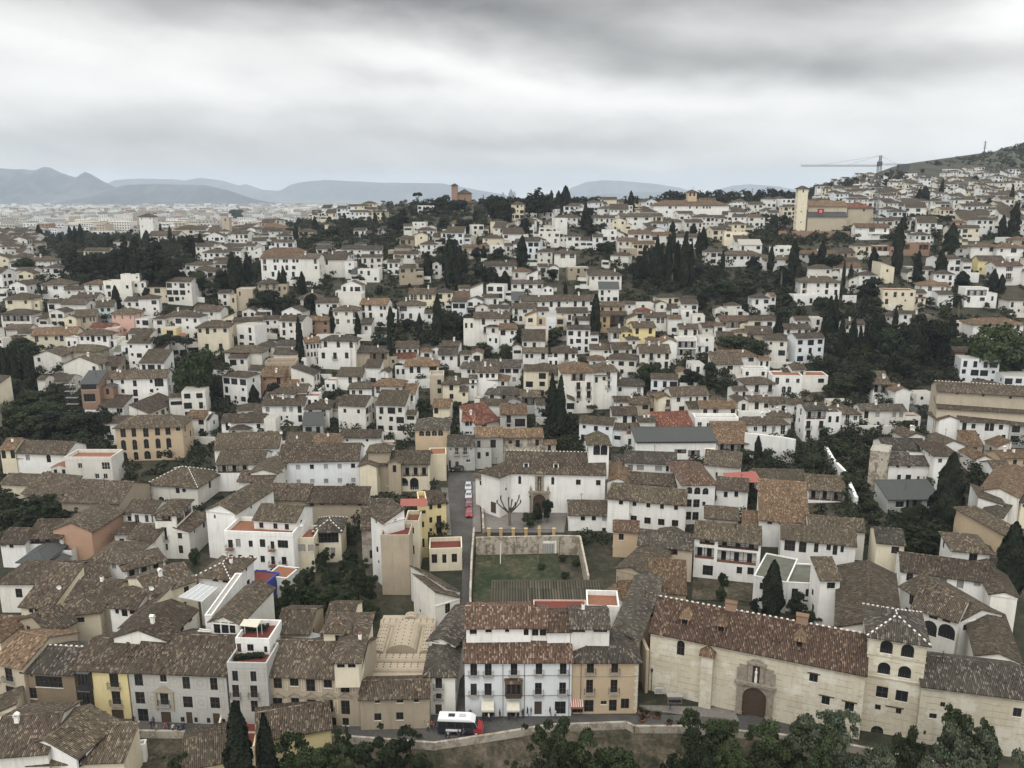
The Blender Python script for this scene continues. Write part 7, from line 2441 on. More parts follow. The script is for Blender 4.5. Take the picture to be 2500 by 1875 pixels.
scrub('far_wood', 'dark far-off wood along the ridge left of the scrub hill', 420, far_wood, .8, 2.2, 4.5, 40, 'leafdark', 6)
def plain_trees(rg):
 Y = 900 * 7 ** rg.random()
 X = rg.uniform(-.75, .0) * Y
 return X, Y, T(X, Y, False)
scrub('plain_trees', 'dark tree patches scattered through the lower town', 1500, plain_trees, 2.6, 4, 11, 14, 'leafdark', 7)
# --- parts fixed to the facades
def on_wall(B, t, x, y):
 """local (x, z) on the facade plane of building B under the zoomed pixel"""
 n, P1 = B['n'], B['P1']
 d = ray(*px(t, x, y))
 tt = (P1[0] * n[0] + P1[1] * n[1]) / (d[0] * n[0] + d[1] * n[1])
 X, Y, Z = d[0] * tt, d[1] * tt, CAMZ + d[2] * tt
 c, s = math.cos(B['ang']), math.sin(B['ang'])
 return (X - P1[0]) * c + (Y - P1[1]) * s, Z - B['zb']
def child(B, name, m, parent=None):
 return link(name, m.mesh(name), parent or B['root'])
def bay(B, t, x0, y0, x1, y1, dp=.8, roof='red', fm='timber'):
 a, zt = on_wall(B, t, x0, y0); b, zb = on_wall(B, t, x1, y1)
 m = MB(); p = MB()
 q = [(a, 0), (a + .25, -dp), (b - .25, -dp), (b, 0)]
 m.face([(x, y, zb) for x, y in q][::-1], fm)
 for i in range(3):
  A, C = q[i], q[i + 1]
  def sgm(f0, f1, z0, z1, mat, off=0):
   A2 = (A[0] + (C[0] - A[0]) * f0, A[1] + (C[1] - A[1]) * f0); C2 = (A[0] + (C[0] - A[0]) * f1, A[1] + (C[1] - A[1]) * f1)
   mm = p if mat == 'glass' else m
   mm.face([(A2[0], A2[1] + off, z0), (C2[0], C2[1] + off, z0), (C2[0], C2[1] + off, z1), (A2[0], A2[1] + off, z1)], mat)
  h = zt - zb
  sgm(0, 1, zb, zb + h * .32, fm)
  sgm(0, 1, zt - .15, zt, fm)
  n = 3 if i == 1 else 1
  for k in range(n):
   sgm((k + .12) / n, (k + .88) / n, zb + h * .32, zt - .15, 'glass', .03)
   sgm(k / n, (k + .12) / n, zb + h * .32, zt - .15, fm); sgm((k + .88) / n, (k + 1) / n, zb + h * .32, zt - .15, fm)
 o = child(B, 'bay_window', m)
 link('pane', p.mesh('pane'), o)
 r = MB()
 r.face([(a - .1, 0, zt + .45), (a - .1, -.01, zt), (a + .15, -dp - .12, zt), (a + .3, 0, zt + .45)], roof, [(0, 0), (0, .4), (.5, .4), (.5, 0)])
 r.face([(a + .15, -dp - .12, zt), (b - .15, -dp - .12, zt), (b - .3, 0, zt + .45), (a + .3, 0, zt + .45)], roof, [(0, 0), (b - a, 0), (b - a, .9), (0, .9)])
 r.face([(b + .1, 0, zt + .45), (b - .3, 0, zt + .45), (b - .15, -dp - .12, zt), (b + .1, -.01, zt)], roof, [(0, 0), (0, .4), (.5, .4), (.5, 0)])
 link('bay_roof', r.mesh('bay_roof'), o)
def awning(B, t, x0, y0, x1, y1, mat='canvas', dp=1.5):
 a, zt = on_wall(B, t, x0, y0); b, zb = on_wall(B, t, x1, y1)
 zl = zt - dp * .55
 m = MB()
 for k, q in ((0, 1),):
  m.face([(a, -.03, zt), (a, -dp, zl), (b, -dp, zl), (b, -.03, zt)], mat)
  m.face([(a, -.03, zt - .03), (b, -.03, zt - .03), (b, -dp, zl - .03), (a, -dp, zl - .03)], mat)
  m.box(a, b, -dp - .02, -dp + .01, zl - .32, zl, mat)
 if mat == 'canvas':
  pass
 n = int((b - a) / .3)
 child(B, 'awning', m)
 if mat == 'redcloth':
  s = MB()
  for i in range(n):
   x = a + (b - a) * (i + .5) / n
   s.face([(x - .07, -.03, zt + .012), (x - .07, -dp, zl + .012), (x + .07, -dp, zl + .012), (x + .07, -.03, zt + .012)], 'canvas')
  child(B, 'awning_stripes', s)
bw, th, ye, bh, cv, sp = BK['bigwhite'], BK['tanh'], BK['yel'], BK['brownh'], BK['convent'], BK['stpeter']
bay(bw, 'C', 595, 905, 745, 1030, .9, 'red')
awning(bw, 'C', 400, 1070, 505, 1150); awning(bw, 'C', 612, 1070, 720, 1150)
awning(th, 'C', 1148, 1060, 1256, 1105, 'redcloth', 1.2)
bay(ye, 'A', 655, 822, 790, 968, .7, 'slate', 'iron'); bay(ye, 'A', 668, 975, 802, 1115, .7, 'slate', 'iron')
def trims():
 for B, zs, mat in ((bw, ((860,), (1028,)), 'concrete'), (th, ((866,),), 'mud')):
  for (y,) in zs:
   _, z = on_wall(B, 'C', 600 if B is bw else 1400, y)
   m = MB(); m.box(.05, B['W'] - .05, -.07, -.004, z - .09, z + .05, mat); child(B, 'string_course', m)
 for x in (580, 762, 1140):
  m = MB(); a, _ = on_wall(bw, 'C', x, 900); m.bar((a, -.09, .7), (a, -.09, bw['HL'] - .3), .05, 'frame'); child(bw, 'downpipe', m)
 a, _ = on_wall(th, 'C', 1238, 900); m = MB(); m.bar((a, -.09, .7), (a, -.09, th['HL'] - .3), .05, 'frame'); child(th, 'downpipe', m)
 m = MB()
 for i in range(15):
  z = th['HL'] - 1 - i * .62
  m.box(th['W'] - (.42 if i % 2 else .62), th['W'] - .02, -.06, -.004, z - .5, z, 'canvas')
 child(th, 'corner_quoins', m)
trims()
def painted(key, t, items, mat, name='painted_panel'):
 B = BK[key]
 for i, (x0, y0, x1, y1) in enumerate(items):
  a, zt = on_wall(B, t, x0, y0); b, zb = on_wall(B, t, x1, y1)
  m = MB()
  w = .07
  m.box(a, b, -.012, -.002, zt - w, zt, mat); m.box(a, b, -.012, -.002, zb, zb + w, mat)
  m.box(a, a + w, -.012, -.002, zb + w, zt - w, mat); m.box(b - w, b, -.012, -.002, zb + w, zt - w, mat)
  if b - a > .7 and zt - zb > .9:
   r = min(b - a, zt - zb) * .27
   cx, cz = (a + b) / 2, (zt + zb) / 2
   for k in range(12):
    a0, a1 = k * math.pi / 6, (k + 1) * math.pi / 6
    m.face([(cx + r * math.cos(a0), -.008, cz + r * math.sin(a0)), (cx + r * math.cos(a1), -.008, cz + r * math.sin(a1)),
      (cx + r * .72 * math.cos(a1), -.008, cz + r * .72 * math.sin(a1)), (cx + r * .72 * math.cos(a0), -.008, cz + r * .72 * math.sin(a0))][::-1], mat)
  child(B, name, m)
painted('palace', 'A', [(1222, 850, 1335, 950), (1420, 860, 1525, 960), (1625, 870, 1755, 985), (1090, 850, 1120, 960), (1845, 890, 1895, 1000), (1240, 1000, 1335, 1110), (1440, 1010, 1530, 1120), (1640, 1030, 1755, 1150),
    (1090, 1000, 1130, 1100), (1865, 1040, 1898, 1150)], 'mud')
painted('redterr', 'B', [(292, 830, 375, 910), (450, 840, 512, 910), (300, 945, 375, 1040), (460, 950, 515, 1040), (310, 1070, 380, 1160), (465, 1075, 515, 1160)], 'mud')
painted('stonep', 'B', [(540, 870, 562, 980), (672, 880, 700, 985), (812, 885, 842, 990), (952, 890, 985, 1000), (1092, 890, 1125, 1005), (1240, 890, 1275, 1010), (672, 1060, 700, 1160), (812, 1065, 842, 1165), (950, 1070, 985, 1180), (1092, 1070, 1125, 1180)], 'cream', 'carved_panel')
def pediments():
 B = BK['stonep']
 for x in (615, 762, 900, 1042, 1187):
  a, z = on_wall(B, 'B', x, 1035)
  m = MB()
  for sg in (-1, 1):
   q = [(a + sg * 1.15, 0, z), (a, 0, z + .75), (a, 0, z + .6), (a + sg * 1.0, 0, z - .12)]
   f = [(p[0], -.16, p[2]) for p in q]
   m.face(f if sg < 0 else f[::-1], 'carve')
   m.face([q[0], q[1], f[1], f[0]], 'carve'); m.face([q[2], q[3], f[3], f[2]], 'carve')
  m.box(a - 1.15, a + 1.15, -.2, -.002, z - .2, z - .1, 'carve')
  child(B, 'pediment', m)
 B = BK['palace']
 a, z = on_wall(B, 'A', 1380, 990)
 m = MB()
 m.face([(a - 1.6, -.25, z), (a + 1.6, -.25, z), (a, -.25, z + 1.1)], 'mud')
 m.box(a - 1.7, a + 1.7, -.3, -.002, z - .18, z - .02, 'mud')
 for sx in (-1.35, 1.35):
  m.box(a + sx - .2, a + sx + .2, -.22, -.004, z - 3.4, z - .2, 'mud')
 child(B, 'door_surround', m)
pediments()
# --- carved portals
def portal(B, t, cx, base, w, hd, htop, mat, statue=True, wings=True):
 a, zb = on_wall(B, t, cx, base)
 zb = B['GL'] - .1
 m = MB()
 for sg in (-1, 1):
  x0, x1 = sorted((a + sg * w * .30, a + sg * w * .46))
  m.box(x0, x1, -.45, -.004, zb, zb + hd, mat)
  m.box(x0 - .1, x1 + .1, -.55, -.004, zb, zb + .5, mat); m.box(x0 - .1, x1 + .1, -.55, -.004, zb + hd - .25, zb + hd + .05, mat)
 m.box(a - w * .52, a + w * .52, -.6, -.004, zb + hd + .05, zb + hd + .55, mat)
 z1 = zb + hd + .55
 n = 8
 r = w * .30
 zs = zb + hd - r - .3
 for k in range(n):
  a0, a1 = math.pi * k / n, math.pi * (k + 1) / n
  q = [(a + r * math.cos(a0), zs + r * math.sin(a0)), (a + r * math.cos(a1), zs + r * math.sin(a1))]
  m.face([(q[0][0], -.3, q[0][1]), (q[0][0], -.3, zb + hd + .05), (q[1][0], -.3, zb + hd + .05), (q[1][0], -.3, q[1][1])], mat)
  m.face([(q[0][0], -.3, q[0][1]), (q[1][0], -.3, q[1][1]), (q[1][0], .1, q[1][1]), (q[0][0], .1, q[0][1])], mat)
 hh = htop - hd - .55
 m.box(a - w * .20, a - w * .09, -.4, -.004, z1, z1 + hh * .75, mat); m.box(a + w * .09, a + w * .20, -.4, -.004, z1, z1 + hh * .75, mat)
 m.box(a - w * .09, a + w * .09, -.12, -.004, z1, z1 + hh * .75, 'timber')
 m.box(a - w * .24, a + w * .24, -.5, -.004, z1 + hh * .75, z1 + hh * .85, mat)
 for k in range(6):
  a0, a1 = math.pi * k / 6, math.pi * (k + 1) / 6
  m.face([(a, -.4, z1 + hh * .85), (a + w * .2 * math.cos(a0), -.4, z1 + hh * .85 + hh * .16 * math.sin(a0)), (a + w * .2 * math.cos(a1), -.4, z1 + hh * .85 + hh * .16 * math.sin(a1))][::-1], mat)
 if wings:
  for sg in (-1, 1):
   x0, x1 = sorted((a + sg * w * .22, a + sg * w * .48))
   m.box(x0, x1, -.22, -.004, z1, z1 + hh * .5, mat)
   m.box(x0 if sg > 0 else x0 + .35, x1 - (.35 if sg > 0 else 0), -.22, -.004, z1 + hh * .5, z1 + hh * .66, mat)
 else:
  for sg in (-1, 1):
   m.lathe([(.28, z1), (.2, z1 + .4), (.28, z1 + .7), (.1, z1 + 1.2), (.02, z1 + 1.7)], a + sg * w * .42, -.3, mat, 7)
 o = child(B, 'portal', m)
 s = MB()
 s.lathe([(.2, z1 + .1), (.24, z1 + .5), (.17, z1 + hh * .35), (.22, z1 + hh * .48), (.08, z1 + hh * .53), (.12, z1 + hh * .6), (.03, z1 + hh * .66)], a, -.3, 'plaster' if wings else mat, 8)
 link('statue', s.mesh('statue'), o)
 d = MB()
 d.face([(a - r + .02, -.06, zb)] + [(a + r * .98 * math.cos(math.pi * (n - k) / n), -.06, zs + r * .98 * math.sin(math.pi * (n - k) / n)) for k in range(n + 1)] + [(a + r - .02, -.06, zb)], 'timber')
 link('door', d.mesh('door'), o)
portal(cv, 'D', 965, 1190, 6.2, 5.4, 10.2, 'carve')
portal(sp, 'I', 1250, 1000, 5.2, 5.4, 11.2, 'carve', wings=False)
def convent_bits():
 B = cv
 a, z0 = on_wall(B, 'D', 560, 1110)
 _, z1 = on_wall(B, 'D', 575, 670)
 m = MB(); m.box(a - .95, a + .95, -1.1, -.004, B['GL'] - .6, z1, 'tapial')
 o = child(B, 'buttress', m)
 r = MB()
 for sg in (-1, 1):
  f = [(a + sg * 1.3, -1.45, z1), (a + sg * 1.3, -.01, z1 + .5), (a, -.01, z1 + 1.4)]
  r.face(f if sg > 0 else f[::-1], 'orange', [(0, 0), (1.5, 0), (.7, 1.5)])
 r.face([(a - 1.3, -1.45, z1), (a + 1.3, -1.45, z1), (a, -.01, z1 + 1.4)], 'orange', [(0, 0), (2.6, 0), (1.3, 1.8)])
 link('buttress_cap', r.mesh('buttress_cap'), o)
 k = .5
 for x, y in ((368, 452), (680, 475), (1350, 608)):
  a, _ = on_wall(B, 'D', x - 8, y + 90)
  yy = 3.1; zz = B['HL'] + k * yy
  m = MB()
  m.box(a - .6, a - .48, yy - 1.1, yy + 1.4, zz - .6, zz + .75, 'brick'); m.box(a + .48, a + .6, yy - 1.1, yy + 1.4, zz - .6, zz + .75, 'brick')
  m.box(a - .48, a + .48, yy - .9, yy - .85, zz - .6, zz + .75, 'glass')
  for sg in (-1, 1):
   f = [(a + sg * .95, yy - 1.45, zz + .62), (a + sg * .95, yy + 1.6, zz + .62), (a, yy + 2.2, zz + 1.25), (a, yy - .8, zz + 1.25)]
   m.face(f if sg > 0 else f[::-1], 'orange', [(0, 0), (3, 0), (3, 1.1), (0, 1.1)])
  m.face([(a - .95, yy - 1.45, zz + .62), (a + .95, yy - 1.45, zz + .62), (a, yy - .8, zz + 1.25)], 'orange', [(0, 0), (1.9, 0), (.9, .9)])
  link('dormer', m.mesh('dormer'), B['roof'])
 for x in (735, 1365):
  a, _ = on_wall(B, 'D', x - 25, 700)
  m = MB(); m.box(a - .9, a + .9, 5.9, 7.0, B['HL'] + 2.4, B['HL'] + 4.3, 'brick'); m.box(a - 1.0, a + 1.0, 5.8, 7.1, B['HL'] + 4.3, B['HL'] + 4.45, 'orange')
  link('chimney', m.mesh('chimney'), B['roof'])
 for B2, t, its in ((cv, 'D', [(1420, 832, 1532, 838), (1515, 1020, 1650, 1028), (1710, 1068, 1843, 1076)]), (BK['mirador'], 'E', [(525, 1218, 655, 1226)])):
  for x0, y0, x1, y1 in its:
   a, z = on_wall(B2, t, x0, y0); b, _ = on_wall(B2, t, x1, y1)
   m = MB(); m.box(a, b, -.1, -.004, z - .1, z + .06, 'timber'); child(B2, 'lintel', m)
 B2 = BK['mirador']
 _, z = on_wall(B2, 'E', 600, 880)
 for zz in (z, on_wall(B2, 'E', 580, 1030)[1]):
  m = MB(); m.box(-.12, B2['W'] + .12, -.14, -.004, zz - .12, zz + .06, 'tapial'); child(B2, 'string_course', m)
 # church dormers and poster
 for x in (1120, 1410):
  a, _ = on_wall(sp, 'I', x, 620)
  yy = 2.6; zz = sp['HL'] + .42 * yy
  m = MB(); m.box(a - .7, a + .7, yy - .9, yy + 1.2, zz - .6, zz + .85, 'plaster'); m.box(a - .45, a + .45, yy - .93, yy - .905, zz - .3, zz + .65, 'glass')
  m.face([(a - .85, yy - 1.1, zz + .86), (a + .85, yy - 1.1, zz + .86), (a + .85, yy + 1.6, zz + 1.35), (a - .85, yy + 1.6, zz + 1.35)], 'brown', [(0, 0), (1.7, 0), (1.7, 2), (0, 2)])
  link('dormer', m.mesh('dormer'), sp['roof'])
convent_bits()
# --- old bath house with pierced vaults
def baths():
 X0, Y0 = at_z(*px('B', 1420, 860), 3.2); X1, Y1 = at_z(*px('B', 1905, 360), 3.2)
 X0, X1 = at_z(*px('B', 1425, 640), 4)[0] - .3, at_z(*px('B', 1880, 640), 4)[0] + .6
 Yf, Yb = Y0 - .5, Y1
 root = link('bath_house', None, None, (X0, Yf, 0))
 Wd, D = X1 - X0, Yb - Yf
 tag(root, 'old bath house with sandy barrel vaults pierced by small star holes', 'bath house')
 m = MB(); m.box(0, Wd, 0, D, -1, 3.4, 'mud'); link('wall', m.mesh('wall'), root)
 def vault(xa, xb, ya, yb, z, along):
  m = MB(); n = 10
  r = (yb - ya) / 2 if along == 'x' else (xb - xa) / 2
  pr = [(-math.cos(math.pi * k / n) * r, math.sin(math.pi * k / n) * r * .62) for k in range(n + 1)]
  cy, cx = (ya + yb) / 2, (xa + xb) / 2
  P = (lambda q, e: (xa if e == 0 else xb, cy + q[0], z + q[1])) if along == 'x' else (lambda q, e: (cx + q[0], ya if e == 0 else yb, z + q[1]))
  for k in range(n):
   f = [P(pr[k], 0), P(pr[k], 1), P(pr[k + 1], 1), P(pr[k + 1], 0)]
   m.face(f if along == 'x' else f[::-1], 'mud')
  for e in (0, 1):
   m.face([P(q, e) for q in (pr if e else pr[::-1])], 'mud')
  L = (xb - xa) if along == 'x' else (yb - ya)
  o = link('vault', m.mesh('vault'), root)
  h = MB()
  for k in range(int(L / 1.1)):
   for fr in (-.45, 0, .45):
    u = (k + .5) / int(L / 1.1) * L
    zz = z + math.sqrt(max(0, 1 - fr * fr)) * r * .62 + .02
    x, y = (xa + u, cy + fr * r) if along == 'x' else (cx + fr * r, ya + u)
    h.lathe([(.11, zz - .05), (.11, zz + .03)], x, y, 'glass', 6)
  tag(link('light_holes', h.mesh('light_holes'), o), kind='stuff')
 vault(0, Wd, D * .05, D * .17, 3.4, 'x'); vault(0, Wd, D * .19, D * .31, 3.4, 'x')
 vault(.1, Wd * .2, D * .34, D * .76, 3.4, 'y'); vault(Wd * .24, Wd * .76, D * .34, D * .76, 3.4, 'y'); vault(Wd * .8, Wd - .1, D * .34, D * .76, 3.4, 'y')
 vault(0, Wd, D * .78, D * .90, 3.4, 'x'); vault(Wd * .4, Wd * .64, D * .91, D, 3.4, 'y')
baths()
# --- walls
def wallline(name, label, cat, pts, h, mat, tile='Z', th=.3, cap=None, z=None, group=None):
 G = [hit(*px(tile, x, y), 0) for x, y in pts]
 m = MB()
 for a, b in zip(G, G[1:]):
  d = Vector((b[0] - a[0], b[1] - a[1], 0)).normalized()
  n = Vector((d.y, -d.x, 0)) * th / 2
  A, B = Vector((a[0], a[1], 0)), Vector((b[0], b[1], 0))
  za, zb = a[2], b[2]
  q = [(A + n, za), (B + n, zb), (B - n, zb), (A - n, za)]
  for i in range(4):
   j = (i + 1) % 4
   m.face([q[i][0] + Vector((0, 0, q[i][1] - 1.2)), q[j][0] + Vector((0, 0, q[j][1] - 1.2)), q[j][0] + Vector((0, 0, q[j][1] + h)), q[i][0] + Vector((0, 0, q[i][1] + h))], mat)
  m.face([p + Vector((0, 0, zz + h)) for p, zz in q], cap or mat)
 o = m.build(name)
 tag(o, label, cat, group)
 return o
wallline('ruined_wall', 'ruined brick and plaster wall across the top of the green plot', 'wall', [(640, 1400), (1430, 1385)], 4.3, 'dirty', 'I', .5)
wallline('garden_wall', 'tall stained wall edging the right side of the green plot', 'wall', [(1430, 1395), (1640, 1400), (1720, 1800)], 4.6, 'dirty', 'I', .4)
wallline('garden_wall', 'plastered wall between the green plot and the narrow lane', 'wall', [(622, 1230), (600, 1500), (585, 1900), (600, 2250)], 2.6, 'stone', 'I', .4)
wallline('garden_wall', 'long white wall under the dark pines at the left', 'wall', [(1640, 775), (1920, 765), (2212, 790)], 2.2, 'white', 'Q')
wallline('garden_wall', 'white wall running along the hedge left of the shed-roofed house', 'wall', [(1130, 545), (1515, 550)], 1.6, 'white', 'M')
wallline('garden_wall', 'long cream wall below the balconied white house at the right', 'wall', [(235, 525), (690, 520)], 3.2, 'white2', 'K')
wallline('garden_wall', 'stepped white wall curving down beside the bare earthy plot', 'wall', [(110, 700), (165, 800), (260, 900), (300, 1010), (345, 1110)], 3.6, 'white', 'K', .8)
wallline('garden_wall', 'high blank white retaining wall above the dark fir trees', 'wall', [(1660, 1390), (2060, 1440), (2200, 1470)], 7.2, 'white', 'O', .6)
wallline('garden_wall', 'white wall behind the twin-windowed cube house', 'wall', [(100, 660), (395, 650)], 3.2, 'white', 'N')
wallline('garden_wall', 'low white wall right of the white villa with loggias', 'wall', [(575, 880), (700, 880)], 3.2, 'white', 'U')
wallline('garden_wall', 'white wall above the cypress slope on the right', 'wall', [(800, 905), (1060, 960)], 2.2, 'white', 'U')
wallline('garden_wall', 'tall white retaining wall below the pale yellow house', 'wall', [(1500, 690), (1800, 700)], 4.5, 'white', 'U')
wallline('terrace_wall', 'long brown lookout terrace wall below the hilltop church', 'wall', [(0, 300), (640, 305)], 4.0, 'brick', 'U', .8)
wallline('garden_wall', 'white garden wall beside the grey stepped garden at the centre', 'wall', [(760, 925), (1030, 925)], 2.6, 'white', 'N')
wallline('alley_wall', 'tall brown wall lining the alley beside the convent church', 'wall', [(1500 * 0 + 1635, 560), (1690, 760), (1790, 1010)], 8.0, 'mud', 'C', .5)
wallline('church_wall', 'low wall enclosing the left side of the church forecourt', 'wall', [(700, 860), (705, 1010), (712, 1190)], 1.3, 'dirty', 'I', .5)
def piers():
 for i, x in enumerate((765, 880, 1000, 1122, 1250, 1390)):
  g = hit(*px('I', x, 1212))
  m = MB(); m.box(-.36, .36, -.36, .36, -.5, 1.7, 'ochre'); m.box(-.42, .42, -.42, .42, 1.7, 1.8, 'ochre')
  if i == 4:
   m.lathe([(.40, 1.8), (.3, 2.2), (.05, 2.5)], 0, 0, 'ochre', 8)
  o = m.build('gate_pier', None, g)
  tag(o, 'square ochre pier topped with a pointed cap on the forecourt railing' if i == 4 else 'square ochre pier of the railing along the church forecourt', 'pier', 'ochre piers of the forecourt railing')
 a, b = hit(*px('I', 765, 1212)), hit(*px('I', 1390, 1212))
 m = MB(); n = 90
 for i in range(n + 1):
  x, y, z = (a[k] + (b[k] - a[k]) * i / n for k in range(3))
  m.box(x - .02, x + .02, y - .02, y + .02, z - .3, z + 1.5, 'iron')
 m.bar((a[0], a[1], a[2] + 1.45), (b[0], b[1], b[2] + 1.45), .035, 'iron'); m.bar((a[0], a[1], a[2] + .2), (b[0], b[1], b[2] + .2), .035, 'iron')
 tag(m.build('railing'), 'black iron railing between the ochre piers of the forecourt', 'railing')
piers()
def ruin_bits():
 for x0, x1, lab in ((1060, 1220, 'white plaster frame with a rusty gate in the ruined wall'), (1240, 1415, 'pale double garage door in the ruined wall')):
  a, b = hit(*px('I', x0, 1385)), hit(*px('I', x1, 1385))
  m = MB(); w = b[0] - a[0]
  m.box(0, w, -.12, .08, 0, 3.2, 'white2'); m.box(w * .25, w * .9, -.16, -.13, .1, 2.6, 'shutter' if x0 > 1200 else 'frame')
  for k in range(5):
   m.box(w * (.25 + .13 * k), w * (.25 + .13 * k) + .05, -.19, -.165, .1, 2.6, 'timber')
  tag(m.build('gate', None, (a[0], a[1] - .35, a[2])), lab, 'gate')
 for i, (x, yb, yt) in enumerate(((742, 1430, 1290), (805, 1500, 1300), (875, 1490, 1290), (1005, 1425, 1270), (1235, 1495, 1290), (1440, 1450, 1260))):
  g = hit(*px('I', x, yb)); d = ray(*px('I', x, yt)); h = CAMZ + d[2] * g[1] / d[1] - g[2]
  m = MB(); m.bar((0, 0, -.4), (.1, 0, h), .11, 'barkpale' if i != 2 else 'white2', 6)
  tag(m.build('post', None, g), 'bare wooden post standing in the green plot' if i != 2 else 'whitish bare post standing in the green plot', 'post', 'posts in the green plot')
ruin_bits()
# --- vehicles
def car_proto(name, paint, L=4.1, Wd=1.72, H=1.42):
 root = link(name, None)
 a = Wd / 2
 prof = [(-L / 2, .35), (-L / 2, .72), (-L * .40, .86), (-L * .20, .92), (-L * .08, H * .97), (L * .22, H), (L * .40, H * .9), (L * .49, .95), (L / 2, .55), (L / 2, .35)]
 m = MB()
 def pt(i, s):
  x, z = prof[i]
  w = a if z < .95 else a * .80
  return (x, s * w, z)
 n = len(prof)
 for i in range(n):
  j = (i + 1) % n
  m.face([pt(i, -1), pt(j, -1), pt(j, 1), pt(i, 1)][::-1], paint)
 for s in (-1, 1):
  lo = [pt(i, s) for i in (0, 1, 2, 3, 7, 8, 9)]
  hi = [pt(i, s) for i in (3, 4, 5, 6, 7)]
  m.face(lo if s > 0 else lo[::-1], paint); m.face(hi if s > 0 else hi[::-1], paint)
 link('body', m.mesh('body'), root)
 g = MB()
 def lift(p, q, k):
  return tuple(p[i] + (q[i] - p[i]) * k for i in range(3))
 for (i, j) in ((3, 4), (6, 7)):
  A, B, C, D = pt(i, -1), pt(j, -1), pt(j, 1), pt(i, 1)
  o = Vector(((-.03 if i == 3 else .03), 0, .025))
  q = [Vector(lift(A, D, .08)) + o, Vector(lift(B, C, .08)) + o, Vector(lift(C, B, .08)) + o, Vector(lift(D, A, .08)) + o]
  g.face(q[::-1], 'glass')
 for s in (-1, 1):
  q = [(-L * .17, s * (a * .98 + .01), .97), (-L * .08, s * (a * .83), H * .93), (L * .20, s * (a * .83), H * .94), (L * .38, s * (a * .86), H * .88), (L * .44, s * (a * .98 + .01), .99)]
  g.face(q if s > 0 else q[::-1], 'glass')
 link('windows', g.mesh('windows'), root)
 w = MB(); w.lathe([(.31, 0), (.33, .05), (.33, .17), (.30, .2)], 0, 0, 'rubber', 12); w.lathe([(.19, .2), (.17, .215)], 0, 0, 'carsilver', 10)
 wm_ = w.mesh('wheel')
 for x in (-L * .31, L * .31):
  for s in (-1, 1):
   o = link('wheel', wm_, root, (x, s * (a - .19), .33)); o.rotation_euler = (-s * math.pi / 2, 0, 0)
 for s in (-1, 1):
  h = MB(); h.box(-L / 2 - .02, -L / 2 + .05, s * a * .68 - .2, s * a * .68 + .2, .58, .74, 'skylight'); link('headlight', h.mesh('headlight'), root)
 return root
def put_car(paint, name, label, x, y, rz, L=4.1, H=1.42, group=None):
 o = car_proto(name, paint, L=L, H=H)
 g = hit(*px('I', x, y))
 e = .35
 sl = (T(g[0], g[1] + 2, False) - T(g[0], g[1] - 2, False)) / 4
 ax = Vector((math.cos(rz), math.sin(rz), sl * math.sin(rz))).normalized()
 o.location = (g[0], g[1], g[2] + .20)
 o.rotation_euler = (0, -math.asin(ax.z), rz)
 tag(o, label, 'car', group)
put_car('carsilver', 'parked_car', 'silver car at the top of the row of four', 566, 765, R(92), group='cars parked on the steep road')
put_car('carsilver', 'parked_car', 'silver car with a dark rear window second in the row of four', 570, 850, R(91), 3.9, group='cars parked on the steep road')
put_car('carwine', 'parked_car', 'dark red car squeezed behind the bright red one', 573, 930, R(91), 3.8, group='cars parked on the steep road')
put_car('carred', 'parked_car', 'bright red car at the lower end of the row', 575, 1020, R(91), 4.1, group='cars parked on the steep road')
put_car('carblack', 'parked_car', 'black hatchback parked across the head of the road', 458, 592, R(8), 4.0, 1.5)
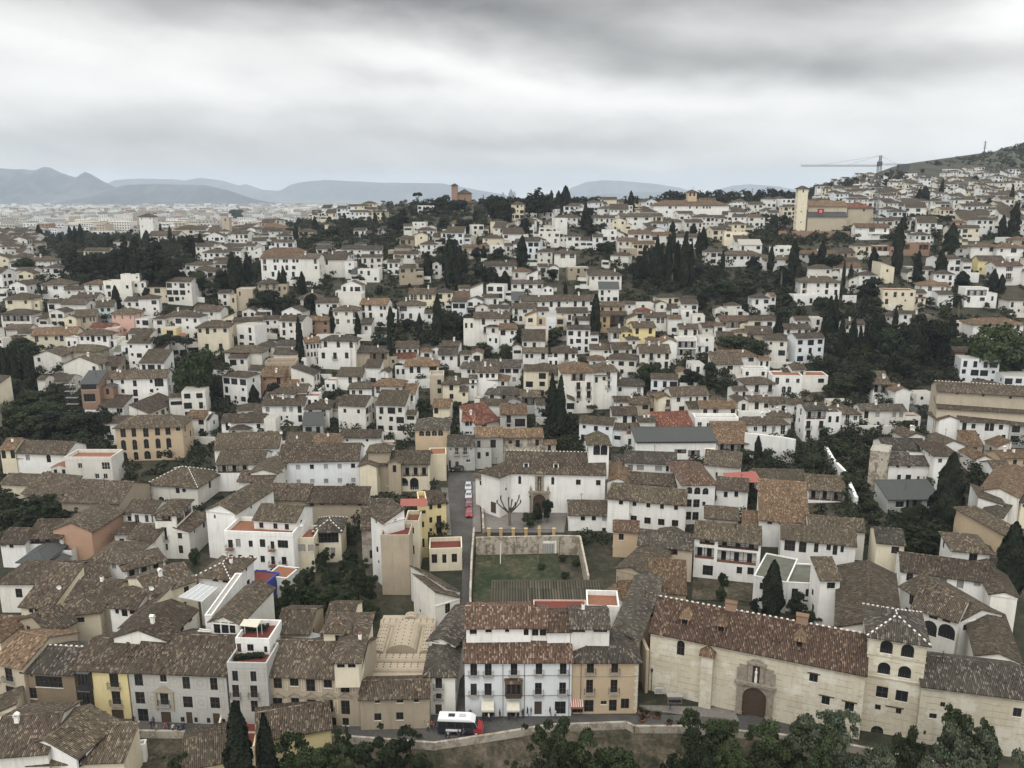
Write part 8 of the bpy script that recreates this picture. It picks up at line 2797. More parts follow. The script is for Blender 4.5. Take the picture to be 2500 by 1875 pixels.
def bus():
 root = link('minibus', None)
 L, a, H = 7.0, 1.05, 2.75
 m = MB()
 prof = [(-L / 2, .35), (-L / 2, 2.62), (-L / 2 + .15, H), (L * .24, H), (L * .33, 2.35), (L * .38, 1.55), (L * .49, 1.20), (L / 2, .85), (L / 2, .35)]
 mats = ['carblack', 'carwhite', 'carwhite', 'carwhite', 'carwhite', 'carred', 'carred', 'carwhite', 'carblack']
 for i in range(len(prof)):
  j = (i + 1) % len(prof)
  m.face([(prof[i][0], -a, prof[i][1]), (prof[j][0], -a, prof[j][1]), (prof[j][0], a, prof[j][1]), (prof[i][0], a, prof[i][1])][::-1], mats[i])
 for s in (-1, 1):
  lo = [(-L / 2, .35), (-L / 2, 1.25), (L * .30, 1.25), (L * .30, .35)]
  mid = [(-L / 2, 1.25), (-L / 2, 2.45), (L * .31, 2.45), (L * .36, 1.7), (L * .36, 1.25)]
  up = [(-L / 2, 2.45), (-L / 2, 2.62), (-L / 2 + .15, H), (L * .24, H), (L * .31, 2.45)]
  nose = [(L * .30, .35), (L * .30, 1.25), (L * .36, 1.25), (L * .38, 1.55), (L * .49, 1.20), (L / 2, .85), (L / 2, .35)]
  for q, mt in ((lo, 'carblack'), (mid, 'carblack'), (up, 'carwhite'), (nose, 'carred')):
   f = [(x, s * a, z) for x, z in q]
   m.face(f[::-1] if s > 0 else f, mt)
 m.box(-L / 2 + .1, L * .22, -a + .06, a - .06, H + .003, H + .1, 'carwhite')
 link('body', m.mesh('body'), root)
 for x in (-1.9, -.2):
  v = MB(); v.box(x, x + 1.0, -.35, .35, H + .105, H + .22, 'carsilver' if x > -1 else 'iron'); link('roof_hatch', v.mesh('roof_hatch'), root)
 for k in range(4):
  g = MB(); x0 = -L / 2 + .25 + k * 1.28
  for s in (-1, 1):
   g.box(x0, x0 + 1.1, s * a - .012, s * a + .012, 1.42, 2.3, 'glass')
  link('window', g.mesh('window'), root)
 g = MB(); g.face([(L * .335, -a + .1, 2.3), (L * .383, -a + .1, 1.6), (L * .383, a - .1, 1.6), (L * .335, a - .1, 2.3)], 'glass'); link('windscreen', g.mesh('windscreen'), root)
 s_ = MB(); s_.box(-L * .32, L * .02, -a - .012, -a - .002, .75, 1.15, 'carwhite'); link('side_panel', s_.mesh('side_panel'), root)
 w = MB(); w.lathe([(.36, 0), (.39, .05), (.39, .2), (.35, .24)], 0, 0, 'rubber', 12); w.lathe([(.22, .24), (.2, .255)], 0, 0, 'carsilver', 10); wm_ = w.mesh('wheel')
 for x in (-L * .27, L * .36):
  for s in (-1, 1):
   o = link('wheel', wm_, root, (x, s * (a - .22), .39)); o.rotation_euler = (-s * math.pi / 2, 0, 0)
 X, Y = at_z(*px('C', 222, 1372), 0)
 root.location = (X, Y + 1.0, .05); root.rotation_euler = (0, 0, R(-3))
 tag(root, 'white-roofed minibus with a red nose stopped on the riverside street', 'minibus')
bus()
# --- people: one continuous skinned body per pose
def body(pose):
 J = dict(pel=(0, 0, .93), chest=(0, 0, 1.30), neck=(0, 0, 1.50), head=(0, -.02, 1.62), top=(0, 0, 1.74))
 st = pose * .26
 P = {'hl': (-.10, 0, .90), 'kl': (-.11, -st * .6, .50), 'al': (-.11, -st + .10 * (pose > 0), .08), 'tl': (-.12, -st - .10, .03),
   'hr': (.10, 0, .90), 'kr': (.11, st * .3, .50), 'ar': (.11, st, .09), 'tr': (.12, st - .12, .03),
   'sl': (-.19, 0, 1.43), 'el': (-.25, .06 + st * .4, 1.15), 'wl': (-.26, -.04 + st * .7, .90), 'fl': (-.26, -.07 + st * .8, .80),
   'sr': (.19, 0, 1.43), 'er': (.25, .06 - st * .4, 1.15), 'wr': (.26, -.04 - st * .7, .90), 'fr': (.26, -.07 - st * .8, .80)}
 P.update(J)
 rad = dict(pel=.135, chest=.15, neck=.055, head=.095, top=.06, hl=.095, kl=.06, al=.045, tl=.035, hr=.095, kr=.06, ar=.045, tr=.035, sl=.06, el=.045, wl=.03, fl=.03, sr=.06, er=.045, wr=.03, fr=.03)
 E = [('pel', 'chest'), ('chest', 'neck'), ('neck', 'head'), ('head', 'top'), ('pel', 'hl'), ('hl', 'kl'), ('kl', 'al'), ('al', 'tl'), ('pel', 'hr'), ('hr', 'kr'), ('kr', 'ar'), ('ar', 'tr'),
   ('chest', 'sl'), ('sl', 'el'), ('el', 'wl'), ('wl', 'fl'), ('chest', 'sr'), ('sr', 'er'), ('er', 'wr'), ('wr', 'fr')]
 ks = list(P)
 me = bpy.data.meshes.new('b')
 me.from_pydata([P[k] for k in ks], [(ks.index(a), ks.index(b)) for a, b in E], [])
 o = bpy.data.objects.new('b', me); col.objects.link(o)
 o.modifiers.new('s', 'SKIN')
 for i, k in enumerate(ks):
  me.skin_vertices[0].data[i].radius = (rad[k], rad[k])
  me.skin_vertices[0].data[i].use_root = k == 'pel'
 o.modifiers.new('u', 'SUBSURF').levels = 1
 dg = bpy.context.evaluated_depsgraph_get()
 r = bpy.data.meshes.new_from_object(o.evaluated_get(dg))
 bpy.data.objects.remove(o)
 return r
BODIES = [body(0), body(1), body(-1)]
def clothe(me, top, bottom):
 m = me.copy(); m.name = 'person'
 for q in (top, bottom, 'skin', 'hair', 'cloth_dark'):
  m.materials.append(M(q))
 for p in m.polygons:
  x, y, z = p.center
  if z > 1.50:
   p.material_index = 3 if (z > 1.68 or y > .0) else 2
  elif z > .95 and not (abs(x) > .22 and z < 1.1):
   p.material_index = 0
  elif abs(x) > .21 and z > .7:
   p.material_index = 2
  elif z < .09:
   p.material_index = 4
  else:
   p.material_index = 1
  p.use_smooth = True
 return m
PEOPLE = [('C', 305, 1222, 0, 'cloth_dark', 'standing by the corner of the white house'), ('C', 412, 1245, 1, 'cloth_dark', 'walking under the left awning'), ('C', 460, 1252, 2, 'cloth_pale', 'in pale clothes beside the left awning'),
   ('C', 505, 1243, 1, 'cloth_dark', 'just right of the left awning'), ('C', 553, 1230, 2, 'cloth_dark', 'striding between the two awnings'), ('C', 630, 1243, 0, 'cloth_dark', 'under the right awning, left side'),
   ('C', 690, 1245, 1, 'cloth_sand', 'in front of the right awning'), ('C', 748, 1222, 0, 'cloth_dark', 'just right of the right awning'), ('C', 787, 1208, 1, 'cloth_dark', 'left of the dark house door'),
   ('C', 817, 1208, 0, 'cloth_blue', 'close to the dark house door'), ('C', 932, 1197, 2, 'cloth_sand', 'small, between house door and shop window'), ('C', 977, 1206, 1, 'cloth_dark', 'walking beside the shop window'),
   ('C', 1022, 1228, 1, 'cloth_pale', 'in white walking past the shop window'), ('C', 1160, 1190, 0, 'cloth_dark', 'under the striped awning'), ('C', 1248, 1165, 0, 'cloth_red', 'in red beside the striped awning'),
   ('C', 1990, 1165, 2, 'cloth_dark', 'climbing beside the convent wall'), ('C', 205, 1398, 0, 'cloth_dark', 'standing beside the side of the minibus'), ('C', 248, 1390, 1, 'cloth_blue', 'in blue passing the minibus'),
   ('C', 100, 1420, 0, 'cloth_dark', 'behind the tail of the minibus, nearer the wall'), ('C', 132, 1418, 2, 'cloth_dark', 'behind the minibus, second from its tail'), ('B', 1728, 1345, 0, 'cloth_dark', 'alone in the middle of the street'),
   ('B', 1850, 1300, 0, 'cloth_dark', 'left end of the group by the slim cream house'), ('B', 1885, 1335, 1, 'cloth_pale', 'in pale top in the group by the slim house'), ('B', 1915, 1320, 0, 'cloth_red', 'in red in the group by the slim house'),
   ('B', 1945, 1330, 2, 'cloth_dark', 'right end of the group by the slim house'), ('A', 1133, 1282, 0, 'cloth_dark', 'beside the open shop of the painted palace'), ('A', 1162, 1338, 1, 'cloth_pale', 'in white crossing before the painted palace'),
   ('A', 1278, 1322, 0, 'cloth_dark', 'left end of the crowd before the painted palace'), ('A', 1300, 1292, 0, 'cloth_blue', 'close to the palace door, left of it'), ('A', 1326, 1348, 2, 'cloth_sand', 'in sand colours before the palace door'),
   ('A', 1398, 1340, 0, 'cloth_red', 'in reddish top in the palace crowd'), ('A', 1430, 1338, 0, 'cloth_dark', 'in dark coat in the middle of the palace crowd'), ('A', 1462, 1348, 1, 'cloth_pale', 'in pale shirt in the palace crowd'),
   ('A', 1508, 1350, 0, 'cloth_dark', 'third from the right of the palace crowd'), ('A', 1530, 1350, 2, 'cloth_blue', 'in blue near the right of the palace crowd'), ('A', 1552, 1346, 0, 'cloth_dark', 'right end of the palace crowd'),
   ('A', 497, 1272, 1, 'cloth_pale', 'in white before the dark timber-balconied house'), ('A', 602, 1262, 0, 'cloth_dark', 'standing left of the yellow house'), ('A', 648, 1262, 0, 'cloth_dark', 'at the left corner of the yellow house'),
   ('A', 352, 1215, 0, 'cloth_dark', 'beside the garage of the dark timber-balconied house')]
_pm = {}
for i, (t, x, y, ps, top, lb) in enumerate(PEOPLE):
 X, Y = at_z(*px(t, x, y), 0)
 bt = 'cloth_blue' if i % 3 == 0 else 'cloth_dark'
 if (ps, top, bt) not in _pm:
  _pm[(ps, top, bt)] = clothe(BODIES[ps], top, bt)
 o = link('person', _pm[(ps, top, bt)], None, (X, Y, .05), (i * 1.9) % 6.28 if ps == 0 else (R(90) if i % 2 else R(-90)))
 q = .96 + .08 * ((i * 37) % 10) / 10
 o.scale = (q, q, q)
 tag(o, 'person ' + lb, 'person', 'people on the riverside street')
def scooter():
 X, Y = at_z(*px('D', 366, 1285), 0)
 root = link('scooter', None, None, (X, Y, .05), R(4))
 m = MB(); m.box(-.9, -.1, -.17, .17, .45, .82, 'carblack'); m.box(-.1, .45, -.16, .16, .28, .40, 'carblack'); m.box(.40, .56, -.2, .2, .3, 1.0, 'carblack'); m.bar((.5, -.32, 1.08), (.5, .32, 1.08), .03, 'iron')
 link('body', m.mesh('body'), root)
 w = MB(); w.lathe([(.24, 0), (.27, .04), (.27, .1), (.24, .14)], 0, 0, 'rubber', 12); wm_ = w.mesh('wheel')
 for x in (-.65, .62):
  o = link('wheel', wm_, root, (x, .07, .27)); o.rotation_euler = (math.pi / 2, 0, 0)
 tag(root, 'black scooter ridden along the street below the convent', 'scooter')
 o = link('person', clothe(BODIES[0], 'cloth_dark', 'cloth_dark'), None, (X - .25, Y, -.02), R(90))
 o.scale = (1, 1, .92)
 tag(o, 'person in black sitting astride the scooter below the convent', 'person')
scooter()
# --- cranes, masts, small things
def crane():
 Y = 477
 def P(x, y):
  d = ray(*px('Y', x, y)); k = Y / d[1]; return Vector((d[0] * k, Y, CAMZ + d[2] * k))
 root = link('tower_crane', None, None, tuple(P(1065, 690)))
 tag(root, 'tall grey tower crane with a long jib above the hilltop church', 'crane')
 inv = -Vector(root.location)
 def lattice(a, b, w, r, n, name, tri=False):
  m = MB(); a, b = a + inv, b + inv
  d = (b - a).normalized(); e1 = Vector((0, 1, 0)); e2 = d.cross(e1).normalized()
  cs = [e1 * w + e2 * w, e1 * -w + e2 * w, e1 * -w - e2 * w, e1 * w - e2 * w]
  if tri:
   cs = [e1 * w, e1 * -w, e2 * w * 2.0]
  for c in cs:
   m.bar(a + c, b + c, r, 'crane')
  for i in range(n):
   p, q = a.lerp(b, i / n), a.lerp(b, (i + 1) / n)
   for j in range(len(cs)):
    m.bar(p + cs[j], q + cs[(j + 1) % len(cs)], r * .6, 'crane', 3)
  return link(name, m.mesh(name), root)
 base, top, jl, jr = P(1065, 700), P(1098, 262), P(492, 262), P(1290, 264)
 lattice(base, top, .9, .14, 34, 'mast')
 lattice(top, jl, .38, .09, 46, 'jib', True)
 lattice(top, jr, .38, .09, 14, 'counter_jib', True)
 lattice(top, P(1108, 188), .5, .13, 6, 'tower_head')
 m = MB(); c = P(1282, 268) + inv; m.box(c.x - 3, c.x + 3, -1.2, 1.2, c.z - 2.6, c.z + .8, 'crane'); link('counterweight', m.mesh('counterweight'), root)
 m = MB()
 h = P(1106, 190) + inv
 for q in ((640, 262), (850, 262), (1222, 250)):
  m.bar(h, P(*q) + inv, .05, 'crane', 3)
 link('tie_bars', m.mesh('tie_bars'), root)
 m = MB(); c = P(1094, 250) + inv; m.box(c.x - 1.2, c.x + 1.2, -1.5, 0, c.z - 1.5, c.z + 1, 'crane'); link('cab', m.mesh('cab'), root)
crane()
def mast(label, t, x, yb, yt, Y, r, mat='crane'):
 d = ray(*px(t, x, yb)); k = Y / d[1]; z0 = CAMZ + d[2] * k
 d2 = ray(*px(t, x, yt)); z1 = CAMZ + d2[2] * Y / d2[1]
 m = MB(); h = z1 - z0 + 6
 m.lathe([(r * 1.6, -6), (r, h * .3 - 6), (r * .5, h - 6)], 0, 0, mat, 6)
 for q in (.6, .75, .88):
  m.box(-r * 2, r * 2, -r, r, h * q - 6, h * q - 5.4, mat)
 tag(m.build('antenna_mast', None, (d[0] * k, Y, z0)), label, 'mast')
mast('tall antenna mast on top of the scrub hill at the right', 'Y', 1903, 180, 75, 1150, .9)
mast('thin lattice mast on the skyline behind the dark wood', 'Y', 113, 500, 440, 900, .35)
mast('thin light mast right of the brick church on the skyline', 'W', 2005, 320, 258, 740, .3)
mast('second thin light mast right of the brick church', 'W', 2053, 320, 265, 745, .3)
def dishes():
 m = MB(); n = 10
 rings = [(.02, 0), (.28, .04), (.48, .14)]
 for (r0, z0), (r1, z1) in zip(rings, rings[1:]):
  for i in range(n):
   a0, a1 = 2 * math.pi * i / n, 2 * math.pi * (i + 1) / n
   m.face([(r0 * math.cos(a0), -z0, r0 * math.sin(a0)), (r1 * math.cos(a0), -z1, r1 * math.sin(a0)), (r1 * math.cos(a1), -z1, r1 * math.sin(a1)), (r0 * math.cos(a1), -z0, r0 * math.sin(a1))], 'dish')
 m.bar((0, .02, 0), (0, .1, -.8), .03, 'iron')
 me = m.mesh('satellite_dish')
 for t, x, y, zz, lb in (('A', 500, 115, 9.4, 'satellite dish on the roof of the cream arched-window house'), ('A', 1280, 122, 12.5, 'satellite dish among the brown roofs above the painted palace'), ('A', 1502, 292, 12.2, 'satellite dish on the brown attic wing roof'),
       ('A', 97, 365, 9.6, 'satellite dish on the mud-coloured roof at the far left'), ('G', 978, 550, 14.2, 'upper satellite dish beside the long low brown roof'), ('G', 978, 588, 13.2, 'lower satellite dish beside the long low brown roof'),
       ('G', 930, 712, 13.0, 'satellite dish on the annexe left of the cream turret house'), ('G', 1815, 507, 13.0, 'satellite dish near the yellow building with the ochre strip'), ('M', 913, 1130, 16.0, 'satellite dish on the white roofs behind the long white wing'),
       ('M', 355, 1043, 18.0, 'satellite dish by the small hipped lantern roof'), ('M', 145, 915, 20.0, 'satellite dish above the white flats at the centre left'), ('F', 105, 1602, 9.3, 'satellite dish on the lowest brown roof at the far left')):
  X, Y = at_z(*px(t, x, y), zz)
  o = link('satellite_dish', me, None, (X, Y, zz), R(200) if False else 0)
  tag(o, 'white round ' + lb, 'satellite dish', 'white satellite dishes on the roofs')
dishes()
def canopies():
 # white tent roof in the courtyard of the stone palace
 z = 9.6
 c = [at_z(*px('B', x, y), z) for x, y in ((680, 590), (945, 605), (975, 515), (745, 500))]
 cx, cy = sum(p[0] for p in c) / 4, sum(p[1] for p in c) / 4
 m = MB()
 for i in range(4):
  a, b = c[i], c[(i + 1) % 4]
  m.face([(a[0], a[1], z), (b[0], b[1], z), (cx, cy, z + 1.6)], 'skylight')
  m.face([(a[0], a[1], z - .4), (b[0], b[1], z - .4), (b[0], b[1], z), (a[0], a[1], z)], 'whiteframe')
  m.bar((a[0], a[1], z + .02), (cx, cy, z + 1.62), .05, 'whiteframe')
 tag(m.build('skylight'), 'white faceted skylight over the courtyard of the stone palace', 'skylight')
 z = 11.6
 c = [at_z(*px('A', x, y), z) for x, y in ((1510, 200), (1700, 240), (1835, 120), (1690, 85))]
 m = MB(); m.face([(p[0], p[1], z) for p in c], 'skylight')
 for k in (0, .25, .5, .75, 1):
  a = (c[0][0] + (c[1][0] - c[0][0]) * k, c[0][1] + (c[1][1] - c[0][1]) * k); b = (c[3][0] + (c[2][0] - c[3][0]) * k, c[3][1] + (c[2][1] - c[3][1]) * k)
  m.bar((a[0], a[1], z + .05), (b[0], b[1], z + .05), .07, 'plaster')
 for p in c:
  m.bar((p[0], p[1], z - 2.4), (p[0], p[1], z), .06, 'plaster')
 tag(m.build('patio_roof'), 'glazed patio roof with white bars beside the white rooftop house', 'patio roof')
 z = 10.6
 c = [at_z(*px('A', x, y), z) for x, y in ((1560, 600), (1740, 612), (1790, 475), (1690, 462))]
 m = MB()
 for k in range(9):
  q = (k + .5) / 9
  a = (c[0][0] + (c[3][0] - c[0][0]) * q, c[0][1] + (c[3][1] - c[0][1]) * q); b = (c[1][0] + (c[2][0] - c[1][0]) * q, c[1][1] + (c[2][1] - c[1][1]) * q)
  m.bar((a[0], a[1], z), (b[0], b[1], z), .13, 'plaster')
 for i in range(4):
  m.bar((c[i][0], c[i][1], z - .1), (c[(i + 1) % 4][0], c[(i + 1) % 4][1], z - .1), .08, 'timber'); m.bar((c[i][0], c[i][1], z - 3), (c[i][0], c[i][1], z), .07, 'timber')
 tag(m.build('pergola'), 'pergola of white slats in the courtyard behind the painted palace', 'pergola')
 for t, pts, z, mat, nm, cat, lb in (('G', ((1880, 535), (2148, 535), (2140, 462), (1890, 465)), 17.5, 'redcloth', 'sheet_roof', 'sheet roof', 'pinkish red corrugated sheet roof on the yellow houses'),
          ('J', ((1110, 505), (1428, 505), (1360, 397), (1040, 412)), 12.5, 'redcloth', 'sun_shade', 'sun shade', 'big salmon red cloth shade over the courtyard of the white houses'),
          ('B', ((292, 440), (440, 455), (475, 392), (330, 385)), 15.6, 'canvas', 'sun_shade', 'sun shade', 'cream cloth shade above the stepped red terraces'),
          ('J', ((880, 195), (975, 190), (960, 170), (865, 172)), 14.0, 'canvas', 'sun_shade', 'sun shade', 'small cream shade at the end of the slate-roofed building')):
  c = [at_z(*px(t, x, y), z) for x, y in pts]
  m = MB(); m.face([(p[0], p[1], z) for p in c], mat); m.face([(p[0], p[1], z - .05) for p in c][::-1], mat)
  for i in range(4):
   a, b = c[i], c[(i + 1) % 4]
   m.face([(a[0], a[1], z - .05), (b[0], b[1], z - .05), (b[0], b[1], z), (a[0], a[1], z)], mat)
   m.bar((a[0], a[1], z - 2.6), (a[0], a[1], z - .05), .05, 'whiteframe')
  tag(m.build(nm), lb, cat)
 # planting beds on the red terraces
canopies()
def hedge(t, pts, z, lb):
 c = [at_z(*px(t, x, y), z) for x, y in pts]
 n = 900
 k = NR.uniform(0, 1, (n, 2))
 A, B, C, D = (np.array(q) for q in c)
 xy = (A * (1 - k[:, :1]) + B * k[:, :1]) * (1 - k[:, 1:]) + (D * (1 - k[:, :1]) + C * k[:, :1]) * k[:, 1:]
 P = np.concatenate([xy, z + NR.uniform(0, .9, (n, 1)) ** .6], axis=1)
 me = leaf_mesh('hedge', P, NR.normal(size=(n, 3)) + np.array([0, 0, 1.0]), .13, 'leafmid', NR.uniform(.2, .8, n))
 tag(link('hedge', me), lb, 'hedge')
hedge('B', ((250, 745), (500, 722), (505, 700), (255, 722)), 10.3, 'green planting strip on the lower red roof terrace')
hedge('B', ((1590, 855), (1845, 855), (1840, 775), (1600, 775)), 2.5, 'dark clipped hedge in front of the vaulted bath house')
hedge('B', ((310, 505), (520, 490), (545, 462), (330, 478)), 12.4, 'green planting on the upper red roof terrace')
def bare_tree():
 g = hit(*px('I', 965, 1120))
 root = link('pollarded_tree', None, None, g)
 m = MB()
 m.lathe([(.42, -.5), (.34, 1.2), (.30, 3.2), (.2, 3.6)], 0, 0, 'barkpale', 8)
 link('trunk', m.mesh('trunk'), root)
 for tx, h in ((-3.1, 7.0), (-2.2, 8.2), (-.3, 7.8), (.5, 7.2), (1.3, 6.4), (2.2, 8.4), (2.6, 7.0)):
  b = MB(); b.bar((0, 0, 3.1), (tx * .55, .2, 4.6), .2, 'bark', 6); b.bar((tx * .55, .2, 4.5), (tx, 0, h * .85), .13, 'bark', 6); b.bar((tx, 0, h * .84), (tx + .1, 0, h * .95), .17, 'bark', 5)
  link('limb', b.mesh('limb'), root)
 tag(root, 'leafless pollarded tree with knobbly limbs in the church forecourt', 'bare tree')
bare_tree()
def poster():
 B = BK['stpeter']
 X0, Y0 = at_z(*px('I', 783, 892), 9.0)
 g = hit(*px('I', 800, 1000))
 Y = g[1] - 1.0
 def Q(x, y):
  d = ray(*px('I', x, y)); k = Y / d[1]; return d[0] * k, CAMZ + d[2] * k
 (x0, z1), (x1, z0) = Q(783, 757), Q(838, 865)
 m = MB(); m.box(x0, x1, Y, Y + .08, z0, z1, 'iron')
 w, h = x1 - x0, z1 - z0
 m.box(x0 + w * .25, x0 + w * .8, Y - .02, Y - .003, z0 + h * .12, z0 + h * .38, 'whiteframe')
 for i, (a, b) in enumerate(((.3, .62), (.55, .7), (.42, .82), (.66, .85), (.3, .78))):
  m.box(x0 + w * a, x0 + w * (a + .16), Y - .02, Y - .003, z0 + h * b, z0 + h * (b + .07), 'whiteframe')
 tag(m.build('banner'), 'tall black banner with white marks on the chapel wall', 'banner')
poster()
def church_banner():
 Y = 478.6
 def Q(x, y):
  d = ray(*px('Y', x, y)); k = Y / d[1]; return d[0] * k, CAMZ + d[2] * k
 (x0, z1), (x1, z0) = Q(620, 600), Q(668, 640)
 m = MB(); m.box(x0, x1, Y, Y + .1, z0, z1, 'signred')
 w, h = x1 - x0, z1 - z0
 m.box(x0 + w * .3, x0 + w * .7, Y - .05, Y - .01, z0 + h * .62, z0 + h * .72, 'whiteframe')
 for a in (.34, .47, .60):
  m.box(x0 + w * a, x0 + w * (a + .06), Y - .05, Y - .01, z0 + h * .25, z0 + h * .62, 'whiteframe')
 tag(m.build('banner'), 'square dark red banner with white marks on the hilltop church', 'banner')
church_banner()
def crowd():
 rg = random.Random(8)
 m = MB()
 for i in range(95):
  g = hit(*px('U', rg.uniform(0, 650), rg.uniform(243, 252)))
  X, Y, Z = g
  h = rg.uniform(1.55, 1.8); c = rg.choice(['cloth_dark', 'cloth_dark', 'cloth_blue', 'cloth_pale', 'cloth_red', 'cloth_sand'])
  m.lathe([(.12, Z), (.17, Z + .8), (.22, Z + h * .78), (.08, Z + h * .86)], X, Y, c, 6)
  m.lathe([(.06, Z + h * .86), (.11, Z + h * .93), (.05, Z + h)], X, Y, 'hair', 6)
 tag(m.build('crowd'), 'crowd of visitors lining the lookout terrace under the hilltop church', kind='stuff')
crowd()
def shades():
 for i, (x0, x1, y) in enumerate(((828, 935, 290), (945, 1040, 292), (1085, 1180, 298), (1190, 1290, 300))):
  a, b = hit(*px('U', x0, y + 25)), hit(*px('U', x1, y + 25))
  Y = a[1]; z = T(a[0], Y, False) + 3.2
  m = MB()
  xa, xb = a[0], b[0]
  n = max(1, int((xb - xa) / 3.2))
  for k in range(n):
   u0, u1 = xa + (xb - xa) * k / n, xa + (xb - xa) * (k + 1) / n - .15
   c = ((u0 + u1) / 2, Y, z + .7)
   q = [(u0, Y - 1.6, z), (u1, Y - 1.6, z), (u1, Y + 1.6, z), (u0, Y + 1.6, z)]
   for j in range(4):
    m.face([q[j], q[(j + 1) % 4], c], 'canvas')
   m.bar((c[0], c[1], z - 3.4), c, .05, 'whiteframe')
  tag(m.build('parasols'), ['leftmost', 'second', 'third', 'rightmost'][i] + ' row of white parasols on the restaurant terraces under the lookout', 'parasols', 'parasols of the hillside restaurants')
shades()
def scaffold():
 a, b = hit(*px('L', 745, 960)), hit(*px('L', 868, 965))
 X0, X1, Y, z = a[0], b[0], a[1] - 1, a[2]
 m = MB()
 for lv in range(6):
  zz = z + lv * 2.1
  for yy in (Y, Y + 1.2):
   m.bar((X0, yy, zz), (X1, yy, zz), .05, 'crane')
  m.box(X0, X1, Y, Y + 1.2, zz + .06, zz + .12, 'concrete')
  for k in range(5):
   x = X0 + (X1 - X0) * k / 4
   for yy in (Y, Y + 1.2):
    m.bar((x, yy, zz - .2), (x, yy, zz + 2.1), .05, 'crane')
   if k < 4:
    m.bar((x, Y, zz), (x + (X1 - X0) / 4, Y, zz + 2.1), .03, 'crane', 3)
 tag(m.build('scaffolding'), 'grey steel scaffolding tower against the unfinished brick house', 'scaffolding')
scaffold()
def street_bits():
 for t, x, yb, h, lb in (('D', 100, 985, 4.2, 'black wall lantern post at the corner of the convent church'), ('C', 1040 + 60, 1200, 0, None), ('I', 1160, 1010, 5.0, 'black street lamp left of the church portal')):
  if not h:
   continue
  g = hit(*px(t, x, yb))
  m = MB(); m.lathe([(.12, 0), (.07, .4), (.05, h - .7), (.05, h - .6)], 0, 0, 'iron', 7)
  root = link('street_lamp', m.mesh('street_lamp'), None, (g[0], g[1] - .3, g[2]))
  l = MB(); l.lathe([(.1, h - .6), (.2, h - .15), (.24, h - .1), (.04, h + .15)], 0, 0, 'iron', 6); link('lantern', l.mesh('lantern'), root)
  tag(root, lb, 'street lamp')
 g = hit(*px('D', 165, 1055)); m = MB(); m.box(-.7, .7, -.05, .05, .9, 2.0, 'whiteframe'); m.box(-.6, .6, -.07, -.055, 1.0, 1.9, 'concrete'); m.bar((-.65, 0, 0), (-.65, 0, .9), .04, 'iron'); m.bar((.65, 0, 0), (.65, 0, .9), .04, 'iron')
 tag(m.build('notice_board', None, g), 'white-framed notice board by the corner of the convent church', 'notice board')
 g = hit(*px('D', 302, 1098)); m = MB(); m.box(-1.2, 1.2, -.5, .5, 0, 1.25, 'pave'); m.box(-1.0, 1.0, -.56, -.51, .3, .8, 'glass'); m.box(-1.3, 1.3, -.6, .6, 1.25, 1.4, 'concrete')
 tag(m.build('fountain', None, (g[0], g[1] + .4, g[2])), 'low stone fountain box against the foot of the convent church', 'fountain')
 for i, (x, y) in enumerate(((1740, 1190), (1790, 1212), (1880, 1225), (1755, 1252), (1985, 1290))):
  X, Y = at_z(*px('C', x, y), 0)
  m = MB(); m.lathe([(.42, 0), (.5, .35), (.55, .5), (.4, .5)], 0, 0, 'cotto', 9)
  root = m.build('planter', None, (X, Y, .05))
  me = leaf_mesh('planter_leaves', NR.normal(0, .28, (140, 3)) + np.array([0, 0, .8]), NR.normal(size=(140, 3)), .09, 'leafdark', NR.uniform(0, 1, 140))
  link('foliage', me, root)
  tag(root, 'round planter with dark leaves on the street below the alley mouth', 'planter', 'planters on the street')
 X, Y = at_z(*px('B', 1310, 1320), 0)
 # parapet ruin on the near bank
 a = [hit(*px('C', x, y)) for x, y in ((60, 1600), (540, 1640))]
 rg = random.Random(2)
 m = MB()
 x0, x1, yb = at_z(*px('C', 40, 1640), -4)[0], at_z(*px('C', 540, 1640), -4)[0], at_z(*px('C', 300, 1560), -4)[1]
 n = 26
 for i in range(n):
  u0, u1 = x0 + (x1 - x0) * i / n, x0 + (x1 - x0) * (i + 1) / n - .01
  h = -2.2 + rg.uniform(-.5, .4)
  m.box(u0, u1, yb - .3, yb + .3, -6, h, 'brick')
  if i < 6 or i > n - 5:
   m.box(u0, u1 , yb - 6 , yb - 5.4, -6, h - .8, 'stone')
 for sx in (x0, (x0 + x1) / 2, x1 - .5):
  m.box(sx, sx + .5, yb - 8, yb - .31, -6, -2.9, 'stone')
 tag(m.build('ruined_wall'), 'roofless brick ruin with crumbling walls on the river bank', 'ruin')
street_bits()
def bank_scrub(rg):
 X = rg.uniform(-70, 85)
 return X, _edge(X) - rg.uniform(.3, 22) , -2.2 - rg.uniform(0, 2.5)
scrub('bank_scrub', 'scrubby weeds and brambles over the river bank', 1700, bank_scrub, .13, .4, 1.3, 60, 'leafscrub', 9)
# --- the hazy air over the plain
def haze():
 m = MB()
 m.box(-17000, 17000, -300, 17500, -20, 470, 'air')
 g = bpy.data.materials.new('air'); g.use_nodes = True
 t = g.node_tree; t.nodes.clear()
 o = t.nodes.new('ShaderNodeOutputMaterial'); v = t.nodes.new('ShaderNodeVolumePrincipled')
 v.inputs['Color'].default_value = (.77, .87, 1.0, 1)
 v.inputs['Density'].default_value = 0.000075
 v.inputs['Anisotropy'].default_value = 0.2
 t.links.new(v.outputs[0], o.inputs['Volume'])
 MATS['air'] = g
 ob = m.build('haze')
 tag(ob, 'thin blue haze over the plain and the far hills', kind='stuff')
haze()
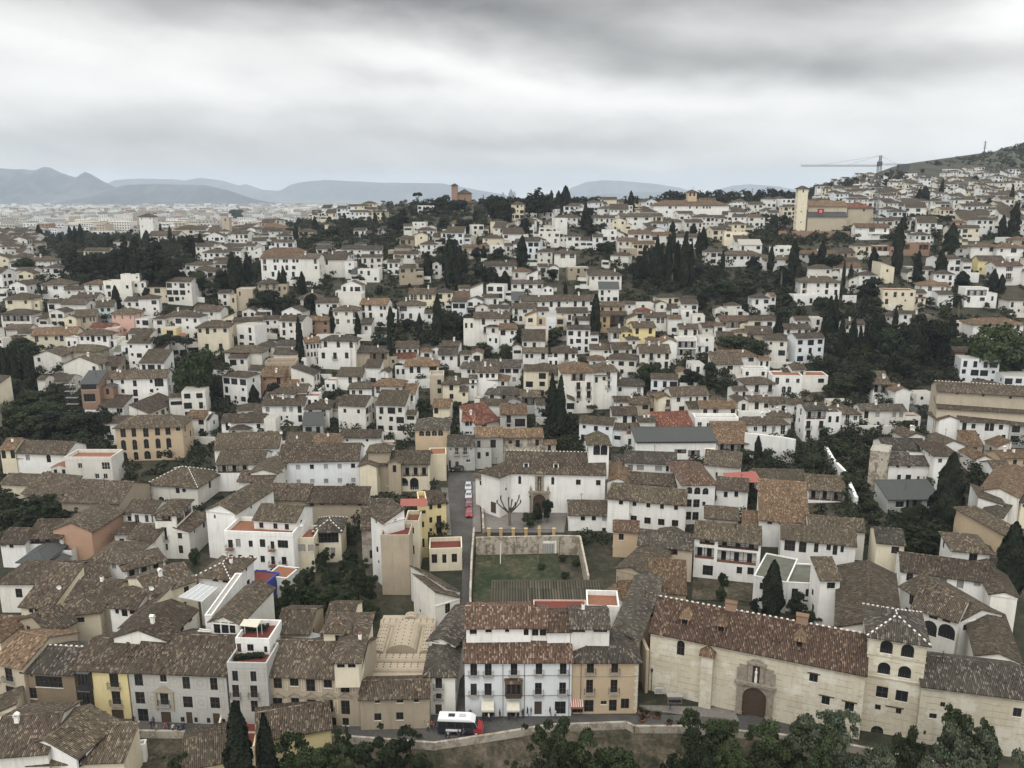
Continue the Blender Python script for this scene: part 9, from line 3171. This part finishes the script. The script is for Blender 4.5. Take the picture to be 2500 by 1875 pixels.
# --- labels that single out the many houses and trees
MARKS = [('the hilltop church tower', 1960, 500), ('the tower crane', 2140, 500), ('the long white college', 1700, 520), ('the cream arched mansion', 1262, 520), ('the brick skyline church', 1118, 480),
   ('the white square church tower', 355, 560), ('the stone church', 580, 565), ('the large timber-galleried convent', 730, 640), ('the eight-arch gallery', 1030, 730), ('the very long terrace row', 1370, 740),
   ('the yellow brown-shuttered house', 1575, 810), ('the four-storey loggia block', 1410, 930), ('the forked cypress', 1360, 960), ('the brown arcaded villa', 365, 1080), ('the scaffolded brick house', 215, 960),
   ('the white church', 1310, 1190), ('the white bell tower', 1462, 1100), ('the slate-roofed building', 1650, 1075), ('the giant cypress', 2330, 1210), ('the pale church nave', 2400, 960),
   ('the white loggia villa', 2000, 700), ('the russet-roofed villa', 2430, 800), ('the tall pale-trunked palm', 2335, 740), ('the terrace restaurant house', 2155, 560), ('the bath house', 980, 1540),
   ('the painted palace', 430, 1680), ('the stone palace', 760, 1670), ('the cobalt blue house', 620, 1440), ('the convent tower', 2190, 1650), ('the convent portal', 1840, 1690), ('the green walled plot', 1280, 1380),
   ('the pale blue house', 255, 765), ('the white tower house', 320, 700), ('the ruined white house', 2155, 1000), ('the ochre arched tower house', 1050, 1060), ('the red-tiled white house', 1150, 1030),
   ('the scrub hill mast', 2403, 380), ('the cream garden villa', 515, 800), ('the brick-walled hip house', 780, 790), ('the twin-windowed cube', 1065, 940), ('the lone skyline pine', 1020, 490), ('the dark pine clump', 390, 640)]
COLW = {'white': 'white', 'white2': 'off-white', 'cool': 'bluish white', 'cream': 'cream', 'yellow': 'yellow', 'ochre': 'ochre', 'tan': 'tan', 'beige': 'beige', 'mud': 'earth-coloured', 'brick': 'brick', 'pink': 'pink', 'salmon': 'salmon',
  'greyw': 'grey', 'stone': 'stone grey', 'paleblue': 'pale blue', 'timber': 'dark timber', 'dirty': 'stained', 'brownw': 'brown', 'canvas': 'pale', 'blue': 'blue', 'tapial': 'pale earthen'}
ROOFW = {'g': 'gabled roof', 'x': 'gable facing front', 'h': 'hipped roof', 'p': 'pyramid roof', 's': 'sloping roof', 'l': 'sloping roof', 'r': 'sloping roof', 'f': 'flat terrace roof', 'F': 'flat roof'}
ORD = ['nearest', 'second nearest', 'third nearest', 'fourth nearest', 'fifth nearest', 'sixth nearest', 'seventh nearest', 'eighth nearest', 'ninth nearest', 'tenth nearest', 'eleventh nearest', 'twelfth nearest', 'thirteenth nearest', 'fourteenth nearest', 'fifteenth nearest', 'sixteenth nearest']
def where(box):
 cx, cy = (box[0] + box[2]) / 2, (box[1] + box[3]) / 2
 best = sorted((math.hypot(cx - x, (cy - y) * 1.5), n, x, y) for n, x, y in MARKS)[0]
 d, n, x, y = best
 dx, dy = cx - x, (cy - y) * 1.5
 rel = ('left of' if dx < 0 else 'right of') if abs(dx) > abs(dy) else ('above' if dy < 0 else 'below')
 return n, rel, d
def assign(items):
 bk = {}
 for it in items:
  n, rel, d = where(it['box'])
  bk.setdefault((it['desc'], rel, n), []).append((d, it))
 for (desc, rel, n), L in bk.items():
  L.sort(key=lambda q: q[0])
  for i, (d, it) in enumerate(L):
   w = '' if len(L) == 1 else ORD[min(i, 15)] + ' '
   it['root']['label'] = '%s, %s%s %s' % (desc, w, rel, n)
STW = {1: 'low', 2: 'two-storey', 3: 'three-storey', 4: 'four-storey'}
todo = []
for b in BUILT:
 r = b['root']
 if r.get('category') == 'house' and 'group' not in r:
  r['group'] = 'houses of the old hillside quarter'
 if not b['label']:
  st = STW.get(b['fl'], 'four-storey')
  wd = 'narrow ' if b['W'] < 6.2 else ('wide ' if b['W'] > 15 else '')
  b['desc'] = '%s%s %s house with %s' % (wd, COLW.get(b['wc'], 'white'), st, ROOFW[b['roof']])
  todo.append(b)
assign(todo)
todo = []
for p in PLANTED:
 nm = NAMES.get(p['kind'], ('tree', 'tree'))[0]
 p['root']['group'] = {'cypress': 'dark cypresses of the hillside', 'tree': 'garden trees of the hillside', 'palm_tree': 'palm trees of the hillside'}.get(nm, 'pines and conifers of the hillside')
 if not p['label']:
  H, Rr = p['H'], p['Rr']
  if nm == 'cypress':
   p['desc'] = ('tall ' if H > 14 else ('small ' if H < 8 else '')) + ('broad ' if Rr / H > .15 else ('very thin ' if Rr / H < .07 else '')) + 'dark cypress'
  elif nm == 'tree':
   p['desc'] = {'dark': 'dark leafy tree', 'mid': 'deep green bushy tree', 'light': 'lighter green bushy tree', 'neargrey': 'big grey-green tree', 'neargreen': 'big green tree', 'neardark': 'big near-black tree'}[p['kind']]
   if Rr > 4.5 and p['kind'] in ('dark', 'mid', 'light'):
    p['desc'] = 'spreading ' + p['desc']
  elif nm == 'palm_tree':
   p['desc'] = 'feathery palm tree'
  elif nm == 'umbrella_pine':
   p['desc'] = 'round-topped umbrella pine'
  else:
   p['desc'] = 'dark tiered conifer'
  todo.append(p)
assign(todo)
